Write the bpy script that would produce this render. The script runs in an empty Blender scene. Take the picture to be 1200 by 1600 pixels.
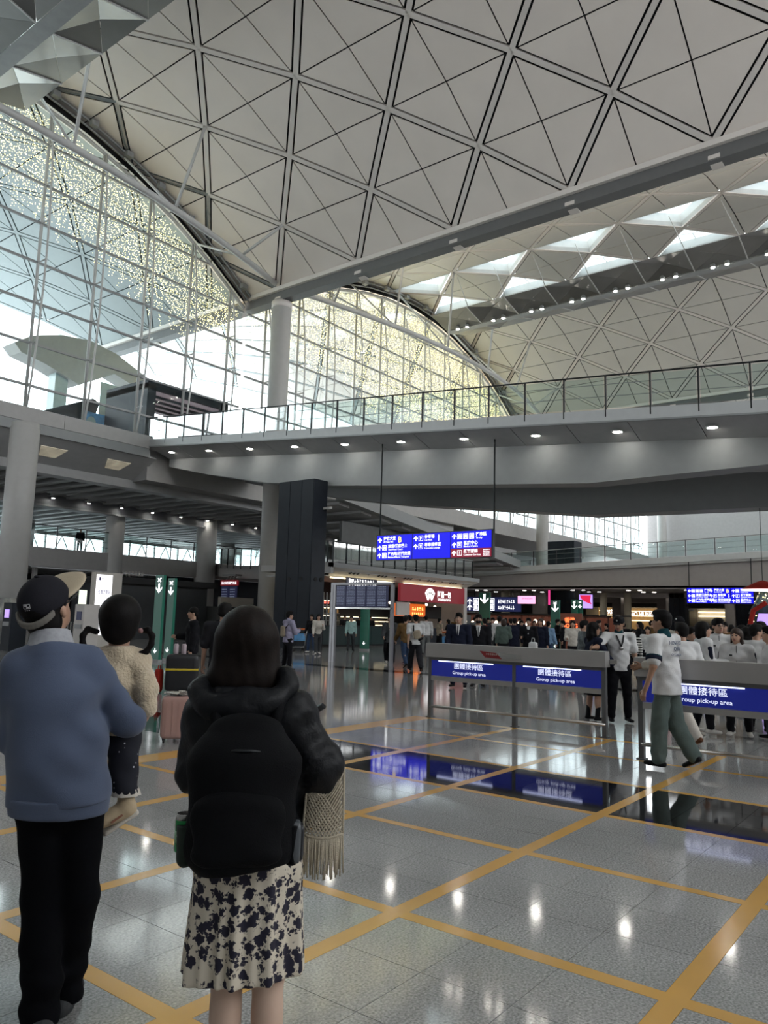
import bpy, bmesh, math, random
import numpy as np
from mathutils import Vector, Matrix

random.seed(7)
rng = np.random.default_rng(7)
SC = bpy.context.scene
COL = SC.collection

# ------------------------------------------------------------------ camera
# World axes: X = floor-joint direction running away to the right,
#             Y = floor-joint direction running away to the left, Z up (metres).
YAW, PITCH, ROLL, FPX = math.radians(37.586), math.radians(7.90), math.radians(1.566), 1197.1
EYE = Vector((0, 0, 1.55))
_F = Vector((math.cos(YAW) * math.cos(PITCH), math.sin(YAW) * math.cos(PITCH), math.sin(PITCH)))
_R = Vector((math.sin(YAW), -math.cos(YAW), 0))
_U = _R.cross(_F)
CR = _R * math.cos(ROLL) + _U * math.sin(ROLL)
CU = -_R * math.sin(ROLL) + _U * math.cos(ROLL)
cam_d = bpy.data.cameras.new('camera')
cam_d.sensor_fit = 'VERTICAL'
cam_d.sensor_height = 36.0
cam_d.lens = FPX / 1600 * 36.0
cam_d.clip_start, cam_d.clip_end = 0.05, 2000
cam = bpy.data.objects.new('camera', cam_d)
COL.objects.link(cam)
cam.matrix_world = Matrix(((CR.x, CU.x, -_F.x, EYE.x), (CR.y, CU.y, -_F.y, EYE.y), (CR.z, CU.z, -_F.z, EYE.z), (0, 0, 0, 1)))
SC.camera = cam

# ------------------------------------------------------------------ world, exposure
SC.view_settings.view_transform = 'Standard'
SC.view_settings.look = 'None'
SC.view_settings.gamma = 1.0
SC.view_settings.use_curve_mapping = False
SC.view_settings.exposure = 0.55
W = bpy.data.worlds.new('overcast_sky')
SC.world = W
W.use_nodes = True
nt = W.node_tree
bg = nt.nodes['Background']
tc = nt.nodes.new('ShaderNodeTexCoord')
nz = nt.nodes.new('ShaderNodeTexNoise'); nz.inputs['Scale'].default_value = 2.0; nz.inputs['Detail'].default_value = 4
rmp = nt.nodes.new('ShaderNodeValToRGB')
rmp.color_ramp.elements[0].color = (0.86, 0.93, 1.0, 1); rmp.color_ramp.elements[0].position = 0.3
rmp.color_ramp.elements[1].color = (1.0, 1.0, 1.0, 1); rmp.color_ramp.elements[1].position = 0.7
nt.links.new(tc.outputs['Generated'], nz.inputs['Vector'])
nt.links.new(nz.outputs['Fac'], rmp.inputs['Fac'])
nt.links.new(rmp.outputs['Color'], bg.inputs['Color'])
bg.inputs['Strength'].default_value = SKY = 3.6
UPW = 1000.0            # watts of each uplight under the second vault
cy = SC.cycles
cy.max_bounces = 8; cy.diffuse_bounces = 5; cy.glossy_bounces = 4; cy.transmission_bounces = 4; cy.transparent_max_bounces = 24
cy.use_denoising = True
cy.sample_clamp_indirect = 4.0
cy.caustics_reflective = False; cy.caustics_refractive = False

# ------------------------------------------------------------------ materials
def lin(c):
    c = c / 255.0
    return c / 12.92 if c <= 0.04045 else ((c + 0.055) / 1.055) ** 2.4
def rgb(r, g, b):
    return (lin(r), lin(g), lin(b), 1)
MATS = {}
def mat(name, col, rough=0.55, metal=0.0, var=0.08, scale=3.0, bump=0.0, bscale=None, emit=None, estr=0.0, spec=0.5, sheen=0.0, coords='Object', detail=3):
    if name in MATS:
        return MATS[name]
    m = bpy.data.materials.new(name)
    m.use_nodes = True
    n = m.node_tree.nodes; L = m.node_tree.links
    p = n['Principled BSDF']
    p.inputs['Roughness'].default_value = rough
    p.inputs['Metallic'].default_value = metal
    p.inputs['Specular IOR Level'].default_value = spec
    if sheen:
        p.inputs['Sheen Weight'].default_value = sheen
    t = n.new('ShaderNodeTexCoord')
    z = n.new('ShaderNodeTexNoise'); z.inputs['Scale'].default_value = scale; z.inputs['Detail'].default_value = detail
    r = n.new('ShaderNodeValToRGB')
    a = tuple(max(0, c * (1 - var)) for c in col[:3]) + (1,)
    b = tuple(min(1, c * (1 + var)) for c in col[:3]) + (1,)
    r.color_ramp.elements[0].color = a; r.color_ramp.elements[1].color = b
    r.color_ramp.elements[0].position = 0.3; r.color_ramp.elements[1].position = 0.7
    L.new(t.outputs[coords], z.inputs['Vector']); L.new(z.outputs['Fac'], r.inputs['Fac']); L.new(r.outputs['Color'], p.inputs['Base Color'])
    if bump:
        z2 = n.new('ShaderNodeTexNoise'); z2.inputs['Scale'].default_value = bscale or scale * 8; z2.inputs['Detail'].default_value = 4
        bp = n.new('ShaderNodeBump'); bp.inputs['Strength'].default_value = bump; bp.inputs['Distance'].default_value = 0.02
        L.new(t.outputs[coords], z2.inputs['Vector']); L.new(z2.outputs['Fac'], bp.inputs['Height']); L.new(bp.outputs['Normal'], p.inputs['Normal'])
    if emit:
        p.inputs['Emission Color'].default_value = emit; p.inputs['Emission Strength'].default_value = estr
    MATS[name] = m
    return m
def glass(name, tint=(0.9, 0.96, 0.96), refl=0.09):
    m = bpy.data.materials.new(name); m.use_nodes = True
    n = m.node_tree.nodes; L = m.node_tree.links
    n.remove(n['Principled BSDF'])
    out = n['Material Output']
    tr = n.new('ShaderNodeBsdfTransparent'); gl = n.new('ShaderNodeBsdfGlossy'); mx = n.new('ShaderNodeMixShader')
    t = n.new('ShaderNodeTexCoord'); z = n.new('ShaderNodeTexNoise'); z.inputs['Scale'].default_value = 0.6
    r = n.new('ShaderNodeValToRGB')
    r.color_ramp.elements[0].color = tuple(c * 0.96 for c in tint) + (1,); r.color_ramp.elements[1].color = tuple(tint) + (1,)
    L.new(t.outputs['Object'], z.inputs['Vector']); L.new(z.outputs['Fac'], r.inputs['Fac']); L.new(r.outputs['Color'], tr.inputs['Color'])
    gl.inputs['Roughness'].default_value = 0.03
    fr = n.new('ShaderNodeFresnel'); fr.inputs['IOR'].default_value = 1.35
    mp = n.new('ShaderNodeMath'); mp.operation = 'MULTIPLY_ADD'; mp.inputs[1].default_value = 0.45; mp.inputs[2].default_value = refl * 0.08
    L.new(fr.outputs['Fac'], mp.inputs[0]); L.new(mp.outputs[0], mx.inputs['Fac'])
    L.new(tr.outputs[0], mx.inputs[1]); L.new(gl.outputs[0], mx.inputs[2]); L.new(mx.outputs[0], out.inputs['Surface'])
    MATS[name] = m
    return m
def emitter(name, col, strength, sample=True, var=0.04):
    m = mat(name, tuple(c * 0.5 for c in col[:3]) + (1,), 0.5, var=var, emit=col, estr=strength)
    if not sample:
        m.cycles.emission_sampling = 'NONE'
    return m

# ------------------------------------------------------------------ mesh helpers
class MB:
    def __init__(s):
        s.v = []; s.f = []
    def add(s, vs, fs):
        o = len(s.v)
        s.v += [tuple(v) for v in vs]
        s.f += [tuple(i + o for i in f) for f in fs]
        return s
    def box(s, x0, x1, y0, y1, z0, z1):
        return s.add([(x0, y0, z0), (x1, y0, z0), (x1, y1, z0), (x0, y1, z0), (x0, y0, z1), (x1, y0, z1), (x1, y1, z1), (x0, y1, z1)],
                     [(0, 3, 2, 1), (4, 5, 6, 7), (0, 1, 5, 4), (1, 2, 6, 5), (2, 3, 7, 6), (3, 0, 4, 7)])
    def obox(s, c, a, b, h):      # centre + three half-axis vectors
        c, a, b, h = Vector(c), Vector(a), Vector(b), Vector(h)
        P = [c - a - b - h, c + a - b - h, c + a + b - h, c - a + b - h, c - a - b + h, c + a - b + h, c + a + b + h, c - a + b + h]
        return s.add(P, [(0, 3, 2, 1), (4, 5, 6, 7), (0, 1, 5, 4), (1, 2, 6, 5), (2, 3, 7, 6), (3, 0, 4, 7)])
    def bar(s, p, q, w, h, up=(0, 0, 1)):  # rectangular bar from p to q, w across, h along "up"
        p, q = Vector(p), Vector(q); d = q - p
        side = d.cross(Vector(up))
        if side.length < 1e-6: side = d.cross(Vector((1, 0, 0)))
        side.normalize(); u = side.cross(d).normalized()
        return s.obox((p + q) / 2, d / 2, side * w / 2, u * h / 2)
    def tube(s, p, q, r, n=8, r1=None):
        return s.path([p, q], [r, r if r1 is None else r1], n)
    def path(s, pts, r, n=8):
        pts = [Vector(p) for p in pts]
        if not isinstance(r, (list, tuple)): r = [r] * len(pts)
        o = len(s.v); ref = None
        for k, p in enumerate(pts):
            d = (pts[min(k + 1, len(pts) - 1)] - pts[max(k - 1, 0)]).normalized()
            if ref is None:
                ref = d.cross(Vector((0, 0, 1)))
                if ref.length < 1e-3: ref = d.cross(Vector((1, 0, 0)))
            a = (ref - d * ref.dot(d)).normalized(); b = d.cross(a)
            for j in range(n):
                t = 2 * math.pi * j / n
                s.v.append(tuple(p + (a * math.cos(t) + b * math.sin(t)) * r[k]))
        for k in range(len(pts) - 1):
            for j in range(n):
                s.f.append((o + k * n + j, o + k * n + (j + 1) % n, o + (k + 1) * n + (j + 1) % n, o + (k + 1) * n + j))
        s.f.append(tuple(o + j for j in range(n))[::-1])
        s.f.append(tuple(o + (len(pts) - 1) * n + j for j in range(n)))
        return s
    def prism(s, poly, ext):      # polygon (list of points) extruded by vector ext
        n = len(poly); e = Vector(ext)
        P = [Vector(p) for p in poly]
        return s.add(P + [p + e for p in P], [tuple(range(n))[::-1], tuple(range(n, 2 * n))] + [(i, (i + 1) % n, n + (i + 1) % n, n + i) for i in range(n)])
    def lathe(s, c, prof, n=16):  # prof: list of (r, z) around a vertical axis through c
        o = len(s.v); c = Vector(c)
        for r, z in prof:
            for j in range(n):
                t = 2 * math.pi * j / n
                s.v.append((c.x + r * math.cos(t), c.y + r * math.sin(t), c.z + z))
        for k in range(len(prof) - 1):
            for j in range(n):
                s.f.append((o + k * n + j, o + k * n + (j + 1) % n, o + (k + 1) * n + (j + 1) % n, o + (k + 1) * n + j))
        s.f.append(tuple(o + j for j in range(n))[::-1]); s.f.append(tuple(o + (len(prof) - 1) * n + j for j in range(n)))
        return s
    def ball(s, c, rx, ry=None, rz=None, n=10, m=6):
        ry = rx if ry is None else ry; rz = rx if rz is None else rz
        o = len(s.v); c = Vector(c)
        s.v.append((c.x, c.y, c.z - rz))
        for k in range(1, m):
            ph = -math.pi / 2 + math.pi * k / m
            for j in range(n):
                t = 2 * math.pi * j / n
                s.v.append((c.x + rx * math.cos(ph) * math.cos(t), c.y + ry * math.cos(ph) * math.sin(t), c.z + rz * math.sin(ph)))
        s.v.append((c.x, c.y, c.z + rz)); top = len(s.v) - 1
        for j in range(n):
            s.f.append((o, o + 1 + (j + 1) % n, o + 1 + j))
            for k in range(m - 2):
                a = o + 1 + k * n
                s.f.append((a + j, a + (j + 1) % n, a + n + (j + 1) % n, a + n + j))
            a = o + 1 + (m - 2) * n
            s.f.append((a + j, a + (j + 1) % n, top))
        return s
    def build(s, name, material, parent=None, smooth=False, xf=None):
        me = bpy.data.meshes.new(name)
        vs = s.v if xf is None else [tuple(xf @ Vector(v)) for v in s.v]
        me.from_pydata(vs, [], s.f)
        me.materials.append(material)
        if smooth:
            me.polygons.foreach_set('use_smooth', [True] * len(me.polygons))
        me.update()
        return link(name, me, parent)
def link(name, me, parent=None, local=False):
    o = bpy.data.objects.new(name, me)
    COL.objects.link(o)
    if parent is not None:
        attach(o, parent, local)
    return o
def attach(o, parent, local=False):
    o.parent = parent
    if not local:              # geometry was given in world space
        M = Matrix.Identity(4); p = parent
        while p is not None:
            M = p.matrix_parent_inverse @ p.matrix_basis @ M if p.parent is not None else p.matrix_basis @ M
            p = p.parent
        o.matrix_parent_inverse = M.inverted()
def tag(o, label=None, cat=None, group=None, kind=None):
    if label: o['label'] = label
    if cat: o['category'] = cat
    if group: o['group'] = group
    if kind: o['kind'] = kind
    return o
def empty(name, loc=(0, 0, 0), rz=0.0):
    o = bpy.data.objects.new(name, None)
    COL.objects.link(o)
    o.empty_display_size = 0.2
    o.matrix_basis = Matrix.Translation(Vector(loc)) @ Matrix.Rotation(rz, 4, 'Z')
    return o
def thing(name, label, cat, loc=(0, 0, 0), rz=0.0, group=None):
    return tag(empty(name, loc, rz), label, cat, group)
def struct(name, label, loc=(0, 0, 0)):
    return tag(empty(name, loc), label, None, None, 'structure')
def copy_tree(o, parent=None):
    c = o.copy(); COL.objects.link(c)
    if parent is not None: c.parent = parent
    for ch in o.children: copy_tree(ch, c)
    return c
_tcache = {}
def text(name, body, size, origin, right, up, material, parent, align='LEFT', bold=0.0, ext=0.004, width=None):
    """flat raised lettering on a surface; origin = left/centre of the baseline"""
    key = (body, align, bold)
    if key not in _tcache:
        cu = bpy.data.curves.new(name, 'FONT')
        cu.body = body; cu.size = 1.0; cu.align_x = align; cu.offset = bold; cu.resolution_u = 2; cu.extrude = 0.0
        ob = bpy.data.objects.new(name, cu); _tsc = bpy.data.scenes.new('lettering_scratch'); _tsc.collection.objects.link(ob)
        vl = _tsc.view_layers[0]; vl.update(); dg = vl.depsgraph
        me = bpy.data.meshes.new_from_object(ob.evaluated_get(dg))
        V = np.zeros(len(me.vertices) * 3); me.vertices.foreach_get('co', V)
        F = [tuple(p.vertices) for p in me.polygons]
        _tcache[key] = (V.reshape(-1, 3), F)
        bpy.data.objects.remove(ob); bpy.data.curves.remove(cu); bpy.data.meshes.remove(me); bpy.data.scenes.remove(_tsc)
    V, F = _tcache[key]
    if len(V) == 0: return None
    right, up = Vector(right).normalized(), Vector(up).normalized(); nrm = right.cross(up)
    sx = size
    if width is not None:
        sx = width / max(1e-6, (V[:, 0].max() - V[:, 0].min()))
    o = Vector(origin) + nrm * ext
    pts = [tuple(o + right * (v[0] * sx) + up * (v[1] * size)) for v in V]
    me = bpy.data.meshes.new(name); me.from_pydata(pts, [], F); me.materials.append(material); me.update()
    return link(name, me, parent)

# shared materials
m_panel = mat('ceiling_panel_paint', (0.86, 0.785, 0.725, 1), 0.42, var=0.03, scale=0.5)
m_panel2 = mat('ceiling_panel_satin', (0.68, 0.65, 0.60, 1), 0.30, var=0.03, scale=0.5)
m_rib = mat('ceiling_rib_paint', (0.78, 0.725, 0.68, 1), 0.45, var=0.03, scale=0.8)
m_black = mat('dark_joint', (0.012, 0.012, 0.013, 1), 0.8)
m_beam = mat('edge_beam_paint', (0.15, 0.15, 0.15, 1), 0.5, var=0.04)
m_steel = mat('white_steel_tube', (0.58, 0.58, 0.57, 1), 0.35, var=0.04)
m_dsteel = mat('grey_steel_tube', (0.30, 0.31, 0.31, 1), 0.4, var=0.06)
m_metal = mat('brushed_reflector_metal', (0.24, 0.237, 0.233, 1), 0.30, 0.75, var=0.05, scale=1.2)
m_conc = mat('pale_concrete', (0.42, 0.42, 0.41, 1), 0.55, var=0.05, scale=1.5, bump=0.05)
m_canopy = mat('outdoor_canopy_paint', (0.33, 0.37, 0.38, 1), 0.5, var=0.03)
m_web = mat('bridge_girder_paint', (0.28, 0.292, 0.292, 1), 0.5, var=0.03)
m_fascia = mat('light_fascia_paint', (0.55, 0.56, 0.56, 1), 0.45, var=0.03)
m_deck = mat('deck_fascia_paint', (0.40, 0.39, 0.38, 1), 0.5, var=0.04)
m_soffit = mat('soffit_panel', (0.42, 0.42, 0.42, 1), 0.5, var=0.04)
m_column = mat('column_paint', (0.47, 0.465, 0.45, 1), 0.45, var=0.03)
m_dark = mat('charcoal_cladding', (0.010, 0.014, 0.021, 1), 0.5, var=0.1, spec=0.25)
m_railb = mat('black_rail_metal', (0.02, 0.022, 0.024, 1), 0.35, 0.6)
m_glass = glass('clear_glass')
m_glassr = glass('railing_glass', (0.88, 0.95, 0.94), 0.08)
m_recess = mat('cream_light_recess', (0.75, 0.70, 0.58, 1), 0.5, var=0.3, scale=1.5, emit=(1.0, 0.86, 0.6, 1), estr=0.10)
m_deckbeam = mat('dark_beam_paint', (0.16, 0.165, 0.18, 1), 0.5, var=0.05)
m_lamp = emitter('downlight_lamp', (1.0, 0.96, 0.88, 1), 40.0)
m_white = emitter('white_sign_face', (0.95, 0.95, 1.0, 1), 1.0)
m_blue = emitter('blue_sign_face', (0.004, 0.004, 0.72, 1), 0.75)
m_red = emitter('maroon_sign_face', (0.16, 0.005, 0.02, 1), 1.0)
m_txt = emitter('lit_lettering', (1, 1, 1, 1), 1.3)
m_yel = emitter('lit_yellow_lettering', (1.0, 0.75, 0.12, 1), 1.2)
m_taupe = mat('taupe_ceiling_paint', (0.33, 0.30, 0.29, 1), 0.55, var=0.04)
m_farwall = mat('far_wall_paint', (0.10, 0.09, 0.085, 1), 0.6, var=0.1)
m_palewall = mat('pale_panel', (0.55, 0.52, 0.49, 1), 0.5, var=0.05)
m_gold = emitter('golden_shop_glow', (0.30, 0.17, 0.06, 1), 0.45, var=0.4)
m_warm = emitter('warm_light_strip', (1.0, 0.85, 0.55, 1), 2.2)
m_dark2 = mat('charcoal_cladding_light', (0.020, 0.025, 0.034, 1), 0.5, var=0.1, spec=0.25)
m_deckpale = mat('pale_fascia', (0.50, 0.47, 0.42, 1), 0.5, var=0.04)
m_darkgrey = mat('dark_grey_wall', (0.08, 0.085, 0.085, 1), 0.5, var=0.1)
m_darkgreen = mat('dark_green_counter', (0.018, 0.04, 0.04, 1), 0.3, var=0.1)
m_kiosk = mat('kiosk_black', (0.02, 0.024, 0.028, 1), 0.5, var=0.1)
m_neonred = emitter('red_neon_line', (1.0, 0.12, 0.08, 1), 1.6)
m_purple = mat('purple_backing', (0.02, 0.02, 0.05, 1), 0.5)
m_redboard = emitter('maroon_board', (0.20, 0.012, 0.02, 1), 0.45)
m_menu = emitter('orange_menu_screen', (0.45, 0.08, 0.01, 1), 1.0)
m_menutxt = emitter('menu_lettering', (1.0, 0.45, 0.12, 1), 2.0)
m_bulb = emitter('warm_globe', (1.0, 0.88, 0.66, 1), 2.6)
m_rust = mat('dark_red_paint', (0.10, 0.03, 0.02, 1), 0.5, var=0.1)
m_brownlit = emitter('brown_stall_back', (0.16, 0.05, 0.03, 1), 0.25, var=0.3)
m_navy = emitter('navy_board', (0.012, 0.016, 0.06, 1), 0.8)
m_pink = emitter('pink_screen', (0.85, 0.42, 0.65, 1), 1.0)
m_magenta = emitter('magenta_print', (0.75, 0.05, 0.25, 1), 0.9)
m_lilac = emitter('lilac_screen', (0.42, 0.28, 0.85, 1), 1.0)
m_crimson = emitter('crimson_print', (0.75, 0.02, 0.08, 1), 0.7)
m_neon = emitter('orange_neon', (1.0, 0.14, 0.04, 1), 2.0)
m_green = mat('green_totem_paint', (0.008, 0.16, 0.10, 1), 0.4, var=0.06)
m_fids = emitter('flight_screen', (0.012, 0.014, 0.038, 1), 0.6)
m_fidstxt = emitter('flight_screen_print', (0.26, 0.30, 0.40, 1), 0.5)
m_inkp = mat('violet_ink', (0.10, 0.08, 0.22, 1), 0.5)
m_greenish = emitter('pale_monitor', (0.80, 0.88, 0.70, 1), 1.0)
m_mauve = emitter('mauve_portal_ceiling', (0.30, 0.22, 0.24, 1), 0.4)
m_glasswall = mat('frosted_glass_panel', (0.42, 0.50, 0.50, 1), 0.15, var=0.08)
m_poster = mat('blue_poster', (0.12, 0.35, 0.65, 1), 0.4, var=0.3)
m_lamp2 = emitter('small_downlight', (1.0, 0.95, 0.88, 1), 10.0)
m_fairy = emitter('fairy_light', (1.0, 0.78, 0.36, 1), 4.0, sample=False)
# ------------------------------------------------------------------ vaulted roofs
DX = [19.15, 16.1, 13.15, 10.05, 6.77, 3.4, 0.0]
DZ = [22.55, 24.52, 26.16, 27.44, 28.37, 28.95, 29.12]
NY0, NDY = 34.6, 6.7
GY = 37.6                         # plane of the glazed end walls
XC = [13.85, 52.2, 90.55]
def row_xz(xc, r):
    k = r if r <= 6 else 12 - r
    return (xc - (DX[k] if r <= 6 else -DX[k]), DZ[k])
def prof_z(xc, x):
    a = abs(x - xc)
    for k in range(6):
        if DX[k] >= a >= DX[k + 1]:
            t = (DX[k] - a) / (DX[k] - DX[k + 1]); return DZ[k] + t * (DZ[k + 1] - DZ[k])
    return DZ[0] if a > DX[0] else DZ[6]
# vault 1: its near springing (towards +X) is row 0, so index rows from the +X side
def node(xc, r, ypos, flip):
    x, z = row_xz(xc, r)
    if flip: x = 2 * xc - x
    return Vector((x, ypos, z))
def inset_tri(tri, ins):
    """tri: 3 points; ins[k] = inset of the edge k -> k+1"""
    n = (tri[1] - tri[0]).cross(tri[2] - tri[0]).normalized()
    L = []
    for k in range(3):
        a, b = tri[k], tri[(k + 1) % 3]; d = (b - a).normalized(); inw = n.cross(d)
        L.append((a + inw * ins[k], d))
    out = []
    for k in range(3):
        p, d = L[k - 1]; q, e = L[k]
        w = q - p; den = d.cross(e)
        t = w.cross(e).dot(den) / den.length_squared
        out.append(p + d * t)
    return out, n
def nrm_of(a, b, xc):
    """outward surface normal of the vault along the segment a-b"""
    dx, dz = b.x - a.x, b.z - a.z
    n = Vector((-dz, 0, dx)) if dx > 0 else Vector((dz, 0, -dx))
    return n.normalized()
def vault(parent, xc, flip, cells, pm, rm, skylight=None, as_parts=True, rib_w=0.25, gap=0.10, lo_detail=False):
    """cells: iterable of (row, centre_y, ypred) ; builds panels + ribs"""
    back = MB(); joined = MB(); ribs = {}
    for r, yc, top, bot in cells:
        C = node(xc, r, yc, flip); A = node(xc, r, yc - NDY / 2, flip); B = node(xc, r, yc + NDY / 2, flip)
        tris = []
        if top and r < 12:
            T = node(xc, r + 1, yc, flip); tris += [((C, T, A), 'u'), ((C, B, T), 'u')]
        if bot and r > 0:
            D = node(xc, r - 1, yc, flip); tris += [((C, A, D), 'd'), ((C, D, B), 'd')]
        for tri, ud in tris:
            e0, e1 = tri[1], tri[2]
            key = tuple(sorted([tuple(round(c, 2) for c in e0), tuple(round(c, 2) for c in e1)]))
            ribs[key] = (e0, e1)
            sky = skylight and skylight(r, yc, ud)
            t2 = list(tri)
            n = (t2[1] - t2[0]).cross(t2[2] - t2[0])
            if n.z < 0: t2 = [t2[0], t2[2], t2[1]]
            rib_edge = 1  # edge between the two outer nodes
            ins = [0.035, rib_w / 2 + gap, 0.035]
            pts, nn = inset_tri(t2, ins)
            if sky:
                if tri is tris[[u for _, u in tris].index(ud)][0]:
                    big = [A, B, node(xc, r + (1 if ud == 'u' else -1), yc, flip)]
                    nb = (big[1] - big[0]).cross(big[2] - big[0])
                    if nb.z < 0: big = [big[1], big[0], big[2]]
                    pts, nn = inset_tri(big, [0.05, rib_w / 2 + gap, rib_w / 2 + gap])
                else:
                    continue
                up = nn * 0.75
                w = MB()
                q = [p + (sum(pts, Vector()) / 3 - p) * 0.06 for p in pts]
                fr = [p - nn * 0.0 for p in pts]
                for k in range(3):
                    a, b = pts[k], pts[(k + 1) % 3]
                    c0 = (sum(pts, Vector()) / 3)
                    inn = ((c0 - (a + b) / 2)).normalized() * 0.10
                    w.add([a, b, b + up - inn * 0.5, a + up - inn * 0.5, a + inn * 1.5 + up * 0.3, b + inn * 1.5 + up * 0.3, b + up + inn * 3.0, a + up + inn * 3.0],
                          [(0, 1, 5, 4), (4, 5, 6, 7), (3, 2, 6, 7), (0, 1, 2, 3)])
                c0 = sum(pts, Vector()) / 3 + up
                tp = [p + up for p in pts]
                for k in range(3):
                    w.bar(tp[k] * 0.5 + tp[(k + 1) % 3] * 0.5, c0, 0.05, 0.06)
                if as_parts: w.build('skylight_frame', m_skyframe, parent)
                else: joined.add(w.v, w.f)
                g = MB().prism(tp, nn * 0.02)
                g.build('skylight_pane', m_glass, parent)
            else:
                m = MB().prism(pts, nn * 0.05)
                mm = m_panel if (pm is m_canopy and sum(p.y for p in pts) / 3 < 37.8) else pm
                if as_parts: m.build('panel', mm, parent)
                else: joined.add(m.v, m.f)
                b2 = [p + Vector((0, 0, 0.26)) for p in t2]
                back.add(b2, [(0, 1, 2)])
    jr = MB()
    for a, b in ribs.values():
        if as_parts:
            MB().bar(a + nrm_of(a, b, xc) * 0.055, b + nrm_of(a, b, xc) * 0.055, rib_w, 0.12, nrm_of(a, b, xc)).build('rib', rm, parent)
        else:
            jr.bar(a + nrm_of(a, b, xc) * 0.055, b + nrm_of(a, b, xc) * 0.055, rib_w, 0.12, nrm_of(a, b, xc))
    if not as_parts:
        tag(joined.build('panel_field', pm, parent), kind='stuff'); tag(jr.build('rib_field', rm, parent), kind='stuff')
    back.build('backing', m_black, parent)
def cell_list(rows, y_lo, y_hi, outer=None):
    out = []
    for r in rows:
        off = 0.5 if r % 2 == 0 else 0.0     # centres of row-r cells lie between its nodes
        k = math.ceil((NY0 - y_hi) / NDY - 6)
        for i in range(-8, 20):
            yc = NY0 - NDY * (i + off)
            if y_lo <= yc <= y_hi and (outer is None or outer(r, yc)):
                out.append((r, yc, True, True))
    return out
m_skyframe = mat('skylight_frame_paint', (0.78, 0.80, 0.80, 1), 0.4, var=0.03)
def sky_cells(r, yc, ud):
    return (r == 5 and ud == 'u') or (r == 7 and ud == 'd')
# inside halves: cells may reach a little past the end wall; those beyond are outdoor canopy
ceil1 = struct('ceiling', 'vaulted grey panel ceiling with triangular panels over the near half of the hall', (XC[0], 10, 22.5))
vault(ceil1, XC[0], True, cell_list(range(0, 6), -3, 35.5), m_panel, m_rib, sky_cells)
ceil1b = struct('ceiling', 'far left slope of the near vaulted ceiling beyond the hanging reflector', (XC[0] - 10, 10, 22.5))
vault(ceil1b, XC[0], True, cell_list(range(6, 13), -3, 35.5), m_panel, m_rib, sky_cells, as_parts=False)
ceil1c = struct('ceiling', 'near vaulted ceiling going on behind the viewer', (XC[0], -15, 22.5))
vault(ceil1c, XC[0], True, cell_list(range(0, 13), -30, -3.01), m_panel, m_rib, sky_cells, as_parts=False)
ceil2 = struct('ceiling', 'bright vaulted ceiling with triangular skylights beyond the edge beam', (XC[1], 10, 22.5))
vault(ceil2, XC[1], False, cell_list(range(0, 13), 5, 35.5), m_panel2, m_rib, sky_cells, rib_w=0.24, gap=0.085)
ceil2b = struct('ceiling', 'second vaulted ceiling going on out of view to the right', (XC[1], -15, 22.5))
vault(ceil2b, XC[1], False, cell_list(range(0, 13), -30, 4.99), m_panel2, m_rib, sky_cells, as_parts=False)
ceil3 = struct('ceiling', 'third vaulted ceiling far away behind the second vault', (XC[2], 10, 22.5))
vault(ceil3, XC[2], False, cell_list(range(0, 13), -30, 35.5), m_panel2, m_rib, sky_cells, as_parts=False)
# outdoor continuation, seen through the glazed end walls; its edge runs back along the diagonal ribs
def outer(r, yc):
    k = r if r <= 6 else 12 - r
    return yc <= 54.8 + 3.35 * k - 0.1
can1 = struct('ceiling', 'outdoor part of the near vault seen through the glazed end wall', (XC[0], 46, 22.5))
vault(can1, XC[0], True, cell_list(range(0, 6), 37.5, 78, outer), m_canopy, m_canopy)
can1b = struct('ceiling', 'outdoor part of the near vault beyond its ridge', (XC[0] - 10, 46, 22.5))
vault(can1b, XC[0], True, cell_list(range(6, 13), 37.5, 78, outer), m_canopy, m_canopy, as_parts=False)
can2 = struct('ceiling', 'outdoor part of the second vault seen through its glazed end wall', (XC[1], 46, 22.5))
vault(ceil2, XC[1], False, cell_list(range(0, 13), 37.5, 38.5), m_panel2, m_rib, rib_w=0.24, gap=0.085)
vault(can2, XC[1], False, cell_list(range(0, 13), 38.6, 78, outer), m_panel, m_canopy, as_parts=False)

# edge beams in the valleys between the vaults
def edge_beam(x0, x1, y0, y1, name_label):
    st = struct('trim_%d' % edge_beam.n, name_label, ((x0 + x1) / 2, (y0 + y1) / 2, 22)); edge_beam.n += 1
    MB().box(x0, x1, y0, y1, 21.75, 22.5).build('beam', m_beam, st)
    MB().box(x0 - 0.22, x0 + 0.0, y0, y1, 22.33, 22.6).build('flange', m_rib, st)
    MB().box(x0 - 0.12, x0 + 0.2, y0, y1, 22.5, 22.92).build('light_leak_strip', m_black, st)  # black strip added to stop sky light leaking in above the beam
    MB().box(x1, x1 + 0.2, y0, y1, 22.33, 22.6).build('flange', m_rib, st)
    for i in range(-3, 8):
        y = NY0 - NDY * i
        if y0 < y < y1:
            MB().bar((x0 + 0.02, y, 22.12), (x1 + 0.02, y, 21.98), 0.5, 0.62).build('bracket', m_rib, st)
    return st
edge_beam.n = 1
def uplight(x, y, z, tx, ty, tz, power, parent):
    MB().obox((x, y, z), (0.14, 0, 0), (0, 0.2, 0), (0, 0, 0.1)).build('uplight_housing', m_dsteel, parent)
    L = bpy.data.lights.new('uplight', 'SPOT'); L.energy = power; L.color = (1.0, 0.86, 0.68); L.spot_size = math.radians(84); L.spot_blend = 0.8; L.shadow_soft_size = 0.12
    o = bpy.data.objects.new('uplight', L); COL.objects.link(o)
    d = (Vector((tx, ty, tz)) - Vector((x, y, z))).normalized()
    o.matrix_basis = Matrix.Translation((x, y, z + 0.2)) @ d.to_track_quat('-Z', 'Y').to_matrix().to_4x4()
    attach(o, parent)
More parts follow.
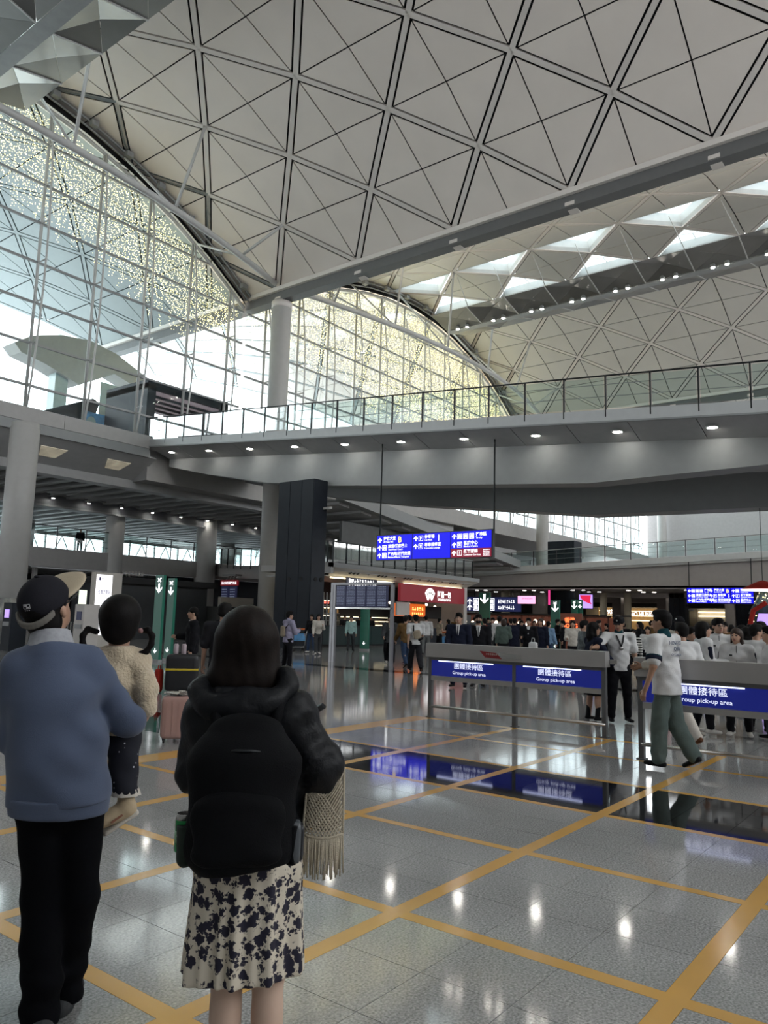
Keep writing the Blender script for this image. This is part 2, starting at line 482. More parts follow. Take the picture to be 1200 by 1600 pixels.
EB1 = edge_beam(XC[0] + 19.15 + 0.05, XC[1] - 19.15 + 0.75, -30, 54.5, 'dark grey edge beam in the valley between the two vaults')
edge_beam(XC[1] + 19.15 + 0.0, XC[2] - 19.15 + 0.3, -30, 54.5, 'edge beam at the far foot of the second vault')
edge_beam(XC[0] - 19.15 - 0.6, XC[0] - 19.15 - 0.05, -30, 54.5, 'edge beam at the left foot of the near vault')

for k in range(16):
    y = 34.0 - 3.35 * k
    uplight(XC[1] - 19.15 + 1.05, y, 22.75, XC[1] - 14.6, y, 27.2, UPW, EB1)
# ------------------------------------------------------------------ glazed end walls
ZB = 11.6
TZ = [12.83, 15.04, 17.22, 19.39, 21.55, 23.71, 26.0]
def gable(idx, xc, xs, label, zmin=ZB, strut_every=True):
    st = struct('window_%d' % idx, label, (xc, GY, ZB))
    top = lambda x: (prof_z(xc, x) - 0.85)
    xs = sorted(xs)
    for x in xs:
        zt = top(x)
        MB().tube((x, GY, ZB), (x, GY, zt), 0.085, 8).build('mullion', m_steel, st, True)
        pts = []
        zt2 = min(zt, 27.2)
        for k in range(11):
            t = k / 10
            pts.append((x, GY - 0.14 - 0.66 * math.sin(math.pi * min(1, t * 0.96 + 0.02)) ** 0.8, ZB + (zt2 - ZB) * t))
        MB().path(pts, 0.055, 7).build('bow_tube', m_steel, st, True)
        for z in TZ:
            if z < zt2 - 0.4:
                t = (z - ZB) / (zt2 - ZB); off = 0.14 + 0.66 * math.sin(math.pi * min(1, t * 0.96 + 0.02)) ** 0.8
                MB().tube((x, GY, z), (x, GY - off, z), 0.04, 6).build('strut', m_steel, st, True)
    x0, x1 = xs[0] - 3.25, xs[-1] + 3.25
    lo, hi = xc - 19.0, xc + 19.0
    def clip(z):                      # span of the arch at height z
        a, b = lo, hi
        while top(a) < z and a < xc: a += 0.1
        while top(b) < z and b > xc: b -= 0.1
        return max(a, x0), min(b, x1)
    for z in TZ:
        a, b = clip(z)
        if b - a > 0.5:
            MB().bar((a, GY, z), (b, GY, z), 0.13, 0.11).build('transom', m_dsteel, st)
    edges = [x0] + xs + [x1]
    zs = [ZB] + TZ + [40]
    for a, b in zip(edges[:-1], edges[1:]):
        a, b = max(a, lo), min(b, hi)
        if b - a < 0.3: continue
        for z0, z1 in zip(zs[:-1], zs[1:]):
            ta, tb = top(a), top(b)
            pts = []
            za, zb = min(z1, ta), min(z1, tb)
            if za <= z0 + 0.02 and zb <= z0 + 0.02: continue
            if za > z0: pts += [(a, GY + 0.1, z0)]
            else:
                t = (z0 - ta) / (tb - ta); pts += [(a + (b - a) * t, GY + 0.1, z0)]
            if zb > z0: pts += [(b, GY + 0.1, z0), (b, GY + 0.1, zb)]
            else:
                t = (z0 - ta) / (tb - ta); pts += [(a + (b - a) * t, GY + 0.1, z0)]
            m = (a + b) / 2
            if a < xc < b and z1 > top(xc): pts += [(xc, GY + 0.1, top(xc))]
            if za > z0: pts += [(a, GY + 0.1, za)]
            MB().prism(pts, (0, 0.012, 0)).build('pane', m_glass, st)
    # arched head: frame, dark joint and the two steel pipes under the vault
    n = 40
    ax = [max(lo, x0) + (min(hi, x1) - max(lo, x0)) * k / n for k in range(n + 1)]
    arc = lambda dy, dz: [(x, GY + dy, top(x) + dz) for x in ax]
    MB().path(arc(0, 0.06), 0.13, 6).build('arch_frame', m_steel, st, True)
    band = MB()
    for k in range(n):
        a, b = ax[k], ax[k + 1]
        band.add([(a, GY - 0.25, top(a) + 0.16), (b, GY - 0.25, top(b) + 0.16), (b, GY + 0.3, top(b) + 1.05), (a, GY + 0.3, top(a) + 1.05)], [(0, 1, 2, 3)])
    band.build('joint_seal', m_black, st)
    MB().path(arc(-0.45, 0.42), 0.06, 6).build('pipe', m_dsteel, st, True)
    MB().path(arc(-0.6, 0.7), 0.07, 6).build('pipe', m_dsteel, st, True)
    for k in range(0, n, 3):
        x = ax[k]
        MB().obox((x, GY - 0.75, top(x) + 0.62), (0.2, 0, 0), (0, 0.16, 0), (0, 0, 0.16)).build('bracket', m_dsteel, st)
    return st
mx1 = [18.75 + 3.22 * k for k in range(-4, 5)]
mx2 = [34.9 + 3.22 * k for k in range(0, 12)]
gable(1, XC[0], [x for x in mx1 if x < 32.4], 'tall arched glass wall at the end of the near vault')
gable(2, XC[1], mx2, 'tall arched glass wall at the end of the second vault')
gable(3, XC[2], [73.5 + 3.22 * k for k in range(0, 12)], 'distant arched glass wall at the end of the third vault')
# bowed wind-truss tubes at springing height, with V struts up to the roof nodes
def wind_truss(xc, sgn, label, k):
    st = struct('trim_%d' % k, label, (xc, 33, 22.7))
    f = lambda x: Vector((x, 31.75 + 2.75 * ((x - xc) / 18.8) ** 2, 22.75))
    xs = [xc - 18.8 + 37.6 * j / 24 for j in range(25)]
    MB().path([f(x) for x in xs], 0.19, 10).build('bow_tube', m_steel, st, True)
    for r in (1, 3, 5, 7, 9, 11):
        x, z = row_xz(xc, r)
        p = node(xc, r, NY0 - NDY / 2, False)
        q = f(x - 0.0 if abs(x - xc) > 1 else x)
        q = f(xc + (x - xc) * 0.93)
        MB().tube(q, p, 0.085, 8).build('strut', m_steel, st, True)
        MB().tube(q, (x - (x - xc) * 0.10, GY - 0.6, prof_z(xc, x) - 0.2), 0.07, 8).build('strut', m_steel, st, True)
    return st
wind_truss(XC[0], 1, 'bowed white steel tube with struts across the near glass wall', 10)
wind_truss(XC[1], 1, 'bowed white steel tube with struts across the second glass wall', 11)

# ------------------------------------------------------------------ hanging reflectors under the vault crowns
def reflector(xc, zc, y0, y1, label, k, half=2.65, lamps=True):
    st = thing('ceiling_reflector', label, 'reflector', (xc, (y0 + y1) / 2, zc))
    step = 3.35; n = int((y1 - y0) / step)
    for j in range(n):
        a, b = y0 + j * step, y0 + (j + 1) * step; m = (a + b) / 2
        for s in (-1, 1):
            E0, E1 = Vector((xc + s * half, a, zc)), Vector((xc + s * half, b, zc))
            I0, I1 = Vector((xc + s * 0.35, a, zc - 0.55)), Vector((xc + s * 0.35, b, zc - 0.55))
            M = Vector((xc + s * half * 0.55, m, zc + (0.02 if j % 2 else -0.20)))
            for t in ((E0, E1, M), (E1, I1, M), (I1, I0, M), (I0, E0, M)):
                c = (t[0] + t[1] + t[2]) / 3
                t = [p + (c - p) * 0.012 for p in t]
                MB().prism(t, (0, 0, 0.03)).build('facet', m_metal, st)
            MB().bar(E0 + Vector((0, 0, -0.03)), I0 + Vector((0, 0, -0.03)), 0.07, 0.05).build('strip', m_steel, st)
        MB().box(xc - 0.35, xc + 0.35, a, b, zc - 0.62, zc - 0.55).build('walkway', m_dsteel, st)
        for s in (-1, 1):
            MB().tube((xc + s * half * 0.9, a, zc), (xc + s * 0.3 + s * 2.2, a + 1.0, prof_z(xc, xc + 2.5)), 0.035, 6).build('hanger', m_steel, st)
        if lamps:
            for d in ((-0.45, 0.45) if lamps > 1 else ((0.0,) if j % 3 == 0 else ())):
                MB().lathe((xc - 0.55, m + d, zc - 0.72), [(0.10, 0.02), (0.16, 0.0), (0.17, 0.2), (0.06, 0.34)], 10).build('spotlight', m_dsteel, st)
                MB().lathe((xc - 0.55, m + d, zc - 0.745), [(0.13, 0.0), (0.13, 0.012)], 10).build('lamp', m_spot, st)
    return st
m_spot = emitter('spot_lamp', (1.0, 0.95, 0.85, 1), 60.0)
reflector(XC[0] + 0.1, 26.1, 2.5, 36.2, 'folded metal light reflector hanging at the top left corner', 1, lamps=1)
reflector(XC[1] + 0.1, 26.2, -3.0, 35.6, 'long folded metal reflector with paired spotlights under the second vault', 2, lamps=2)

# ------------------------------------------------------------------ main columns
def column(x, y, z1, r, label, z0=0.0, clad=None, sleeve=False):
    t = struct('column', label, (x, y, 0)); t.name = 'column'
    MB().lathe((x, y, 0), [(r, z0), (r, z1 - 0.25), (r * 0.93, z1 - 0.2), (r * 0.93, z1)], 28).build('shaft', m_column, t, True)
    if clad:
        MB().lathe((x, y, 0), [(r + 0.03, z0), (r + 0.03, clad)], 28).build('steel_cladding', m_cladmetal, t, True)
    if sleeve:
        MB().lathe((x, y, 0), [(r * 1.02, z1 - 0.5), (r * 1.05, z1 - 0.1)], 24).build('collar', m_rib, t, True)
    return t
m_cladmetal = mat('column_base_steel', (0.45, 0.45, 0.44, 1), 0.25, 0.8, var=0.06)
column(33.45, 34.6, 21.8, 0.64, 'tall round white column carrying the valley between the vaults', sleeve=True)
column(71.6, 34.6, 21.8, 0.64, 'distant round column at the far end of the second vault', sleeve=True)
column(109.9, 34.6, 21.8, 0.64, 'farthest round column beside the third glass wall', sleeve=True)
column(17.6, 35.0, 10.2, 0.65, 'big round column at the left edge under the upper deck', clad=2.0)
column(39.4, 48.0, 8.9, 0.80, 'thick round column standing left of the dark clad shaft', z0=0)
column(31.4, 48.3, 8.9, 0.66, 'round column beside the white light box sign')
column(31.0, 60.0, 8.6, 0.62, 'far round column behind the mezzanine railing at left')
column(52.0, 60.0, 8.6, 0.80, 'far round column behind the mezzanine railing near the thick column')
# ------------------------------------------------------------------ floor
def granite(name, base, dark, light, rough, lines=False):
    m = bpy.data.materials.new(name); m.use_nodes = True
    n = m.node_tree.nodes; L = m.node_tree.links; p = n['Principled BSDF']
    g = n.new('ShaderNodeNewGeometry')
    v = n.new('ShaderNodeTexVoronoi'); v.inputs['Scale'].default_value = 150
    z = n.new('ShaderNodeTexNoise'); z.inputs['Scale'].default_value = 85; z.inputs['Detail'].default_value = 5
    z2 = n.new('ShaderNodeTexNoise'); z2.inputs['Scale'].default_value = 1.3; z2.inputs['Detail'].default_value = 2
    L.new(g.outputs['Position'], v.inputs['Vector']); L.new(g.outputs['Position'], z.inputs['Vector']); L.new(g.outputs['Position'], z2.inputs['Vector'])
    r = n.new('ShaderNodeValToRGB')
    e = r.color_ramp.elements
    e[0].position = 0.30; e[0].color = dark; e[1].position = 0.72; e[1].color = light
    k = e.new(0.5); k.color = base
    mx = n.new('ShaderNodeMix'); mx.data_type = 'RGBA'; mx.blend_type = 'MULTIPLY'; mx.inputs[0].default_value = 0.55
    rv = n.new('ShaderNodeValToRGB'); rv.color_ramp.elements[0].color = (0.55, 0.55, 0.55, 1); rv.color_ramp.elements[1].color = (1, 1, 1, 1)
    L.new(z.outputs['Fac'], r.inputs['Fac']); L.new(v.outputs['Color'], rv.inputs['Fac'])
    L.new(r.outputs['Color'], mx.inputs[6]); L.new(rv.outputs['Color'], mx.inputs[7])
    m2 = n.new('ShaderNodeMix'); m2.data_type = 'RGBA'; m2.blend_type = 'MULTIPLY'; m2.inputs[0].default_value = 0.25
    L.new(mx.outputs[2], m2.inputs[6]); L.new(z2.outputs['Fac'], m2.inputs[7])
    col = m2.outputs[2]
    if lines:
        sx = n.new('ShaderNodeSeparateXYZ'); L.new(g.outputs['Position'], sx.inputs[0])
        fac = None
        for ax, off in (('X', 0.1), ('Y', 0.05)):
            a = n.new('ShaderNodeMath'); a.operation = 'ADD'; a.inputs[1].default_value = 100.0 + off
            b = n.new('ShaderNodeMath'); b.operation = 'MODULO'; b.inputs[1].default_value = 0.483
            c = n.new('ShaderNodeMath'); c.operation = 'LESS_THAN'; c.inputs[1].default_value = 0.006
            L.new(sx.outputs[ax], a.inputs[0]); L.new(a.outputs[0], b.inputs[0]); L.new(b.outputs[0], c.inputs[0])
            if fac is None: fac = c
            else:
                d = n.new('ShaderNodeMath'); d.operation = 'MAXIMUM'; L.new(fac.outputs[0], d.inputs[0]); L.new(c.outputs[0], d.inputs[1]); fac = d
        ml = n.new('ShaderNodeMix'); ml.data_type = 'RGBA'; ml.inputs[7].default_value = (0.08, 0.08, 0.08, 1)
        L.new(fac.outputs[0], ml.inputs[0]); L.new(col, ml.inputs[6]); col = ml.outputs[2]
    L.new(col, p.inputs['Base Color'])
    p.inputs['Roughness'].default_value = rough
    p.inputs['Specular IOR Level'].default_value = 0.62
    MATS[name] = m
    return m
m_gran = granite('grey_granite', (0.42, 0.42, 0.415, 1), (0.22, 0.22, 0.22, 1), (0.64, 0.63, 0.62, 1), 0.075)
m_granf = granite('grey_granite_jointed', (0.38, 0.38, 0.375, 1), (0.22, 0.22, 0.22, 1), (0.56, 0.55, 0.54, 1), 0.085, True)
m_blk = granite('black_granite', (0.012, 0.013, 0.014, 1), (0.006, 0.006, 0.007, 1), (0.03, 0.03, 0.03, 1), 0.05)
m_yline = mat('yellow_floor_tile', (0.60, 0.33, 0.07, 1), 0.16, var=0.07, scale=2.0, spec=0.6)
m_joint = mat('floor_joint', (0.05, 0.05, 0.05, 1), 0.6)
FX = [(0.67, 2.03), (2.12, 3.47), (3.56, 4.92), (5.0, 6.3), (6.38, 7.64), (7.72, 9.06), (9.14, 10.35)]
FY = [(-1.75, -0.40), (-0.30, 1.05), (1.15, 2.50), (2.60, 3.97), (4.07, 5.43), (5.55, 6.95)]
X0, X1, Y0, Y1 = 0.67, 10.47, -1.75, 7.30
floor = MB()
for (a, b, c, d) in [(-45, X0, -60, 70), (X1, 130, -60, 70), (X0, X1, -60, Y0), (X0, X1, Y1, 70)]:
    floor.add([(a, c, 0), (b, c, 0), (b, d, 0), (a, d, 0)], [(0, 1, 2, 3)])
floor = floor.build('floor', m_granf)
tag(floor, 'polished grey granite floor of the arrivals hall', kind='structure')
MB().add([(X0, Y0, -0.008), (X1, Y0, -0.008), (X1, Y1, -0.008), (X0, Y1, -0.008)], [(0, 1, 2, 3)]).build('bedding', m_joint, floor)
def proj(p):
    v = Vector(p) - EYE; d = v.dot(_F)
    return (600 + FPX * v.dot(CR) / d, 800 - FPX * v.dot(CU) / d, d)
tl = []
for xi, (a, b) in enumerate(FX):
    for (c, d) in FY:
        for i in range(3):
            for j in range(3):
                w, h = (b - a) / 3, (d - c) / 3
                t = (a + i * w, a + (i + 1) * w, c + j * h, c + (j + 1) * h)
                ctr = ((t[0] + t[1]) / 2, (t[2] + t[3]) / 2, 0)
                q = proj(ctr)
                vis = -120 < q[0] < 1320 and q[2] > 0.5 and q[1] < 1720
                tl.append((0 if not vis else 1.0 / q[2] ** 3, t, xi == 4))
tl.sort(key=lambda e: -e[0])
tmesh = {}
rest = {True: MB(), False: MB()}
for k, (s, t, blk) in enumerate(tl):
    g = 0.0018
    if s > 0 and k < 290:
        w, h = round(t[1] - t[0], 3), round(t[3] - t[2], 3)
        key = (w, h, blk)
        if key not in tmesh:
            me = bpy.data.meshes.new('tile')
            b = MB().box(-w / 2 + g, w / 2 - g, -h / 2 + g, h / 2 - g, -0.006, 0.0)
            me.from_pydata(b.v, [], b.f); me.materials.append(m_blk if blk else m_gran); me.update(); tmesh[key] = me
        o = link('tile', tmesh[key], floor); o.location = ((t[0] + t[1]) / 2, (t[2] + t[3]) / 2, 0)
    else:
        rest[blk].box(t[0] + g, t[1] - g, t[2] + g, t[3] - g, -0.006, 0.0)
tag(rest[False].build('tile_field', m_gran, floor), kind='stuff')
tag(rest[True].build('black_tile_field', m_blk, floor), kind='stuff')
yx = [(2.03, 2.12), (3.47, 3.56), (4.92, 5.0), (6.3, 6.38), (7.64, 7.72), (9.06, 9.14), (10.35, 10.47)]
yy = [(-0.40, -0.30), (1.05, 1.15), (2.50, 2.60), (3.97, 4.07), (5.43, 5.55), (6.95, 7.30)]
for (c, d) in yy:
    segs = [(X0, 2.03)] + [(yx[i][1], yx[i + 1][0]) for i in range(len(yx) - 1)]
    MB().box(X0, X1, c, d, -0.006, 0.0006).build('yellow_line', m_yline, floor)
for (a, b) in yx:
    ys = [Y0] + [v for p in yy for v in p]
    for i in range(0, len(ys) - 1, 2):
        MB().box(a, b, ys[i], ys[i + 1], -0.006, 0.0005).build('yellow_line', m_yline, floor)
for (a, b, c, d) in [(6.38, 7.64, 7.3, 40), (18.2, 18.95, -20, 60), (6.38, 7.64, -20, Y0)]:
    n = 0; y = c
    bl = MB()
    while y < d:
        bl.box(a, b, y + 0.002, min(d, y + 0.9) - 0.002, -0.01, 0.0012); y += 0.9
    tag(bl.build('black_band', m_blk, floor), kind='stuff')

# ------------------------------------------------------------------ railing builder
def railing(parent, p0, p1, hgt, spacing, glass_m=None, mid=(0.45,), fas=0.0, post=0.045, top_m=None):
    p0, p1 = Vector(p0), Vector(p1); d = p1 - p0; L = Vector((d.x, d.y, 0)).length
    n = max(1, round(L / spacing)); top_m = top_m or m_railb
    MB().tube(p0 + Vector((0, 0, hgt)), p1 + Vector((0, 0, hgt)), 0.032, 8).build('handrail', top_m, parent, True)
    for h in mid:
        MB().tube(p0 + Vector((0, 0, h)), p1 + Vector((0, 0, h)), 0.014, 6).build('rail', m_dsteel, parent, True)
    hd = Vector((d.x, d.y, 0)).normalized(); nr = Vector((-hd.y, hd.x, 0))
    for k in range(n + 1):
        p = p0 + d * (k / n)
        MB().obox(p + Vector((0, 0, hgt / 2 - 0.13)), hd * 0.022, nr * post, Vector((0, 0, hgt / 2 + 0.13))).build('post', m_railb, parent)
        if k < n and glass_m:
            a = p0 + d * ((k + 0.04) / n); b = p0 + d * ((k + 0.96) / n)
            MB().prism([a + Vector((0, 0, 0.06)), b + Vector((0, 0, 0.06)), b + Vector((0, 0, hgt - 0.07)), a + Vector((0, 0, hgt - 0.07))], nr * 0.012).build('pane', glass_m, parent)

# ------------------------------------------------------------------ foot bridge (ramp) crossing the hall
def zb(y): return 8.34 + (y - 4.8) * 0.0823          # underside of the bridge edge
BR = thing('footbridge', 'sloping footbridge with glass railing crossing high over the hall', 'bridge', (26, 15, 9))
yA, yB = -14.0, 37.4
def slab(ya, yb, x0, x1, za0, za1, zb0, zb1):          # sheared box, z given at ya and yb
    return MB().add([(x0, ya, za0), (x1, ya, za0), (x1, yb, zb0), (x0, yb, zb0), (x0, ya, za1), (x1, ya, za1), (x1, yb, zb1), (x0, yb, zb1)],
                    [(0, 3, 2, 1), (4, 5, 6, 7), (0, 1, 5, 4), (1, 2, 6, 5), (2, 3, 7, 6), (3, 0, 4, 7)])
slab(yA, yB, 26.07, 36.5, zb(yA) + 0.06, zb(yA) + 0.40, zb(yB) + 0.06, zb(yB) + 0.40).build('walkway_slab', m_soffit, BR)
slab(yA, yB, 26.0, 26.08, zb(yA), zb(yA) + 0.42, zb(yB), zb(yB) + 0.42).build('edge_fascia', m_fascia, BR)
slab(yA, yB, 25.97, 26.10, zb(yA) - 0.05, zb(yA) + 0.01, zb(yB) - 0.05, zb(yB) + 0.01).build('drip_edge', m_dsteel, BR)
slab(yA, yB, 36.5, 36.58, zb(yA), zb(yA) + 0.42, zb(yB), zb(yB) + 0.42).build('edge_fascia', m_fascia, BR)
# soffit panels sloping inwards to the girder
ny = 22
for k in range(ny):
    a, b = yA + (yB - yA) * k / ny, yA + (yB - yA) * (k + 1) / ny
    g = 0.015
    pts = [(26.1, a + g, zb(a)), (26.1, b - g, zb(b)), (27.57, b - g, zb(b) - 0.46), (27.57, a + g, zb(a) - 0.46)]
    MB().prism(pts, (0, 0, 0.04)).build('soffit_panel', m_soffit, BR)
gb1 = [(-14, 7.75), (5.15, 6.97), (11.4, 6.87), (19.8, 7.5), (24.4, 7.87), (28.9, 8.4), (34.0, 9.35), (37.4, 10.1)]
gb2 = [(-14, 7.2), (6.4, 6.41), (13.8, 6.55), (24.4, 7.76), (30.0, 8.6), (37.4, 10.1)]
def girder(xa, xb, gb, name):
    m = MB()
    for i in range(len(gb) - 1):
        (ya, z0), (yb, z1) = gb[i], gb[i + 1]
        m.add([(xa, ya, z0), (xb, ya, z0), (xb, yb, z1), (xa, yb, z1), (xa, ya, zb(ya) - 0.44), (xb, ya, zb(ya) - 0.44), (xb, yb, zb(yb) - 0.44), (xa, yb, zb(yb) - 0.44)],
              [(0, 3, 2, 1), (4, 5, 6, 7), (0, 1, 5, 4), (1, 2, 6, 5), (2, 3, 7, 6), (3, 0, 4, 7)])
    return m.build(name, m_web, BR)
girder(27.57, 28.6, gb1, 'girder')
girder(33.6, 34.8, gb2, 'girder')
slab(yA, yB, 28.6, 33.6, zb(yA) - 0.62, zb(yA) - 0.56, zb(yB) - 0.62, zb(yB) - 0.56).build('underside', m_soffit, BR)
slab(yA, yB, 34.8, 36.5, zb(yA) - 0.1, zb(yA) - 0.05, zb(yB) - 0.1, zb(yB) - 0.05).build('soffit_panel', m_soffit, BR)
railing(BR, (26.04, yA, zb(yA) + 0.42), (26.04, yB, zb(yB) + 0.42), 1.28, 1.62, m_glassr, (0.5, 0.95))
railing(BR, (36.52, yA, zb(yA) + 0.42), (36.52, yB, zb(yB) + 0.42), 1.28, 1.62, m_glassr, (0.5, 0.95))
def downlight(x, y, z, parent, r=0.17, tilt=0.0):
    MB().lathe((x, y, z), [(r + 0.05, 0.03), (r + 0.05, -0.015), (r, -0.015), (r, 0.0)], 14).build('lamp_ring', m_steel, parent)
    MB().lathe((x, y, z), [(r, -0.012), (r, 0.0)], 14).build('lamp', m_lamp, parent)
for k in range(13):
    y = 36.1 - 3.27 * k
    downlight(26.75, y, zb(y) - 0.24, BR)
    downlight(35.6, y, zb(y) - 0.12, BR)

# ------------------------------------------------------------------ upper deck behind the glass walls
DK = struct('trim_20', 'upper departures deck with its fascia carrying the glass wall', (20, 40, 10))
MB().box(-12, 140, 37.35, 62, 11.0, 11.55).build('deck_slab', m_deck, DK)
for k in range(-4, 7):
    a = 26.05 - 5.2 * (k + 1) if True else 0
for k in range(8):
    b = 26.05 - 5.3 * k; a = b - 5.3
    MB().box(a + 0.01, b - 0.01, 37.22, 37.36, 10.88, 11.62).build('fascia_panel', m_deck, DK)
MB().box(-12, 26.05, 37.28, 37.4, 10.78, 10.88).build('shadow_gap', m_dsteel, DK)
MB().box(-12, 26.05, 37.15, 37.5, 10.35, 10.78).build('lower_fascia', m_web, DK)
MB().box(36.6, 140, 37.2, 37.5, 10.2, 11.6).build('fascia', m_deck, DK)
# sloping soffit under the deck edge with recessed light boxes
for k in range(10):
    b = 26.6 - 3.9 * k; a = b - 3.9
    MB().prism([(a, 37.3, 10.36), (b, 37.3, 10.36), (b, 39.4, 9.25), (a, 39.4, 9.25)], (0, 0, 0.08)).build('soffit', m_soffit, DK)
    if k % 1 == 0:
        c = (a + b) / 2
        MB().prism([(c - 0.75, 38.0, 9.96), (c + 0.75, 38.0, 9.96), (c + 0.45, 38.7, 9.58), (c - 0.45, 38.7, 9.58)], (0, 0, 0.06)).build('light_recess', m_recess if 'm_recess' in globals() else m_steel, DK)
MB().box(26.5, 60, 38.0, 39.4, 9.2, 11.0).build('edge_beam', m_soffit, DK)
CE = struct('ceiling', 'ribbed grey ceiling under the upper deck at left', (25, 50, 8.9))
MB().box(-12, 75, 39.4, 47.6, 9.15, 9.25).build('slab', m_soffit, CE)
MB().box(-12, 75, 48.4, 70.0, 8.95, 9.05).build('slab', m_soffit, CE)
for k in range(58):
    x = -8 + 1.35 * k
    MB().box(x, x + 0.42, 39.4, 47.6, 8.85, 9.15).build('rib', m_web, CE)
    MB().box(x, x + 0.42, 48.4, 70.0, 8.65, 8.95).build('rib', m_web, CE)
MB().box(-12, 75, 39.35, 40.3, 8.8, 9.3).build('cross_beam', m_soffit, CE)
BM = struct('trim_21', 'long dark cross beam with wall washer lights under the upper deck', (25, 48, 8.5))
MB().box(-12, 75, 47.6, 48.4, 8.3, 9.1).build('beam', m_deckbeam if 'm_deckbeam' in globals() else m_soffit, BM)
MB().box(-12, 75, 47.45, 48.5, 8.18, 8.3).build('beam_flange', m_web, BM)
MB().tube((-12, 47.2, 8.95), (75, 47.2, 8.95), 0.05, 6).build('lighting_track', m_dsteel, BM)
for k in range(22):
    x = 3 + 2.55 * k
    MB().lathe((x, 47.15, 8.72), [(0.11, -0.02), (0.12, 0.18), (0.03, 0.24)], 10).build('spotlight', m_dsteel, BM)
    MB().lathe((x, 47.15, 8.69), [(0.09, 0.0), (0.09, 0.01)], 10).build('lamp', m_lamp, BM)
# mezzanine edge
MZ = struct('trim_22', 'mezzanine floor edge with railing in front of the bright windows', (30, 48, 5))
MB().box(-12, 75, 48.3, 68, 5.0, 5.5).build('mezzanine_slab', m_deck, MZ)
MB().box(-12, 75, 48.0, 48.4, 4.3, 5.55).build('fascia', m_deck, MZ)
MB().box(-12, 75, 50, 68, 4.2, 4.3).build('soffit', m_soffit, MZ)
railing(MZ, (8, 48.1, 5.55), (31.2, 48.1, 5.55), 1.45, 2.1, m_glassr, (0.35, 0.7), top_m=m_railb)
railing(MZ, (31.8, 48.1, 5.55), (60, 48.1, 5.55), 1.45, 2.1, m_glassr, (0.35, 0.7), top_m=m_railb)
# window strip at the back of the mezzanine
WN = struct('window_4', 'strip of bright windows at the back of the mezzanine', (30, 68, 6))
for k in range(24):
    x = -5 + 3.0 * k
    MB().box(x - 0.06, x + 0.06, 67.9, 68.1, 5.5, 8.7).build('mullion', m_steel, WN)
    MB().box(x + 0.06, x + 2.94, 67.97, 68.0, 5.5, 8.6).build('pane', m_glass, WN)
MB().box(-8, 70, 67.9, 68.1, 6.3, 6.4).build('transom', m_steel, WN)
MB().box(-8, 70, 67.9, 68.1, 8.4, 9.0).build('head', m_deck, WN)
for k in range(24):
    x = -4 + 3.0 * k
    MB().tube((x, 69.5, 5.6), (x + 1.5, 69.5, 8.6), 0.06, 6).build('brace', m_dsteel, WN)
    MB().tube((x + 3.0, 69.5, 5.6), (x + 1.5, 69.5, 8.6), 0.06, 6).build('brace', m_dsteel, WN)
# ground-floor back wall under the mezzanine
BW = struct('wall_back', 'back wall of shops under the mezzanine at left', (30, 58, 0))
MB().box(-12, 70, 57.0, 57.3, 0, 4.3).build('wall', m_dark, BW)
for k in range(12):
    x = 12 + 3.6 * k
    MB().box(x, x + 0.25, 49.6, 49.9, 0, 4.3).build('frame_post', m_deck, BW)
MB().box(10, 60, 49.55, 49.9, 3.25, 3.45).build('frame_rail', m_deck, BW)

WB = struct('wall_upper', 'dark wall behind the mezzanines right of the windows', (80, 52, 5))
MB().box(50.5, 125, 51.0, 51.3, 0, 11.0).build('wall', m_darkgrey, WB)
for k in range(14):
    MB().box(61 + 4.5 * k, 61.15 + 4.5 * k, 50.9, 51.0, 5.5, 10.5).build('wall_joint', m_dsteel, WB)
# enclosing walls of the hall, out of view behind and beside the viewer
WR = struct('wall_rear', 'end wall of the hall behind the viewer', (50, -31, 0))
MB().box(-6, 112, -31.3, -31, 0, 13.2).build('wall', m_palewall, WR)
for k in range(37):
    MB().box(-5.5 + 3.2 * k, -5.38 + 3.2 * k, -31.2, -31.0, 11.5, 28).build('mullion', m_steel, WR)
for z in (13.7, 15.9, 18.1, 20.3, 22.5):
    MB().box(-6, 112, -31.2, -31.05, z, z + 0.1).build('transom', m_steel, WR)
WL = struct('wall_left', 'side wall of the hall to the left of the viewer', (-6, 0, 0))
MB().box(-6.3, -6, -31, 37.3, 0, 22.6).build('wall', m_soffit, WL)
WE = struct('wall_right', 'far side wall of the third vault', (112, 0, 0))
MB().box(111.7, 112, -31, 37.3, 0, 22.6).build('wall', m_soffit, WE)
# ------------------------------------------------------------------ helper: a point seen at (px, py) lying on a given plane
def at(px, py, **k):
    d = _F + CR * ((px - 600) / FPX) - CU * ((py - 800) / FPX)
    a, v = list(k.items())[0]; i = 'xyz'.index(a)
    return EYE + d * ((v - EYE[i]) / d[i])
def strokes(name, x0, z0, w, h, n, origin, right, up, material, parent, seed=0):
    """rows of tiny unreadable characters (far lettering) as raised bars"""
    R = random.Random(seed); m = MB(); right, up = Vector(right), Vector(up); nr = right.cross(up)
    cw = w / n
    for k in range(n):
        cx = x0 + (k + 0.5) * cw
        for _ in range(5):
            horiz = R.random() < 0.55
            a = (R.uniform(0.35, 0.8) * cw / 2, h * 0.055) if horiz else (cw * 0.055, R.uniform(0.3, 0.48) * h)
            ox = R.uniform(-0.15, 0.15) * cw; oz = R.uniform(-0.38, 0.38) * h if horiz else R.uniform(-0.1, 0.1) * h
            m.obox(Vector(origin) + right * (cx + ox) + up * (z0 + h / 2 + oz) + nr * 0.01, right * a[0], up * a[1], nr * 0.004)
    return m.build(name, material, parent)

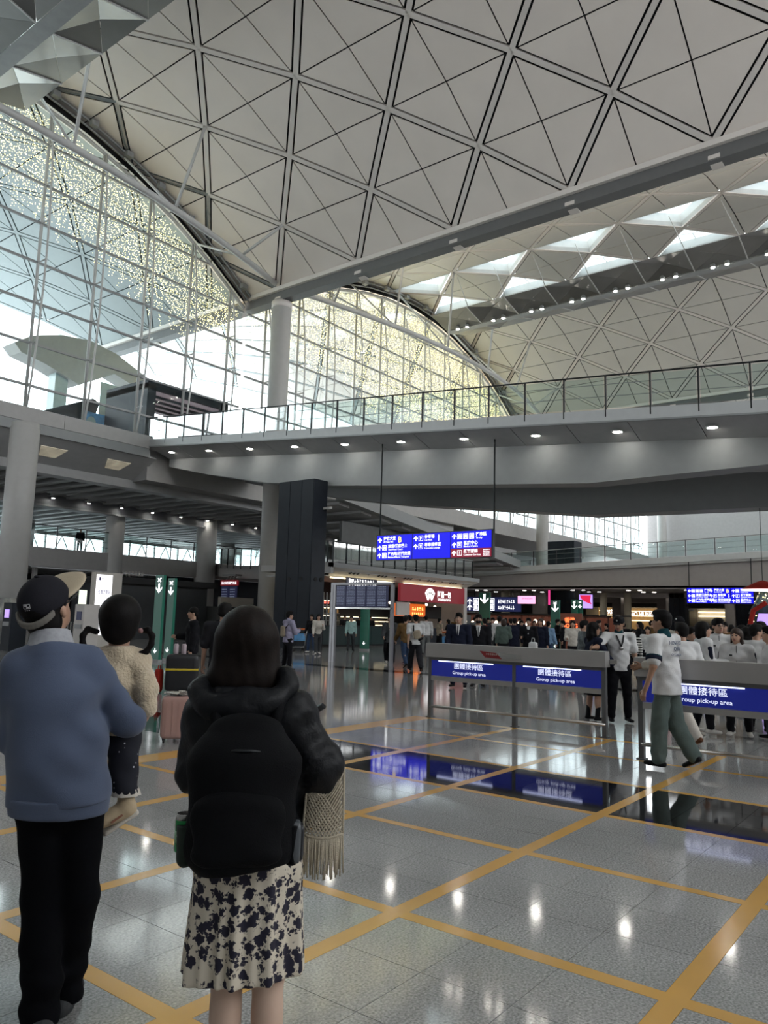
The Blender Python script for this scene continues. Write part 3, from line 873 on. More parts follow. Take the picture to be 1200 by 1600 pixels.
# ------------------------------------------------------------------ far ramp on the right
XR = 58.0
def zr(y): return 5.93 + (28.5 - y) * 0.036
RP = thing('ramp_walkway', 'distant rising walkway with green glass railing at right', 'bridge', (XR, 15, 5))
slab(-12, 37, XR, XR + 5, zr(-12) - 0.3, zr(-12) + 0.25, zr(37) - 0.3, zr(37) + 0.25).build('walkway_slab', m_deck, RP)
slab(-12, 37, XR - 0.06, XR, zr(-12) - 0.12, zr(-12) + 0.3, zr(37) - 0.12, zr(37) + 0.3).build('edge_fascia', m_fascia, RP)
slab(-12, 37, XR + 0.2, XR + 0.5, 4.35, zr(-12) - 0.3, 4.35, zr(37) - 0.3).build('girder', m_taupe, RP)
railing(RP, (XR, -12, zr(-12) + 0.3), (XR, 37, zr(37) + 0.3), 1.2, 2.0, m_glassr, (0.45, 0.85), top_m=m_dsteel)
CF = struct('ceiling', 'low far ceiling with small downlights beyond the walkway', (80, 10, 4.3))
MB().box(XR + 0.2, 112, -30, 48, 4.3, 4.5).build('slab', m_taupe, CF)
MB().box(66, 66.4, -30, 48, 3.9, 4.3).build('beam', m_taupe, CF)
MB().box(74, 74.4, -30, 48, 3.7, 4.3).build('beam', m_taupe, CF)
for k in range(9):
    y = -2 + 4.6 * k
    for x in (60.5, 64.0, 70.0):
        for dy in (0, 0.9):
            MB().lathe((x + 0.3 * (k % 2), y + dy, 4.285), [(0.16, 0.0), (0.16, 0.02)], 10).build('lamp', m_lamp2, CF)
BK = struct('wall_far', 'far wall of lit shops at the back of the hall', (84, 10, 0))
MB().box(84, 84.3, -30, 48, 0, 4.3).build('wall', m_farwall, BK)
# golden lit shopfronts
def shopfront(y0, y1, x, label, lit, strips, name='shopfront'):
    t = thing(name, label, 'shop', (x, (y0 + y1) / 2, 0))
    MB().box(x, x + 3.5, y0, y1, 3.35, 3.9).build('header', m_farwall, t)
    MB().box(x + 3.4, x + 3.5, y0, y1, 0, 3.4).build('back_panel', lit, t)
    MB().box(x, x + 3.5, y0, y0 + 0.12, 0, 3.9).build('side_wall', m_farwall, t)
    MB().box(x, x + 3.5, y1 - 0.12, y1, 0, 3.9).build('side_wall', m_farwall, t)
    for z in strips:
        MB().box(x + 3.2, x + 3.38, y0 + 0.3, y1 - 0.3, z, z + 0.07).build('shelf_light', m_warm, t)
    MB().box(x + 0.6, x + 1.3, y0 + 0.2, y1 - 0.2, 0, 1.1).build('counter', m_dark, t)
    return t
s1 = shopfront(at(1034, 975, x=78).y, at(914, 975, x=78).y, 78, 'far golden lit restaurant front with white lettering', m_gold, (2.0, 2.5, 3.0))
text('lettering', 'HO HUNG KEE', 0.62, (77.95, at(985, 960, x=78).y, at(1005, 963, x=78).z), (0, -1, 0), (0, 0, 1), m_txt, s1, bold=0.02, width=3.3)
text('lettering', 'PASTA', 0.62, (77.95, at(947, 960, x=78).y, at(950, 959, x=78).z), (0, -1, 0), (0, 0, 1), m_txt, s1, bold=0.02, width=1.2)
s2 = shopfront(at(1150, 975, x=78).y, at(1072, 975, x=78).y, 78, 'far pale grey shop interior right of the restaurant', m_palewall, (2.6, 3.0))
# columns standing under the far ceiling
m_creamcol = mat('cream_column', (0.62, 0.56, 0.44, 1), 0.5, var=0.05)
for i, (px, w, m, x, lab) in enumerate([(943, 11, m_creamcol, 66, 'lit cream column under the far ceiling left of the golden shop'),
                                      (981, 11, m_creamcol, 66, 'lit cream column in front of the golden restaurant'),
                                      (790, 14, m_creamcol, 62, 'lit cream column between the dark information boards'),
                                      (756, 19, m_taupe, 64, 'square grey pillar beside the green totem at centre'),
                                      (847, 22, m_taupe, 66, 'wide grey pillar left of the dark shaft'),
                                      (966, 14, m_taupe, 70, 'grey pillar between the two cream columns'),
                                      (1036, 14, m_taupe, 70, 'grey pillar left of the far dark shaft'),
                                      (1142, 14, m_palewall, 72, 'pale pillar under the far blue sign')]):
    p = at(px, 960, x=x); d = (p - EYE).dot(_F); r = w / FPX * d / 2
    t = struct('column', lab, (p.x, p.y, 0))
    if m is m_creamcol: MB().lathe((p.x, p.y, 0), [(r, 0), (r, 4.3)], 16).build('shaft', m, t, True)
    else: MB().box(p.x - r, p.x + r, p.y - r, p.y + r, 0, 4.3).build('shaft', m, t)
    MB().lathe((p.x, p.y, 0), [(r * 1.1, 0), (r * 1.1, 0.2)], 16).build('base_ring', m_dsteel, t)
# dark lift shafts
def shaft(x, y, wx, wy, h, label, notes=True):
    t = struct('shaft', label, (x, y, 0))
    for k in range(3):
        MB().box(x, x + 0.05, y + wy * k / 3 + 0.012, y + wy * (k + 1) / 3 - 0.012, 0, h).build('cladding_panel', m_dark, t)
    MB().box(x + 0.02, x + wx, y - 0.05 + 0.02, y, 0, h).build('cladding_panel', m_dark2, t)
    MB().box(x + 0.04, x + wx - 0.02, y, y + wy - 0.02, 0, h).build('core', m_dark, t)
    for k in (0.25, 0.6):
        c = MB().tube((x - 0.01, y + wy * k, 3.3), (x + 0.02, y + wy * k, 3.3), 0.11, 12); c.build('speaker_grille', m_black, t)
    for k in (0.35, 0.75):
        MB().tube((x + wx * k, y - 0.05, 3.3), (x + wx * k, y - 0.02, 3.3), 0.11, 12).build('speaker_grille', m_black, t)
    MB().obox((x + wx * 0.8, y - 0.25, h - 1.35), (0.1, 0, 0.02), (0, 0.2, 0), (0, 0, 0.06)).build('camera_unit', m_steel, t)
    return t
shaft(26.6, 24.75, 0.95, 2.35, 8.1, 'dark blue clad shaft beside the white column under the footbridge')
shaft(61.0, 26.6, 1.6, 2.4, 8.5, 'distant dark shaft behind the far walkway railing')
shaft(66.0, at(1070, 960, x=66).y, 1.2, at(1046, 960, x=66).y - at(1070, 960, x=66).y, 4.3, 'far black pillar above the crowd right of the restaurant lettering')
shaft(72.0, at(1174, 960, x=72).y, 1.2, at(1150, 960, x=72).y - at(1174, 960, x=72).y, 4.3, 'far black pillar at right under the blue sign')

# ------------------------------------------------------------------ hanging direction signs
ARW = [(-0.5, 0.05), (0, 0.5), (0.5, 0.05), (0.5, -0.15), (0.13, 0.16), (0.13, -0.5), (-0.13, -0.5), (-0.13, 0.16), (-0.5, -0.15)]
def arrow(c, s, right, up, m, parent, rot=0.0, name='arrow'):
    right, up = Vector(right), Vector(up); nr = right.cross(up); ca, sa = math.cos(rot), math.sin(rot)
    pts = [Vector(c) + right * ((x * ca - y * sa) * s) + up * ((x * sa + y * ca) * s) + nr * 0.004 for x, y in ARW]
    MB().prism(pts, nr * 0.004).build(name, m, parent)
def icon(c, s, right, up, m, inner, parent, glyph='car'):
    right, up = Vector(right), Vector(up); nr = right.cross(up); c = Vector(c)
    b = MB()
    for dx, dy, w, h in ((0, 0.46, 0.5, 0.04), (0, -0.46, 0.5, 0.04), (-0.46, 0, 0.04, 0.5), (0.46, 0, 0.04, 0.5)):
        b.obox(c + right * dx * s + up * dy * s + nr * 0.006, right * w * s, up * h * s, nr * 0.003)
    if glyph == 'vehicle':
        for dx, dy, w, h in ((0, 0.1, 0.28, 0.2), (0, -0.15, 0.32, 0.1), (-0.2, -0.3, 0.07, 0.06), (0.2, -0.3, 0.07, 0.06)):
            b.obox(c + right * dx * s + up * dy * s + nr * 0.006, right * w * s, up * h * s, nr * 0.003)
    elif glyph == 'cross':
        for a in (0.785, -0.785):
            d = right * math.cos(a) + up * math.sin(a); e = right * -math.sin(a) + up * math.cos(a)
            b.obox(c + nr * 0.006, d * 0.3 * s, e * 0.07 * s, nr * 0.003)
    b.build('pictogram', m, parent)
    if glyph in 'P?i':
        text('pictogram', glyph, 0.85 * s, c - up * 0.3 * s - right * 0.02 * s, right, up, m, parent, 'CENTER', 0.02, 0.008)
RT, UP = (0, -1, 0), (0, 0, 1)
m_txtw = emitter('white_sign_print', (0.95, 0.97, 1.0, 1), 1.15)
def dir_sign(x, ya, yb, z0, z1, label, rods=None, far=False):
    """three-panel sign in a plane X = x, read from -X; ya (left) > yb (right)"""
    t = thing('direction_sign', label, 'sign', (x, (ya + yb) / 2, z0))
    W, H = ya - yb, z1 - z0
    MB().box(x + 0.02, x + 0.2, yb - 0.04, ya + 0.04, z0 - 0.04, z1 + 0.04).build('casing', m_railb, t)
    pw = W / 3; g = 0.02
    fx = x + 0.005
    for k in range(3):
        a = ya - pw * k - g; b = ya - pw * (k + 1) + g
        if k == 2 and not far:
            MB().box(fx, x + 0.02, b, a, z0 + H * 0.34, z1).build('panel', m_blue, t)
            MB().box(fx, x + 0.02, b, a, z0, z0 + H * 0.335).build('panel', m_red, t)
        else:
            MB().box(fx, x + 0.02, b, a, z0, z1).build('panel', m_blue, t)
    rows = [z1 - H * 0.19, z1 - H * 0.51, z1 - H * 0.83]
    T = [[('接機大堂', 'Arrivals Hall', '', 'B'), ('旅遊/酒店巴士', 'Tour/Hotel Coach', 'v', ''), ('往內地/澳門交通', 'Mainland/Macau Transport', 'v', '')],
         [('停車場', 'Car Park', 'P', '1'), ('專車候車室', 'Limousine Lounge', 'x', '')],
         [('往市區', 'To city', 'vvv', ''), ('醫療中心', 'Medical Centre', 'x', ''), ('顧客服務', 'Customer Services', '?', '')]]
    if far:
        T = [[('往市區', 'To city', 'vvv', ''), ('旅遊/酒店巴士', 'Tour/Hotel Coach', 'v', ''), ('往內地/澳門交通', 'Mainland/Macau', 'v', '')],
             [('接機大堂', 'Arrivals Hall', '', 'B'), ('停車場', 'Car Park', 'P', '1'), ('專車候車室', 'Limousine Lounge', 'x', '')],
             [('離港大堂', 'Departures', 'v', ''), ('顧客服務', 'Customer Services', '?', ''), ('醫療中心', 'Medical Centre', 'x', '')]]
    for k, col in enumerate(T):
        for r, (zh, en, ic, big) in enumerate(col):
            z = rows[r]; y = ya - pw * k - 0.18 * H / 1.05
            s = H / 1.05
            arrow((fx, y, z), 0.21 * s, RT, UP, m_txtw, t, (math.pi / 2 if far and k == 0 else 0))
            y -= 0.2 * s
            for ch in ic:
                icon((fx, y - 0.06 * s, z), 0.22 * s, RT, UP, m_txtw, None, t, 'vehicle' if ch == 'v' else ('cross' if ch == 'x' else ch))
                y -= 0.28 * s
            y -= (-0.03 if ic else 0.0)
            text('lettering', zh, 0.165 * s, (fx, y, z + 0.005), RT, UP, m_txtw, t, bold=0.02)
            text('lettering', en, 0.105 * s, (fx, y, z - 0.115 * s), RT, UP, m_txtw, t, bold=0.008)
            if big:
                yo = y - (0.78 if big == 'B' else 0.62) * s
                text('lettering', big, 0.34 * s, (fx, yo, z - 0.12 * s), RT, UP, m_yel if big == 'B' else m_txtw, t, bold=0.02)
            if zh == '顧客服務' and not far:
                for q in range(4):
                    strokes('small_print', 0, 0, 0.3, 0.045, 8, (fx, y - 0.92, z + 0.08 - 0.075 * q), RT, UP, m_txtw, t, q)
    for y in (rods or []):
        MB().tube((x + 0.1, y, z1), (x + 0.1, y, rods_top(y)), 0.035, 8).build('hanging_rod', m_railb, t)
    return t
def rods_top(y): return zb(y) - 0.22
dir_sign(26.87, 21.05, 15.2, 4.12, 5.19, 'three-panel blue direction sign hanging from the footbridge on two rods', (20.95, 15.15))
zr_top = 4.35
rods_top = lambda y: zr(y) - 0.05
dir_sign(57.88, 16.55, 12.07, 3.25, 4.33, 'distant blue direction sign hanging over the crowd at right', (16.4, 12.2), True)

# ------------------------------------------------------------------ shop block with its own mezzanine
SB = struct('wall_shop', 'shop block with a railed mezzanine above it', (37, 28, 0))
SY = 26.5
MB().box(30.0, 44.3, SY, 31.7, 3.95, 4.3).build('mezzanine_slab', m_deck, SB)
MB().prism([(29.8, SY - 0.2, 4.36), (44.9, SY - 0.2, 4.36), (44.9, SY - 0.2, 4.12), (29.8, SY - 0.2, 4.12)], (0, 0.2, 0)).build('edge_strip', m_web, SB)
MB().prism([(29.8, SY - 0.2, 4.12), (44.9, SY - 0.2, 4.12), (44.2, SY + 0.4, 3.72), (30.3, SY + 0.4, 3.72)], (0, 0.06, 0.04)).build('fascia', m_deckpale, SB)
MB().prism([(29.8, SY - 0.2, 4.36), (29.8, 29.3, 4.36), (29.8, 29.3, 3.8), (29.8, SY - 0.2, 3.8)], (0.2, 0, 0)).build('fascia', m_deck, SB)
MB().box(30.2, 44.0, SY + 0.5, 31.5, 3.68, 3.74).build('soffit', m_soffit, SB)
k = 0; x = 32.0
while x < 44.0:
    trip = (k % 2 == 0)
    for d in ((-0.32, 0, 0.32) if trip else (0,)):
        c = Vector((x + d, SY + 0.06, 3.93)); n = Vector((0, -0.55, -0.83)).normalized()
        MB().tube(c, c + n * 0.03, 0.12 if trip else 0.07, 12).build('speaker_ring', m_dsteel, SB)
        MB().tube(c, c + n * 0.032, 0.09 if trip else 0.05, 12).build('speaker_grille', m_black, SB)
    x += 1.25; k += 1
railing(SB, (30.1, SY - 0.05, 4.36), (44.2, SY - 0.05, 4.36), 1.15, 1.1, m_glassr, (0.2,), top_m=m_dsteel)
railing(SB, (29.95, SY + 0.2, 4.36), (29.95, 29.2, 4.36), 1.15, 1.4, m_glassr, (0.2,), top_m=m_dsteel)
# mezzanine edge swinging back behind the white column to the left-hand mezzanine
SB2 = struct('trim_24', 'curving mezzanine edge with railing behind the tall white column', (38, 40, 4.5))
ed = [Vector((35.6, 33.2, 4.9)), Vector((36.6, 37.6, 4.9)), Vector((38.2, 42.5, 5.1)), Vector((40.6, 48.2, 5.5))]
for a_, b_ in zip(ed[:-1], ed[1:]):
    MB().prism([a_, b_, b_ - Vector((0, 0, 0.95)), a_ - Vector((0, 0, 0.95))], (0.25, 0, 0)).build('fascia', m_deck, SB2)
    MB().prism([a_ - Vector((0, 0, 0.3)), b_ - Vector((0, 0, 0.3)), b_ + Vector((9, 0, -0.3)), a_ + Vector((9, 0, -0.3))], (0, 0, 0.25)).build('slab', m_deck, SB2)
    railing(SB2, a_, b_, 1.25, 1.6, m_glassr, (0.3,), top_m=m_railb)
MB().box(36.0, 60.0, 49.0, 49.4, 0, 4.3).build('wall', m_dark, SB2)
MB().box(36.6, 44.3, 31.5, 31.7, 4.3, 7.6).build('upper_wall', m_darkgrey, SB)
MB().box(33.2, 44.3, 31.5, 31.7, 0, 3.7).build('back_wall', m_dark, SB)
MB().box(43.9, 44.3, SY + 0.4, 31.5, 0, 3.9).build('end_wall', m_palewall, SB)
MB().tube((30.4, SY + 0.35, 3.62), (36.0, SY + 0.35, 3.62), 0.04, 6).build('light_strip', m_warm, SB)
MB().tube((37.0, SY + 0.35, 3.64), (43.5, SY + 0.35, 3.64), 0.04, 6).build('light_strip', m_warm, SB)
# overhead structure seen above the shop mezzanine
UB = struct('trim_23', 'sloping beam and ribbed underside seen behind the blue sign', (38, 34, 7))
MB().prism([(34.9, 30.0, 8.6), (62, 30.0, 5.6), (62, 30.0, 6.2), (34.9, 30.0, 9.4)], (0, 0.6, 0)).build('sloping_beam', m_web, UB)
for k in range(12):
    a = 35.2 + 2.2 * k
    z = 8.6 - (a - 34.9) * 0.11
    MB().prism([(a, 30.6, z), (a + 1.0, 30.6, z - 0.12), (a + 0.5, 37.0, z - 0.2), (a - 0.3, 37.0, z)], (0, 0, -0.16)).build('rib', m_soffit, UB)
MB().prism([(34.9, 30.6, 8.6), (62, 30.6, 5.7), (62, 37.3, 5.7), (34.9, 37.3, 8.6)], (0, 0, 0.1)).build('underside', m_soffit, UB)

# left shop: counter, menu glow, shelves
cf = thing('coffee_counter', 'dark cafe counter with lit shelves under the shop mezzanine', 'counter', (33, 25.6, 0))
for k in range(5):
    MB().box(30.8 + 1.1 * k + 0.01, 31.9 + 1.1 * k - 0.01, 26.9, 27.6, 0.1, 1.05).build('front_panel', m_darkgreen, cf)
MB().box(30.75, 36.4, 26.85, 27.7, 1.05, 1.1).build('worktop', m_dark2, cf)
MB().box(30.75, 36.4, 26.95, 27.6, 0, 0.1).build('plinth', m_black, cf)
for z in (1.3, 1.75, 2.2):
    MB().box(31, 36.2, 31.1, 31.5, z, z + 0.04).build('shelf', m_dsteel, cf)
    MB().box(31, 36.2, 31.42, 31.48, z + 0.32, z + 0.36).build('shelf_light', m_warm, cf)
for k in range(6):
    MB().box(31.2 + 0.3 * k, 31.23 + 0.3 * k, 28.5, 28.6, 1.1, 2.9).build('lattice_bar', m_dsteel, cf)
MB().box(34.2, 35.4, 31.3, 31.4, 2.35, 2.5).build('neon_line', m_neonred, cf)
R = random.Random(3)
for k in range(26):
    x = 31.2 + R.random() * 5; z = R.choice((1.34, 1.79))
    b = MB().lathe((x, 31.25, z), [(0.05, 0), (0.05, 0.17), (0.02, 0.22), (0.02, 0.28)], 8).build('bottle', R.choice((m_palewall, m_darkgreen, m_gold)))
    tag(b, 'small bottle on the back shelves of the cafe counter', 'bottle', 'bottles behind the cafe counter')
ls = thing('lit_shop_name', 'glowing white shop lettering above the departures board', 'sign', (32.5, 26.6, 3.4))
strokes('lettering', 0, 0, 2.5, 0.42, 11, (31.6, 26.62, 3.22), (1, 0, 0), (0, 0, 1), m_txt, ls, 5)
MB().box(31.5, 34.2, 26.66, 26.72, 3.15, 3.68).build('backing', m_purple, ls)
# red bun shop
rs = thing('shop_sign', 'wide maroon shop sign with a white fan logo and lettering', 'sign', (40, 26.5, 2.6))
MB().box(36.3, 43.4, 26.55, 26.75, 2.6, 3.62).build('board', m_redboard, rs)
fan = []
for k in range(9):
    a = math.radians(145 - 110 * k / 8); fan.append((39.35 + 0.72 * math.cos(a) * 0.9, 26.53, 2.72 + 0.72 * math.sin(a) + 0.02))
fan += [(39.62, 26.53, 2.78), (39.55, 26.53, 2.70), (39.35, 26.53, 2.92), (39.15, 26.53, 2.70), (39.05, 26.53, 2.78)]
MB().prism(fan, (0, 0.02, 0)).build('fan_logo', m_txt, rs)
for k in range(4):
    a = math.radians(130 - 26 * k); c = Vector((39.35 + 0.42 * math.cos(a), 26.52, 2.76 + 0.42 * math.sin(a)))
    MB().obox(c, (0.03, 0, 0.05), (0, 0.004, 0), (0.06, 0, -0.03)).build('fan_mark', m_palewall, rs)
text('lettering', '阿昌一包', 0.42, (40.15, 26.53, 2.98), (1, 0, 0), (0, 0, 1), m_txt, rs, bold=0.02, width=1.55)
strokes('lettering', 0, 0, 1.5, 0.17, 12, (40.18, 26.53, 2.72), (1, 0, 0), (0, 0, 1), m_txt, rs, 9)
bs = thing('bun_shop', 'bun shop interior with orange menu screens under the maroon sign', 'shop', (40, 27, 0))
MB().box(36.3, 37.6, 26.8, 26.9, 1.75, 2.55).build('white_panel', m_palewall, bs)
MB().box(37.7, 39.0, 28.0, 28.1, 1.72, 2.5).build('menu_screen', m_menu, bs)
MB().box(39.3, 41.0, 28.0, 28.1, 1.72, 2.5).build('menu_screen', m_menu, bs)
for k, (x0, w) in enumerate(((37.8, 1.1), (39.45, 1.3))):
    strokes('menu_lettering', 0, 0, w, 0.22, 5, (x0, 27.98, 2.1), (1, 0, 0), (0, 0, 1), m_menutxt, bs, k)
    strokes('menu_lettering', 0, 0, w, 0.16, 6, (x0, 27.98, 1.82), (1, 0, 0), (0, 0, 1), m_menutxt, bs, k + 4)
MB().box(41.2, 43.2, 28.2, 28.3, 1.6, 2.4).build('dark_board', m_black, bs)
for z in (0.9, 1.15, 1.4):
    MB().box(36.4, 41.2, 30.6, 31.2, z, z + 0.03).build('shelf', m_dsteel, bs)
    MB().box(36.4, 41.2, 31.12, 31.18, z + 0.16, z + 0.2).build('shelf_light', m_warm, bs)
MB().box(36.4, 42.5, 27.9, 28.7, 0, 1.0).build('counter', m_dark2, bs)
for k in range(18):
    b = MB().lathe((36.6 + 0.26 * k, 30.8, R.choice((0.93, 1.18))), [(0.07, 0), (0.07, 0.12), (0.05, 0.15)], 8).build('jar', m_palewall)
    tag(b, 'pale jar on the back shelf of the bun shop', 'jar', 'jars in the bun shop')
for k in range(6):
    o = MB().ball((38.0 + 1.0 * k, 28.6, 2.52 - 0.12 * (k % 2)), 0.09, n=8, m=6).build('bulb', m_bulb, bs, True)
# stalls under the lamps
st = thing('food_stall', 'row of dark red food stalls behind the waiting crowd', 'stall', (54, 27, 0))
MB().box(53.2, 53.4, 20.5, 33, 2.0, 2.12).build('canopy_rail', m_rust, st)
for k in range(8):
    MB().box(53.2, 53.3, 20.6 + 1.7 * k, 20.7 + 1.7 * k, 0, 2.05).build('post', m_rust, st)
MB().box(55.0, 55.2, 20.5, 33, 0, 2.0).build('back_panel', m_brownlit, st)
MB().box(53.4, 54.2, 20.6, 33, 0, 1.0).build('counter', m_dark2, st)

# row of warm globe lamps hung from the stall canopy
for k in range(16):
    p = at(690 + 12.2 * k, 971 + (k % 3) * 2, x=53.0)
    g = MB().ball(p, 0.16, n=8, m=6).build('globe_lamp', m_bulb, st, True)
    MB().tube(p, (53.2, p.y, max(2.1, p.z + 0.2)), 0.012, 4).build('lamp_cord', m_black, st)
MB().box(53.15, 53.3, 19.0, 46, 2.1, 2.2).build('lamp_cable', m_black, st)
# ------------------------------------------------------------------ screens and boards further back
def board(px0, py0, px1, py1, x, face, label, name='display_screen', cat='screen', parts=None, stand=False):
    a, b = at(px0, py0, x=x), at(px1, py1, x=x)
    t = thing(name, label, cat, (x, (a.y + b.y) / 2, b.z))
    y0, y1, z0, z1 = b.y, a.y, b.z, a.z
    MB().box(x + 0.012, x + 0.12, y0 - 0.04, y1 + 0.04, z0 - 0.04, z1 + 0.04).build('casing', m_railb, t)
    MB().box(x, x + 0.012, y0, y1, z0, z1).build('face', face, t)
    if parts: parts(t, y0, y1, z0, z1)
    top = 4.3
    for y in (y0 + 0.15 * (y1 - y0), y1 - 0.15 * (y1 - y0)):
        MB().tube((x + 0.06, y, z1), (x + 0.06, y, top), 0.03, 6).build('hanger', m_railb, t)
    return t
def infop(t, y0, y1, z0, z1):
    w = y1 - y0
    for r in range(2):
        z = z1 - (z1 - z0) * (0.3 + 0.42 * r)
        arrow((59.99, y1 - 0.35, z), 0.5, RT, UP, m_txtw, t)
        icon((59.99, y1 - 1.0, z), 0.55, RT, UP, m_txtw, None, t, 'vehicle')
        icon((59.99, y1 - 1.8, z), 0.55, RT, UP, m_txtw, None, t, 'vehicle')
        icon((59.99, y1 - 2.6, z), 0.55, RT, UP, m_txtw, None, t, 'vehicle')
        strokes('lettering', 3.2, -0.18, max(0.6, w - 3.8), 0.36, 8, (59.99, y1, z), RT, UP, m_txtw, t, r)
board(729, 933, 814, 956, 60.0, m_navy, 'long dark navy information board behind the bun shop', 'information_board', 'sign', infop)
def pinkp(t, y0, y1, z0, z1):
    strokes('lettering', 0.25 * (y1 - y0), 0, 0.6 * (y1 - y0), 0.16, 12, (58.98, y1, z1 - 0.45 * (z1 - z0)), RT, UP, m_magenta, t, 2)
board(809, 931, 836.5, 943.5, 59.0, m_pink, 'pale pink advertising screen hanging above the crowd', parts=pinkp)
def redp(t, y0, y1, z0, z1):
    m = (y0 + y1) / 2; x = 58.99
    MB().prism([(x, m + 0.5, z1 - 0.05), (x, m - 0.42, z1 - 0.05), (x, m - 0.36, z0 + 0.55), (x, m - 0.5, z0 + 0.3), (x, m + 0.15, z0 + 0.55), (x, m + 0.42, z0 + 0.8)], (-0.008, 0, 0)).build('red_figure', m_crimson, t)
board(905, 929, 926, 950.5, 59.0, m_lilac, 'lilac screen showing a red figure right of the dark shaft', parts=redp)
board(856.5, 922, 859.5, 945, 60.5, m_magenta, 'thin magenta strip screen seen edge on left of the dark shaft')
# neon sign among the stalls
nb = at(890, 985, x=40)
ns = thing('neon_sign', 'glowing orange neon sign among the stalls behind the crowd', 'sign', (40, nb.y, 0.6))
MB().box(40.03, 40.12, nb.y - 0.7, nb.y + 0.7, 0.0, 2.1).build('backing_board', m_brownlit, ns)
for k, (s, z) in enumerate((('香港', 1.62), ('HONG', 1.32), ('KONG', 1.02), ('手信', 0.68))):
    text('neon_lettering', s, 0.30, (40.02, nb.y, z), RT, UP, m_neon, ns, 'CENTER', 0.025)
# green sorting totems
def totem(x, y, h, label, w=0.34, s=1.0, rz=0.0):
    t = thing('green_totem', label, 'totem', (x, y, 0), rz)
    b = MB().box(-0.05, 0.05, -w / 2, w / 2, 0.0, h).build('slab', m_green, None); attach(b, t, True)
    b = MB().box(-0.07, 0.07, -w / 2 - 0.02, w / 2 + 0.02, 0.0, 0.08).build('foot', m_dsteel, None); attach(b, t, True)
    for z, sc in ((h - 0.42, 0.26 * w / 0.34), (0.35, 0.16)):
        m = MB().prism([Vector((-0.052, -x_ * sc, z + y_ * sc)) for x_, y_ in ARW][::-1], (-0.004, 0, 0))
        # point the arrow down
        m.v = [(v[0], v[1], 2 * z - v[2]) for v in m.v]
        attach(m.build('arrow', m_txtw, None), t, True)
    m = MB().prism([(-0.052, 0.1, h - 0.2), (-0.052, 0.04, h - 0.22), (-0.052, -0.11, h - 0.1), (-0.052, -0.06, h - 0.08)], (-0.004, 0, 0))
    m.prism([(-0.052, 0.1, h - 0.11), (-0.052, 0.06, h - 0.09), (-0.052, -0.1, h - 0.2), (-0.052, -0.06, h - 0.23)], (-0.004, 0, 0))
    attach(m.build('plane_symbol', m_txtw, None), t, True)
    return t
totem(15.1, 20.5, 2.72, 'left tall green totem with a down arrow beside the girl', 0.40)
totem(15.75, 20.75, 2.66, 'right of the paired tall green totems beside the girl', 0.34)
tp = at(757, 985, x=44); totem(44, tp.y, 3.4, 'green totem in front of the square grey pillar at centre', 0.8)
tp = at(868, 985, x=38); totem(38, tp.y, 2.75, 'green totem left of the neon sign', 0.5)
tp = at(898, 985, x=46); totem(46, tp.y, 3.05, 'left of two far green totems below the lilac screen', 0.42)
tp = at(905, 985, x=46); totem(46.2, tp.y, 3.05, 'right of two far green totems below the lilac screen', 0.3)
tp = at(590, 985, x=30); totem(29.0, tp.y, 2.6, 'dark green totem under the departures board', 0.5)

# departures board on two steel posts
m_fpost = mat('board_post_steel', (0.22, 0.22, 0.23, 1), 0.35, 0.5)
FX0, FYa, FYb = 20.4, 17.75, 15.35
fb = thing('departures_board', 'grey flight information board on two steel posts in front of the cafe', 'board', (FX0, (FYa + FYb) / 2, 0))
for y in (FYa + 0.12, FYa - 0.0, FYb - 0.1):
    MB().box(FX0 - 0.05, FX0 + 0.05, y - 0.05, y + 0.05, 0, 2.72).build('post', m_fpost, fb)
MB().box(FX0 - 0.06, FX0 + 0.06, FYb - 0.15, FYa + 0.15, 2.66, 2.74).build('top_rail', m_fpost, fb)
for k in range(5):
    a = FYa - 0.08 - 0.45 * k
    s = MB().box(FX0 - 0.03, FX0 + 0.03, a - 0.43, a, 1.9, 2.64).build('screen', m_fids, fb)
    for r in range(13):
        strokes('flight_row', 0.02, 0, 0.36, 0.026, 9, (FX0 - 0.035, a, 2.58 - 0.052 * r), RT, UP, m_fidstxt, s, k * 20 + r)
MB().box(FX0 - 0.05, FX0 + 0.05, FYb - 0.1, FYa, 1.84, 1.9).build('bottom_rail', m_cladmetal, fb)
# hanging transfer board with red header
hb = thing('transfer_board', 'small hanging transport screen with a red header left of the white column', 'board', (29.6, 33.5, 2.6))
p = at(358, 925, x=36.9); c = p.y; xh = 36.9
MB().box(xh - 0.06, xh + 0.06, c - 0.9, c + 0.9, 3.57, 3.95).build('header', m_redboard, hb)
text('lettering', '往內地及澳門交通', 0.21, (xh - 0.065, c + 0.8, 3.67), RT, UP, m_txtw, hb, bold=0.01, width=1.58)
for s_ in (-1, 1):
    MB().box(xh - 0.05, xh + 0.05, c + s_ * 0.43 - 0.36, c + s_ * 0.43 + 0.36, 2.06, 3.52).build('screen', m_fids, hb)
    for r in range(7):
        strokes('timetable_row', 0.06, 0, 0.52, 0.075, 6, (xh - 0.055, c + s_ * 0.43 + 0.35, 3.26 - 0.175 * r), RT, UP, m_fidstxt, hb, r + 40)
for s_ in (-0.35, 0, 0.35):
    MB().tube((xh + 0.02, c + s_, 3.95), (xh + 0.3, c + s_, 4.3), 0.07, 8).build('hanger', m_dsteel, hb)
MB().box(xh - 0.1, xh + 0.5, c - 0.7, c + 0.7, 4.26, 4.38).build('mount', m_dsteel, hb)
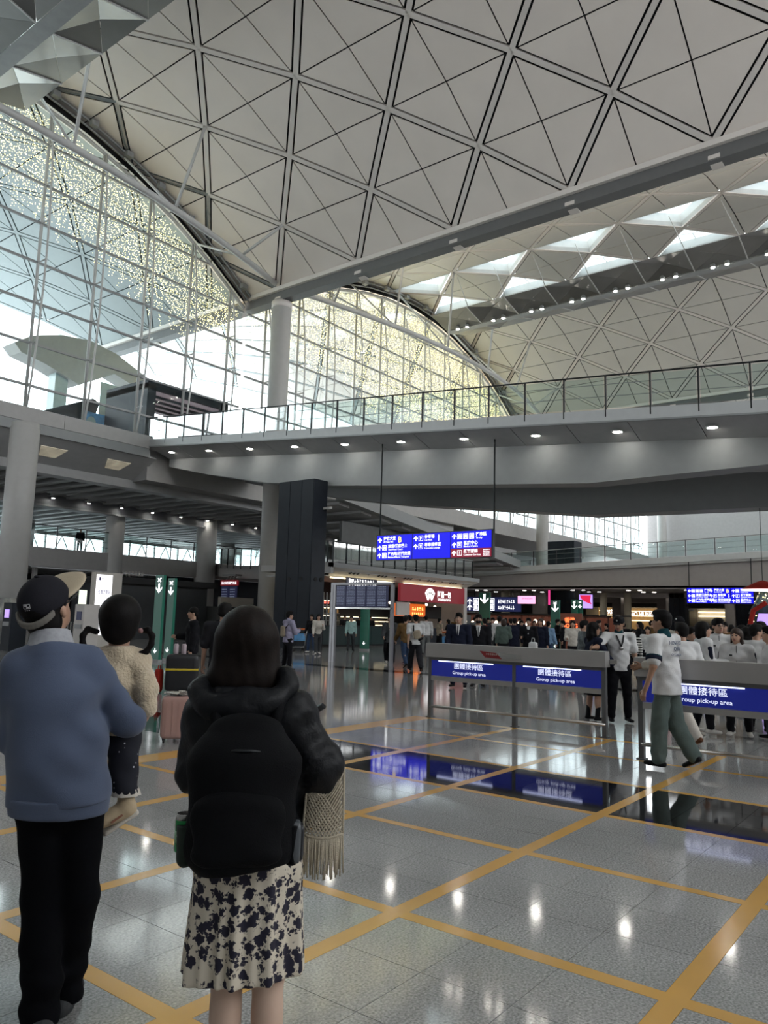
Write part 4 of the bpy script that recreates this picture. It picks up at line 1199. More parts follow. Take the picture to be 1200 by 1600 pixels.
# white light box
lb = thing('light_box', 'tall white lit train ticket sign behind the girl', 'sign', (18.9, 30, 0))
MB().box(18.72, 20.05, 30.0, 30.3, 0, 3.2).build('cabinet', m_deckpale, lb)
MB().box(18.78, 19.55, 29.985, 30.0, 0.5, 3.1).build('face', m_white, lb)
text('lettering', '往香港車站', 0.2, (18.88, 29.98, 2.28), (1, 0, 0), UP, m_inkp, lb, bold=0.01, width=0.6)
text('lettering', 'Train to Mainland', 0.09, (18.88, 29.98, 2.1), (1, 0, 0), UP, m_inkp, lb, width=0.6)
MB().box(18.9, 18.99, 29.975, 29.985, 2.85, 2.98).build('emblem', m_inkp, lb)
strokes('lettering', 0, 0, 0.4, 0.07, 6, (19.03, 29.985, 2.9), (1, 0, 0), UP, m_inkp, lb, 3)
MB().tube((19.1, 29.97, 1.6), (19.1, 29.985, 1.6), 0.08, 12).build('emblem', m_inkp, lb)
# windows behind at left; glowing white faces stand in for daylight
for k, (px0, py0, px1, py1, y, lab) in enumerate([(25, 905, 38, 945, 49, 'bright white panel between the left column and the man'),
                                              (124, 918, 152, 960, 49, 'bright window panel behind the man at left')]):
    a, b = at(px0, py0, y=y), at(px1, py1, y=y)
    t = thing('glowing_window', lab, 'display', (a.x, y, b.z))
    MB().box(a.x, b.x, y, y + 0.05, b.z, a.z).build('face', m_white, t)
    MB().box(a.x - 0.06, b.x + 0.06, y + 0.05, y + 0.15, 0.0, a.z + 0.06).build('frame', m_dark, t)
a = at(127, 922, y=32); b = at(133, 944, y=32)
t = thing('monitor', 'small pale monitor beside the man\'s glasses', 'monitor', (a.x, 32, b.z))
MB().box(a.x - 0.05, b.x + 0.05, 32, 32.08, b.z, a.z).build('screen', m_greenish, t)
MB().box(a.x - 0.1, b.x + 0.1, 32.08, 32.14, b.z - 0.04, a.z + 0.04).build('bezel', m_dark, t)
MB().box((a.x + b.x) / 2 - 0.05, (a.x + b.x) / 2 + 0.05, 32.08, 32.14, 0, b.z).build('stand', m_dark, t)
# dark kiosk block behind the girl
dk = thing('kiosk', 'large dark kiosk with a white script sign behind the girl', 'kiosk', (24, 38, 0))
MB().box(24.2, 31.5, 38.0, 41.0, 0, 3.1).build('body', m_kiosk, dk)
MB().box(24.0, 32.0, 37.6, 41.0, 3.1, 3.45).build('canopy', m_black, dk)
strokes('lettering', 0, 0, 1.9, 0.32, 9, (24.6, 37.58, 3.5), (1, 0, 0), UP, m_palewall, dk, 12)
MB().box(31.8, 34.5, 37.0, 37.3, 2.0, 2.6).build('grey_header', m_deckpale, dk)
MB().box(31.8, 34.3, 37.35, 39.0, 0, 2.0).build('side_unit', m_darkgrey, dk)
# upper-deck furniture outside the glass
pt = struct('door_1', 'dark portal leading from the footbridge out to the kerb', (28.5, 40, 11.5))
MB().box(26.3, 26.9, 38.2, 42.5, 11.55, 15.1).build('jamb', m_dark, pt)
MB().box(26.3, 32.5, 38.2, 42.5, 14.75, 15.3).build('head', m_dark, pt)
MB().box(31.9, 32.5, 38.2, 42.5, 11.55, 15.1).build('jamb', m_dark, pt)
MB().box(26.9, 31.9, 38.4, 42.3, 14.55, 14.75).build('portal_ceiling', m_mauve, pt)
for k in range(4):
    MB().box(27.0, 31.9, 38.6 + 0.9 * k, 38.7 + 0.9 * k, 14.4, 14.55).build('ceiling_bar', m_dark, pt)
cb = thing('kerb_canopy', 'curved grey canopy blade over the kerb outside the glass', 'canopy', (30, 48, 17))
top = [(22.9, 18.5), (24.0, 19.3), (26.0, 20.0), (28.2, 20.25), (30.3, 19.9), (32.6, 19.0), (35.5, 17.9), (38.6, 16.9)]
bot = [(38.6, 16.2), (35.5, 17.0), (32.0, 17.9), (30.2, 18.4), (27.6, 16.9), (25.0, 17.7), (23.4, 18.0)]
MB().prism([(x, 48.0, z) for x, z in top + bot], (0, 1.6, 0)).build('blade', m_deck, cb)
MB().box(26.0, 26.9, 48.3, 49.2, 11.55, 17.4).build('pier', m_glasswall, cb)
gb = thing('glass_lobby', 'glass lift lobby standing on the deck outside', 'lobby', (28, 46, 11.5))
MB().box(28.0, 30.8, 46.0, 46.05, 11.55, 16.9).build('pane', m_glasswall, gb)
MB().box(30.8, 31.6, 45.9, 46.8, 11.55, 16.6).build('dark_pier', m_dark, gb)
MB().box(31.7, 32.2, 45.9, 46.8, 11.55, 16.0).build('door_leaf', m_glasswall, gb)
MB().box(29.5, 30.6, 45.6, 45.9, 14.2, 14.5).build('unit', m_deckpale, gb)
for k, (x, y, w, h, m, lab) in enumerate([(19.9, 44.3, 2.0, 1.2, m_glasswall, 'grey parked vehicle outside the glass at far left'),
                                         (25.6, 42.5, 1.5, 1.9, m_poster, 'blue poster stand on the deck outside the glass'),
                                         (27.9, 42.2, 0.95, 1.0, m_crimson, 'red luggage bundle on the deck outside the glass')]):
    t = thing(('parked_vehicle', 'poster_stand', 'red_bundle')[k], lab, ('vehicle', 'poster', 'luggage')[k], (x, y, 11.55))
    if k == 0:
        MB().prism([(x - 1, y, 11.75), (x + 1.1, y, 11.75), (x + 1.1, y, 12.9), (x + 0.6, y, 13.4), (x - 0.6, y, 13.4), (x - 1, y, 12.6)], (0, 1.6, 0)).build('body', m, t)
        MB().prism([(x - 0.7, y - 0.01, 12.6), (x + 0.9, y - 0.01, 12.6), (x + 0.5, y - 0.01, 13.2), (x - 0.5, y - 0.01, 13.2)], (0, 0.02, 0)).build('side_window', m_dark, t)
        for s in (-0.55, 0.7): MB().tube((x + s, y - 0.02, 11.85), (x + s, y + 0.2, 11.85), 0.3, 12).build('wheel', m_black, t)
    elif k == 1:
        MB().box(x - w / 2, x + w / 2, y, y + 0.1, 11.75, 11.75 + h).build('board', m, t)
        MB().ball((x - 0.2, y - 0.01, 12.9), 0.35, 0.02, 0.5).build('poster_shape', m_glasswall, t)
        MB().box(x - w / 2, x + w / 2, y, y + 0.4, 11.55, 11.75).build('foot', m_dsteel, t)
    else:
        MB().ball((x, y, 12.05), 0.5, 0.4, 0.5).build('bag', m, t, True)
        MB().ball((x - 0.4, y + 0.1, 12.6), 0.3, 0.3, 0.3).build('top_bag', m_palewall, t, True)
rf = thing('dark_gabled_shelter', 'dark slanted shelter roof outside behind the mullions', 'shelter', (26.5, 45, 13))
MB().prism([(23.6, 45, 13.7), (26.9, 45, 15.3), (27.4, 45, 15.1), (27.2, 45, 14.4), (26.6, 45, 13.6)], (0, 1.2, 0)).build('roof', m_dark, rf)
MB().box(24.6, 24.75, 45.2, 45.4, 11.55, 14.0).build('post', m_dark, rf)
MB().box(26.6, 26.75, 45.2, 45.4, 11.55, 14.0).build('post', m_dark, rf)
fr = thing('kerb_barrier', 'dark guard rail along the kerb outside the glass', 'barrier', (22, 43.5, 11.5))
for z in (12.1, 12.45, 12.75):
    MB().tube((10, 43.6, z), (27, 43.6, z), 0.04, 6).build('rail', m_dark, fr)
for k in range(9): MB().tube((10.5 + 2 * k, 43.6, 11.55), (10.5 + 2 * k, 43.6, 12.75), 0.05, 6).build('post', m_dark, fr)

# ------------------------------------------------------------------ curtains of fairy lights behind the glass
def fairy(xc, xa, xb, low, label, dens, seed, rs=1.0):
    R = random.Random(seed); m = MB()
    x = xa
    while x < xb:
        zt = prof_z(xc, x) - 0.75; zl = low(x) + R.uniform(-0.9, 1.4)
        z = zt - R.random() * 0.2
        while z > zl:
            y = 38.05 + R.random() * 0.5; r = R.uniform(0.020, 0.034) * rs
            xx = x + R.uniform(-0.04, 0.04)
            m.add([(xx - r, y, z), (xx + r, y, z), (xx, y - r, z), (xx, y + r, z), (xx, y, z - r), (xx, y, z + r)],
                  [(0, 2, 5), (2, 1, 5), (1, 3, 5), (3, 0, 5), (2, 0, 4), (1, 2, 4), (3, 1, 4), (0, 3, 4)])
            z -= dens * R.uniform(0.7, 1.35)
        x += 0.105
    o = m.build('fairy_light_curtain', m_fairy)
    return tag(o, label, 'string lights', None, 'stuff')
low1 = lambda x: 23.3 + (x - 16) * -0.33 if x < 31 else 18.4
low2 = lambda x: (20.2 if x < 46 else 19.5 - (x - 46) * 0.25) + 0.6 * math.sin(x * 0.9)
fairy(XC[0], 10.0, 32.9, low1, 'curtain of warm fairy lights behind the near glass wall', 0.14, 1)
fairy(XC[1], 34.0, 70.5, low2, 'curtain of warm fairy lights behind the second glass wall', 0.20, 2, 1.5)
# ------------------------------------------------------------------ organic shapes: blended distance fields -> one continuous mesh
V3 = lambda *a: np.array(a, dtype=np.float64)
class Blob:
    """list of primitives blended smoothly; mesh() extracts one continuous surface"""
    def __init__(s, k=0.03):
        s.p = []; s.k = k; s.cuts = []; s.subs = []; s.fold = None
    def cap(s, a, b, ra, rb=None, k=None):
        s.p.append(('c', V3(*a), V3(*b), ra, ra if rb is None else rb, k)); return s
    def ell(s, c, r, rot=None, k=None):      # ellipsoid, rot = 3x3 columns = axes
        s.p.append(('e', V3(*c), V3(*r), np.eye(3) if rot is None else np.array(rot), None, k)); return s
    def tor(s, a, b, u, ra, rb, k=None):     # elliptic cone a->b, u = wide axis, ra/rb = (wide, deep) radii
        s.p.append(('t', V3(*a), V3(*b), V3(*u), (ra, rb), k)); return s
    def sub(s, c, r, rot=None):
        s.subs.append((V3(*c), V3(*r), np.eye(3) if rot is None else np.array(rot))); return s
    def cut(s, p, n):                        # keep the side opposite to n
        n = V3(*n); s.cuts.append((V3(*p), n / np.linalg.norm(n))); return s
    def bounds(s):
        lo, hi = np.full(3, 1e9), np.full(3, -1e9)
        for q in s.p:
            a, b, r = s._bb(q); lo = np.minimum(lo, a - r); hi = np.maximum(hi, b + r)
        return lo, hi
    def _bb(s, q):
        if q[0] == 'c': return np.minimum(q[1], q[2]), np.maximum(q[1], q[2]), max(q[3], q[4])
        if q[0] == 'e': return q[1], q[1], float(np.max(q[2]))
        return np.minimum(q[1], q[2]), np.maximum(q[1], q[2]), max(q[4][0][0], q[4][1][0], q[4][0][1], q[4][1][1])
    def mesh(s, h, noise=None):
        lo, hi = s.bounds(); lo = lo - 2.5 * h; hi = hi + 2.5 * h
        n = np.ceil((hi - lo) / h).astype(int) + 1
        ax = [lo[i] + h * np.arange(n[i]) for i in range(3)]
        F = np.full(n, 0.25)
        for q in s.p:
            a, b, r = s._bb(q); kk = q[-1] or s.k; m = r + kk + 2 * h + 0.02
            i0 = np.maximum(0, np.floor((a - m - lo) / h).astype(int)); i1 = np.minimum(n, np.ceil((b + m - lo) / h).astype(int) + 1)
            if np.any(i1 <= i0): continue
            X = ax[0][i0[0]:i1[0], None, None]; Y = ax[1][None, i0[1]:i1[1], None]; Z = ax[2][None, None, i0[2]:i1[2]]
            if q[0] == 'e':
                dx, dy, dz = X - q[1][0], Y - q[1][1], Z - q[1][2]; Rm = q[3]; acc = 0
                for j in range(3):
                    acc = acc + ((dx * Rm[0, j] + dy * Rm[1, j] + dz * Rm[2, j]) / q[2][j]) ** 2
                rt = np.sqrt(acc); d = (rt - 1) * float(np.min(q[2]))
            else:
                A, B = q[1], q[2]; ab = B - A; L2 = max(1e-9, ab @ ab)
                dx, dy, dz = X - A[0], Y - A[1], Z - A[2]
                t = np.clip((dx * ab[0] + dy * ab[1] + dz * ab[2]) / L2, 0, 1)
                ex, ey, ez = dx - t * ab[0], dy - t * ab[1], dz - t * ab[2]
                if q[0] == 'c':
                    d = np.sqrt(ex * ex + ey * ey + ez * ez) - (q[3] + (q[4] - q[3]) * t)
                else:
                    u = q[3] - ab * (q[3] @ ab) / L2; u = u / np.linalg.norm(u); w = np.cross(ab, u); w = w / np.linalg.norm(w); axd = ab / math.sqrt(L2)
                    (r0, r1) = q[4]
                    ru = r0[0] + (r1[0] - r0[0]) * t; rv = r0[1] + (r1[1] - r0[1]) * t
                    du = ex * u[0] + ey * u[1] + ez * u[2]; dv = ex * w[0] + ey * w[1] + ez * w[2]; da = ex * axd[0] + ey * axd[1] + ez * axd[2]
                    rr = np.minimum(ru, rv)
                    d = (np.sqrt((du / ru) ** 2 + (dv / rv) ** 2 + (da / rr) ** 2) - 1) * rr
            S = F[i0[0]:i1[0], i0[1]:i1[1], i0[2]:i1[2]]
            hh = np.clip(0.5 + 0.5 * (S - d) / kk, 0, 1)
            F[i0[0]:i1[0], i0[1]:i1[1], i0[2]:i1[2]] = S + (d - S) * hh - kk * hh * (1 - hh)
        X = ax[0][:, None, None]; Y = ax[1][None, :, None]; Z = ax[2][None, None, :]
        if s.fold:
            F = F + s.fold(X, Y, Z)
        for c, r, Rm in s.subs:
            dx, dy, dz = X - c[0], Y - c[1], Z - c[2]; acc = 0
            for j in range(3): acc = acc + ((dx * Rm[0, j] + dy * Rm[1, j] + dz * Rm[2, j]) / r[j]) ** 2
            F = np.maximum(F, -(np.sqrt(acc) - 1) * float(np.min(r)))
        for p, nn in s.cuts:
            F = np.maximum(F, (X - p[0]) * nn[0] + (Y - p[1]) * nn[1] + (Z - p[2]) * nn[2])
        F[0] = F[-1] = 0.1; F[:, 0] = F[:, -1] = 0.1; F[:, :, 0] = F[:, :, -1] = 0.1
        return nets(F, lo, h)
_E = [((0, 0, 0), (1, 0, 0)), ((0, 1, 0), (1, 1, 0)), ((0, 0, 1), (1, 0, 1)), ((0, 1, 1), (1, 1, 1)),
      ((0, 0, 0), (0, 1, 0)), ((1, 0, 0), (1, 1, 0)), ((0, 0, 1), (0, 1, 1)), ((1, 0, 1), (1, 1, 1)),
      ((0, 0, 0), (0, 0, 1)), ((1, 0, 0), (1, 0, 1)), ((0, 1, 0), (0, 1, 1)), ((1, 1, 0), (1, 1, 1))]
def nets(F, lo, h):
    s = F < 0
    c = np.zeros(tuple(d - 1 for d in F.shape), dtype=np.int8)
    N = F.shape
    for i in (0, 1):
        for j in (0, 1):
            for k in (0, 1):
                c += s[i:N[0] - 1 + i, j:N[1] - 1 + j, k:N[2] - 1 + k]
    cells = np.argwhere((c > 0) & (c < 8))
    idx = np.full(c.shape, -1, dtype=np.int64); idx[cells[:, 0], cells[:, 1], cells[:, 2]] = np.arange(len(cells))
    acc = np.zeros((len(cells), 3)); cnt = np.zeros(len(cells))
    for a, b in _E:
        fa = F[cells[:, 0] + a[0], cells[:, 1] + a[1], cells[:, 2] + a[2]]; fb = F[cells[:, 0] + b[0], cells[:, 1] + b[1], cells[:, 2] + b[2]]
        m = (fa < 0) != (fb < 0)
        t = np.where(m, fa / np.where(m, fa - fb, 1), 0)
        for d in range(3):
            acc[:, d] += np.where(m, a[d] + t * (b[d] - a[d]), 0)
        cnt += m
    V = lo + h * (cells + acc / np.maximum(cnt, 1)[:, None])
    Q = []
    for axis in range(3):
        sl0 = [slice(None)] * 3; sl1 = [slice(None)] * 3; sl0[axis] = slice(0, -1); sl1[axis] = slice(1, None)
        e = np.argwhere(s[tuple(sl0)] != s[tuple(sl1)])
        u, v = [(1, 2), (2, 0), (0, 1)][axis]
        e = e[(e[:, u] > 0) & (e[:, v] > 0) & (e[:, u] < N[u] - 1) & (e[:, v] < N[v] - 1)]
        pos = s[tuple(sl0)][e[:, 0], e[:, 1], e[:, 2]]
        def at_(du, dv):
            q = e.copy(); q[:, u] -= du; q[:, v] -= dv; return idx[q[:, 0], q[:, 1], q[:, 2]]
        quad = np.stack([at_(1, 1), at_(0, 1), at_(0, 0), at_(1, 0)], 1)
        quad[~pos] = quad[~pos][:, ::-1]
        Q.append(quad)
    return V, np.concatenate(Q)
def to_mesh(name, VF, smooth=True, relax=1):
    V, Q = VF
    if relax and len(V):
        for _ in range(relax):
            acc = np.zeros_like(V); cnt = np.zeros(len(V))
            for a in range(4):
                b = (a + 1) % 4
                np.add.at(acc, Q[:, a], V[Q[:, b]]); np.add.at(cnt, Q[:, a], 1)
                np.add.at(acc, Q[:, b], V[Q[:, a]]); np.add.at(cnt, Q[:, b], 1)
            V = V * 0.5 + 0.5 * acc / np.maximum(cnt, 1)[:, None]
    me = bpy.data.meshes.new(name)
    me.vertices.add(len(V)); me.vertices.foreach_set('co', V.astype(np.float32).ravel())
    me.loops.add(len(Q) * 4); me.loops.foreach_set('vertex_index', Q.astype(np.int32).ravel())
    me.polygons.add(len(Q)); me.polygons.foreach_set('loop_start', np.arange(0, len(Q) * 4, 4, dtype=np.int32))
    me.polygons.foreach_set('use_smooth', np.ones(len(Q), dtype=bool))
    me.update(calc_edges=True)
    return me
def unit(v): return v / max(1e-9, np.linalg.norm(v))

# ------------------------------------------------------------------ people
SKIN = mat('skin', (0.44, 0.26, 0.18, 1), 0.5, var=0.06, scale=6)
SKIN2 = mat('tan_skin', (0.34, 0.19, 0.12, 1), 0.5, var=0.06, scale=6)
HAIR = mat('black_hair', (0.007, 0.006, 0.006, 1), 0.6, spec=0.12, var=0.3, scale=30, bump=0.10, bscale=160)
HAIRB = mat('brown_hair', (0.035, 0.02, 0.014, 1), 0.5, spec=0.3, var=0.3, scale=30, bump=0.10, bscale=160)
HAIRD = mat('dark_brown_hair', (0.010, 0.007, 0.006, 1), 0.55, spec=0.12, var=0.35, scale=25, bump=0.10, bscale=160)
EYE_M = mat('dark_eye', (0.01, 0.008, 0.008, 1), 0.3)
LIP_M = mat('lip', (0.36, 0.13, 0.11, 1), 0.45)
def cloth(name, r, g, b, rough=0.85, var=0.1, bump=0.15, bscale=60):
    return mat('cloth_' + name, rgb(r, g, b), rough, var=var, scale=5, bump=bump, bscale=bscale, spec=0.15)
C = dict(black=cloth('black', 22, 22, 26), navy=cloth('navy', 28, 32, 48), white=cloth('white', 205, 205, 205), offwhite=cloth('offwhite', 196, 190, 180),
         grey=cloth('grey', 110, 112, 112), dgrey=cloth('dgrey', 62, 64, 66), sage=cloth('sage', 92, 104, 100), lilac=cloth('lilac', 150, 146, 168),
         brown=cloth('brown', 104, 80, 50), denim=cloth('denim', 50, 66, 92), beige=cloth('beige', 150, 138, 120), green=cloth('green', 84, 98, 92),
         pink=cloth('pink', 190, 150, 150), mint=cloth('mint', 150, 180, 176), khaki=cloth('khaki', 120, 112, 95), steelblue=cloth('steelblue', 92, 110, 138),
         teal=cloth('teal', 20, 62, 70), charcoal=cloth('charcoal', 38, 38, 42), red=cloth('red', 170, 50, 40), shoewhite=cloth('shoewhite', 196, 192, 186, 0.6),
         shoeblack=cloth('shoeblack', 18, 18, 20, 0.5), shoebrown=cloth('shoebrown', 96, 62, 40, 0.5), sky=cloth('sky', 120, 150, 180))
def skeleton(h, fem=False, armR=(0, 8, 10, 0), armL=(0, 8, 10, 0), legR=(0, 3, 0), legL=(0, 3, 0), lean=0.0, headyaw=0.0, headpitch=0.0, sway=0.0):
    """joints in metres; person faces +Y, right hand at +X.  arm=(forward, out, elbow bend, inward) leg=(forward, out, knee bend) in degrees"""
    J = {}; rd = math.radians
    sh = (0.104 if fem else 0.116) * h; hp = 0.052 * h
    pel = V3(0, 0, 0.53 * h)
    up = V3(math.sin(rd(sway)), math.sin(rd(lean)), math.cos(rd(lean)))
    up = unit(up)
    J['pelvis'] = pel; J['waist'] = pel + up * 0.085 * h; J['chest'] = pel + up * 0.205 * h; J['neck'] = pel + up * 0.315 * h
    J['head'] = J['neck'] + unit(up + V3(0, 0.12, 0)) * 0.088 * h
    for s, n, a in ((1, 'R', armR), (-1, 'L', armL)):
        S = pel + up * 0.283 * h + V3(s * sh, 0, 0)
        f, o, b, inn = [rd(v) for v in a]
        U = unit(V3(s * math.sin(o), math.sin(f) * math.cos(o), -math.cos(f) * math.cos(o)))
        W = unit(V3(s * math.sin(o) * 0.6 - s * math.sin(inn), math.sin(f + b), -math.cos(f + b)))
        J['sh' + n] = S; J['el' + n] = S + U * 0.178 * h; J['wr' + n] = J['el' + n] + W * 0.15 * h; J['hd' + n] = W
    for s, n, a in ((1, 'R', legR), (-1, 'L', legL)):
        f, o, k = [rd(v) for v in a]
        Hp = pel + V3(s * hp, 0, -0.02 * h)
        U = unit(V3(s * math.sin(o), math.sin(f), -math.cos(f))); W = unit(V3(s * math.sin(o) * 0.5, math.sin(f - k), -math.cos(f - k)))
        J['hip' + n] = Hp; J['kn' + n] = Hp + U * 0.238 * h; J['an' + n] = J['kn' + n] + W * 0.228 * h
        pitch = f - k
        J['ft' + n] = unit(V3(s * 0.18, math.cos(pitch * 0.8), math.sin(pitch * 0.8)))
    zmin = min((J['an' + n] + J['ft' + n] * 0.10 * h)[2] for n in 'LR'); zmin = min(zmin, J['anL'][2], J['anR'][2])
    dz = 0.045 * h - zmin
    for k in list(J):
        if not k.startswith(('hd', 'ft')): J[k] = J[k] + V3(0, 0, dz)
    cy_, sy_ = math.cos(rd(headyaw)), math.sin(rd(headyaw)); cp, sp = math.cos(rd(headpitch)), math.sin(rd(headpitch))
    Ry = np.array([[cy_, sy_, 0], [-sy_, cy_, 0], [0, 0, 1]]); Rp = np.array([[1, 0, 0], [0, cp, -sp], [0, sp, cp]])
    J['HR'] = Ry @ Rp            # columns: head right, forward, up  (yaw>0 looks to the person's right)
    return J
def hand_prims(B, J, n, h, curl=35, fat=1.0, spread=1.0, up=None):
    s = 1 if n == 'R' else -1
    w = J['wr' + n]; d = J['hd' + n]
    side = unit(np.cross(d, V3(s * 1.0, 0.15, 0.1)))          # across the palm (front-back when arm hangs)
    if side[1] < 0: side = -side
    pal = unit(np.cross(side, d)) * (1 if np.cross(side, d)[0] * s < 0 else -1)   # palm faces the thigh
    k = h / 1.7
    pe = w + d * 0.085 * k
    B.tor(w + d * 0.01 * k, pe, side, (0.024 * k, 0.015 * k), (0.038 * k, 0.014 * k), 0.012)
    L = [0.068, 0.076, 0.070, 0.056]
    for i in range(4):
        b = pe + side * (0.029 - 0.0195 * i) * k * spread - d * 0.006
        a1 = math.radians(curl * 0.5); a2 = math.radians(curl * 1.5)
        d1 = unit(d * math.cos(a1) + pal * math.sin(a1)); d2 = unit(d * math.cos(a2) + pal * math.sin(a2))
        m = b + d1 * L[i] * 0.55 * k; e = m + d2 * L[i] * 0.5 * k
        B.cap(b, m, 0.0098 * k * fat, 0.009 * k * fat, 0.006); B.cap(m, e, 0.009 * k * fat, 0.0078 * k * fat, 0.006)
    tb = w + d * 0.03 * k + side * 0.026 * k
    t1 = tb + unit(side * 0.75 + d * 0.7 + pal * 0.3) * 0.038 * k; t2 = t1 + unit(d * 0.95 + side * 0.2 + pal * 0.35) * 0.032 * k
    B.cap(tb, t1, 0.013 * k * fat, 0.011 * k * fat, 0.01); B.cap(t1, t2, 0.0105 * k * fat, 0.009 * k * fat, 0.006)
def body_blob(J, h, fem=False, g=1.0, fat=1.0, fine=True):
    B = Blob(0.03); k = h / 1.7
    wx = (0.150 if not fem else 0.142) * k * g
    B.tor(J['pelvis'] - V3(0, 0, 0.05 * k), J['waist'], (1, 0, 0), (wx, 0.105 * k * g), (0.128 * k * g, 0.09 * k * g))
    B.tor(J['waist'], J['chest'], (1, 0, 0), (0.128 * k * g, 0.09 * k * g), (0.158 * k * g, 0.108 * k * g))
    B.tor(J['chest'], J['chest'] * 0.35 + J['neck'] * 0.65, (1, 0, 0), (0.158 * k * g, 0.108 * k * g), (0.11 * k * g, 0.075 * k * g))
    for n in 'LR':
        B.cap(J['sh' + n], J['el' + n], 0.050 * k * g, 0.038 * k * g); B.cap(J['el' + n], J['wr' + n], 0.038 * k * g, 0.026 * k)
        B.cap(J['hip' + n], J['kn' + n], 0.085 * k * g, 0.056 * k * g); B.cap(J['kn' + n], J['an' + n], 0.056 * k * g, 0.036 * k)
        B.ell((J['kn' + n] * 0.65 + J['an' + n] * 0.35) + V3(0, -0.010 * k, 0), (0.043 * k, 0.046 * k, 0.09 * k))
        f = J['ft' + n]; a = J['an' + n] + V3(0, 0, -0.03 * k)
        B.cap(a - f * 0.035 * k, a + f * 0.11 * k + V3(0, 0, -0.012 * k), 0.033 * k, 0.026 * k, 0.02)
        hand_prims(B, J, n, h, fat=fat)
        c = J['neck'] * 0.8 + J['chest'] * 0.2
        B.cap(c, J['sh' + n], 0.055 * k, 0.052 * k)
    HR, H = J['HR'], J['head']; kb = k; k = J.get('hk', k)
    B.cap(J['neck'] - V3(0, 0, 0.03 * kb), H - HR @ V3(0, 0.015, 0.04) * k, 0.056 * (kb + k) / 2, 0.052 * k, 0.02)
    q = lambda x, y, z: H + HR @ (V3(x, y, z) * k)
    B.ell(q(0, -0.012, 0.035), V3(0.077, 0.095, 0.088) * k, HR, 0.02)           # cranium
    B.ell(q(0, 0.02, -0.035), V3(0.060, 0.072, 0.085) * k, HR, 0.02)            # face and jaw
    B.ell(q(0, 0.062, -0.088), V3(0.028, 0.028, 0.025) * k, HR, 0.015)          # chin
    B.cap(q(0, 0.088, 0.012), q(0, 0.108, -0.028), 0.010 * k, 0.016 * k, 0.010) # nose
    B.ell(q(0, 0.082, -0.062), V3(0.026, 0.014, 0.013) * k, HR, 0.01)           # lips
    for s in (-1, 1):
        B.ell(q(0.078 * s, -0.012, -0.012), V3(0.012, 0.020, 0.032) * k, HR, 0.008)  # ears
        B.sub(q(0.032 * s, 0.098, 0.014), V3(0.020, 0.014, 0.012) * k, HR)           # eye sockets
        B.ell(q(0.031 * s, 0.076, 0.012), V3(0.016, 0.012, 0.011) * k, HR, 0.004)    # eyeballs
    return B
def paint_face(me, J, h):
    k = J.get('hk', h / 1.7); HR, H = J['HR'], J['head']
    n = len(me.polygons); c = np.zeros(n * 3, dtype=np.float32); me.polygons.foreach_get('center', c); c = c.reshape(-1, 3)
    loc = (c - H) @ HR / k
    mi = np.zeros(n, dtype=np.int32)
    for s in (-1, 1):
        mi[((loc[:, 0] - 0.031 * s) / 0.020) ** 2 + ((loc[:, 2] - 0.012) / 0.0095) ** 2 + ((loc[:, 1] - 0.088) / 0.03) ** 2 < 1] = 1
        mi[((loc[:, 0] - 0.033 * s) / 0.024) ** 2 + ((loc[:, 2] - 0.037) / 0.007) ** 2 + ((loc[:, 1] - 0.085) / 0.03) ** 2 < 1] = 1
    mi[((loc[:, 0]) / 0.027) ** 2 + ((loc[:, 2] + 0.062) / 0.011) ** 2 + ((loc[:, 1] - 0.094) / 0.03) ** 2 < 1] = 2
    me.polygons.foreach_set('material_index', mi)
def fold_fn(amp, f, seed):
    R = random.Random(seed); ph = [R.uniform(0, 6.28) for _ in range(6)]
    return lambda X, Y, Z: amp * (np.sin(f * (X * 0.9 + Z * 0.7) + ph[0] + 2.0 * np.sin(7 * Z + ph[1])) * np.sin(f * 0.55 * (Y + 0.4 * Z) + ph[2]) + 0.5 * np.sin(f * 1.7 * (Z * 0.8 - X * 0.5 + 0.3 * Y) + ph[3]))
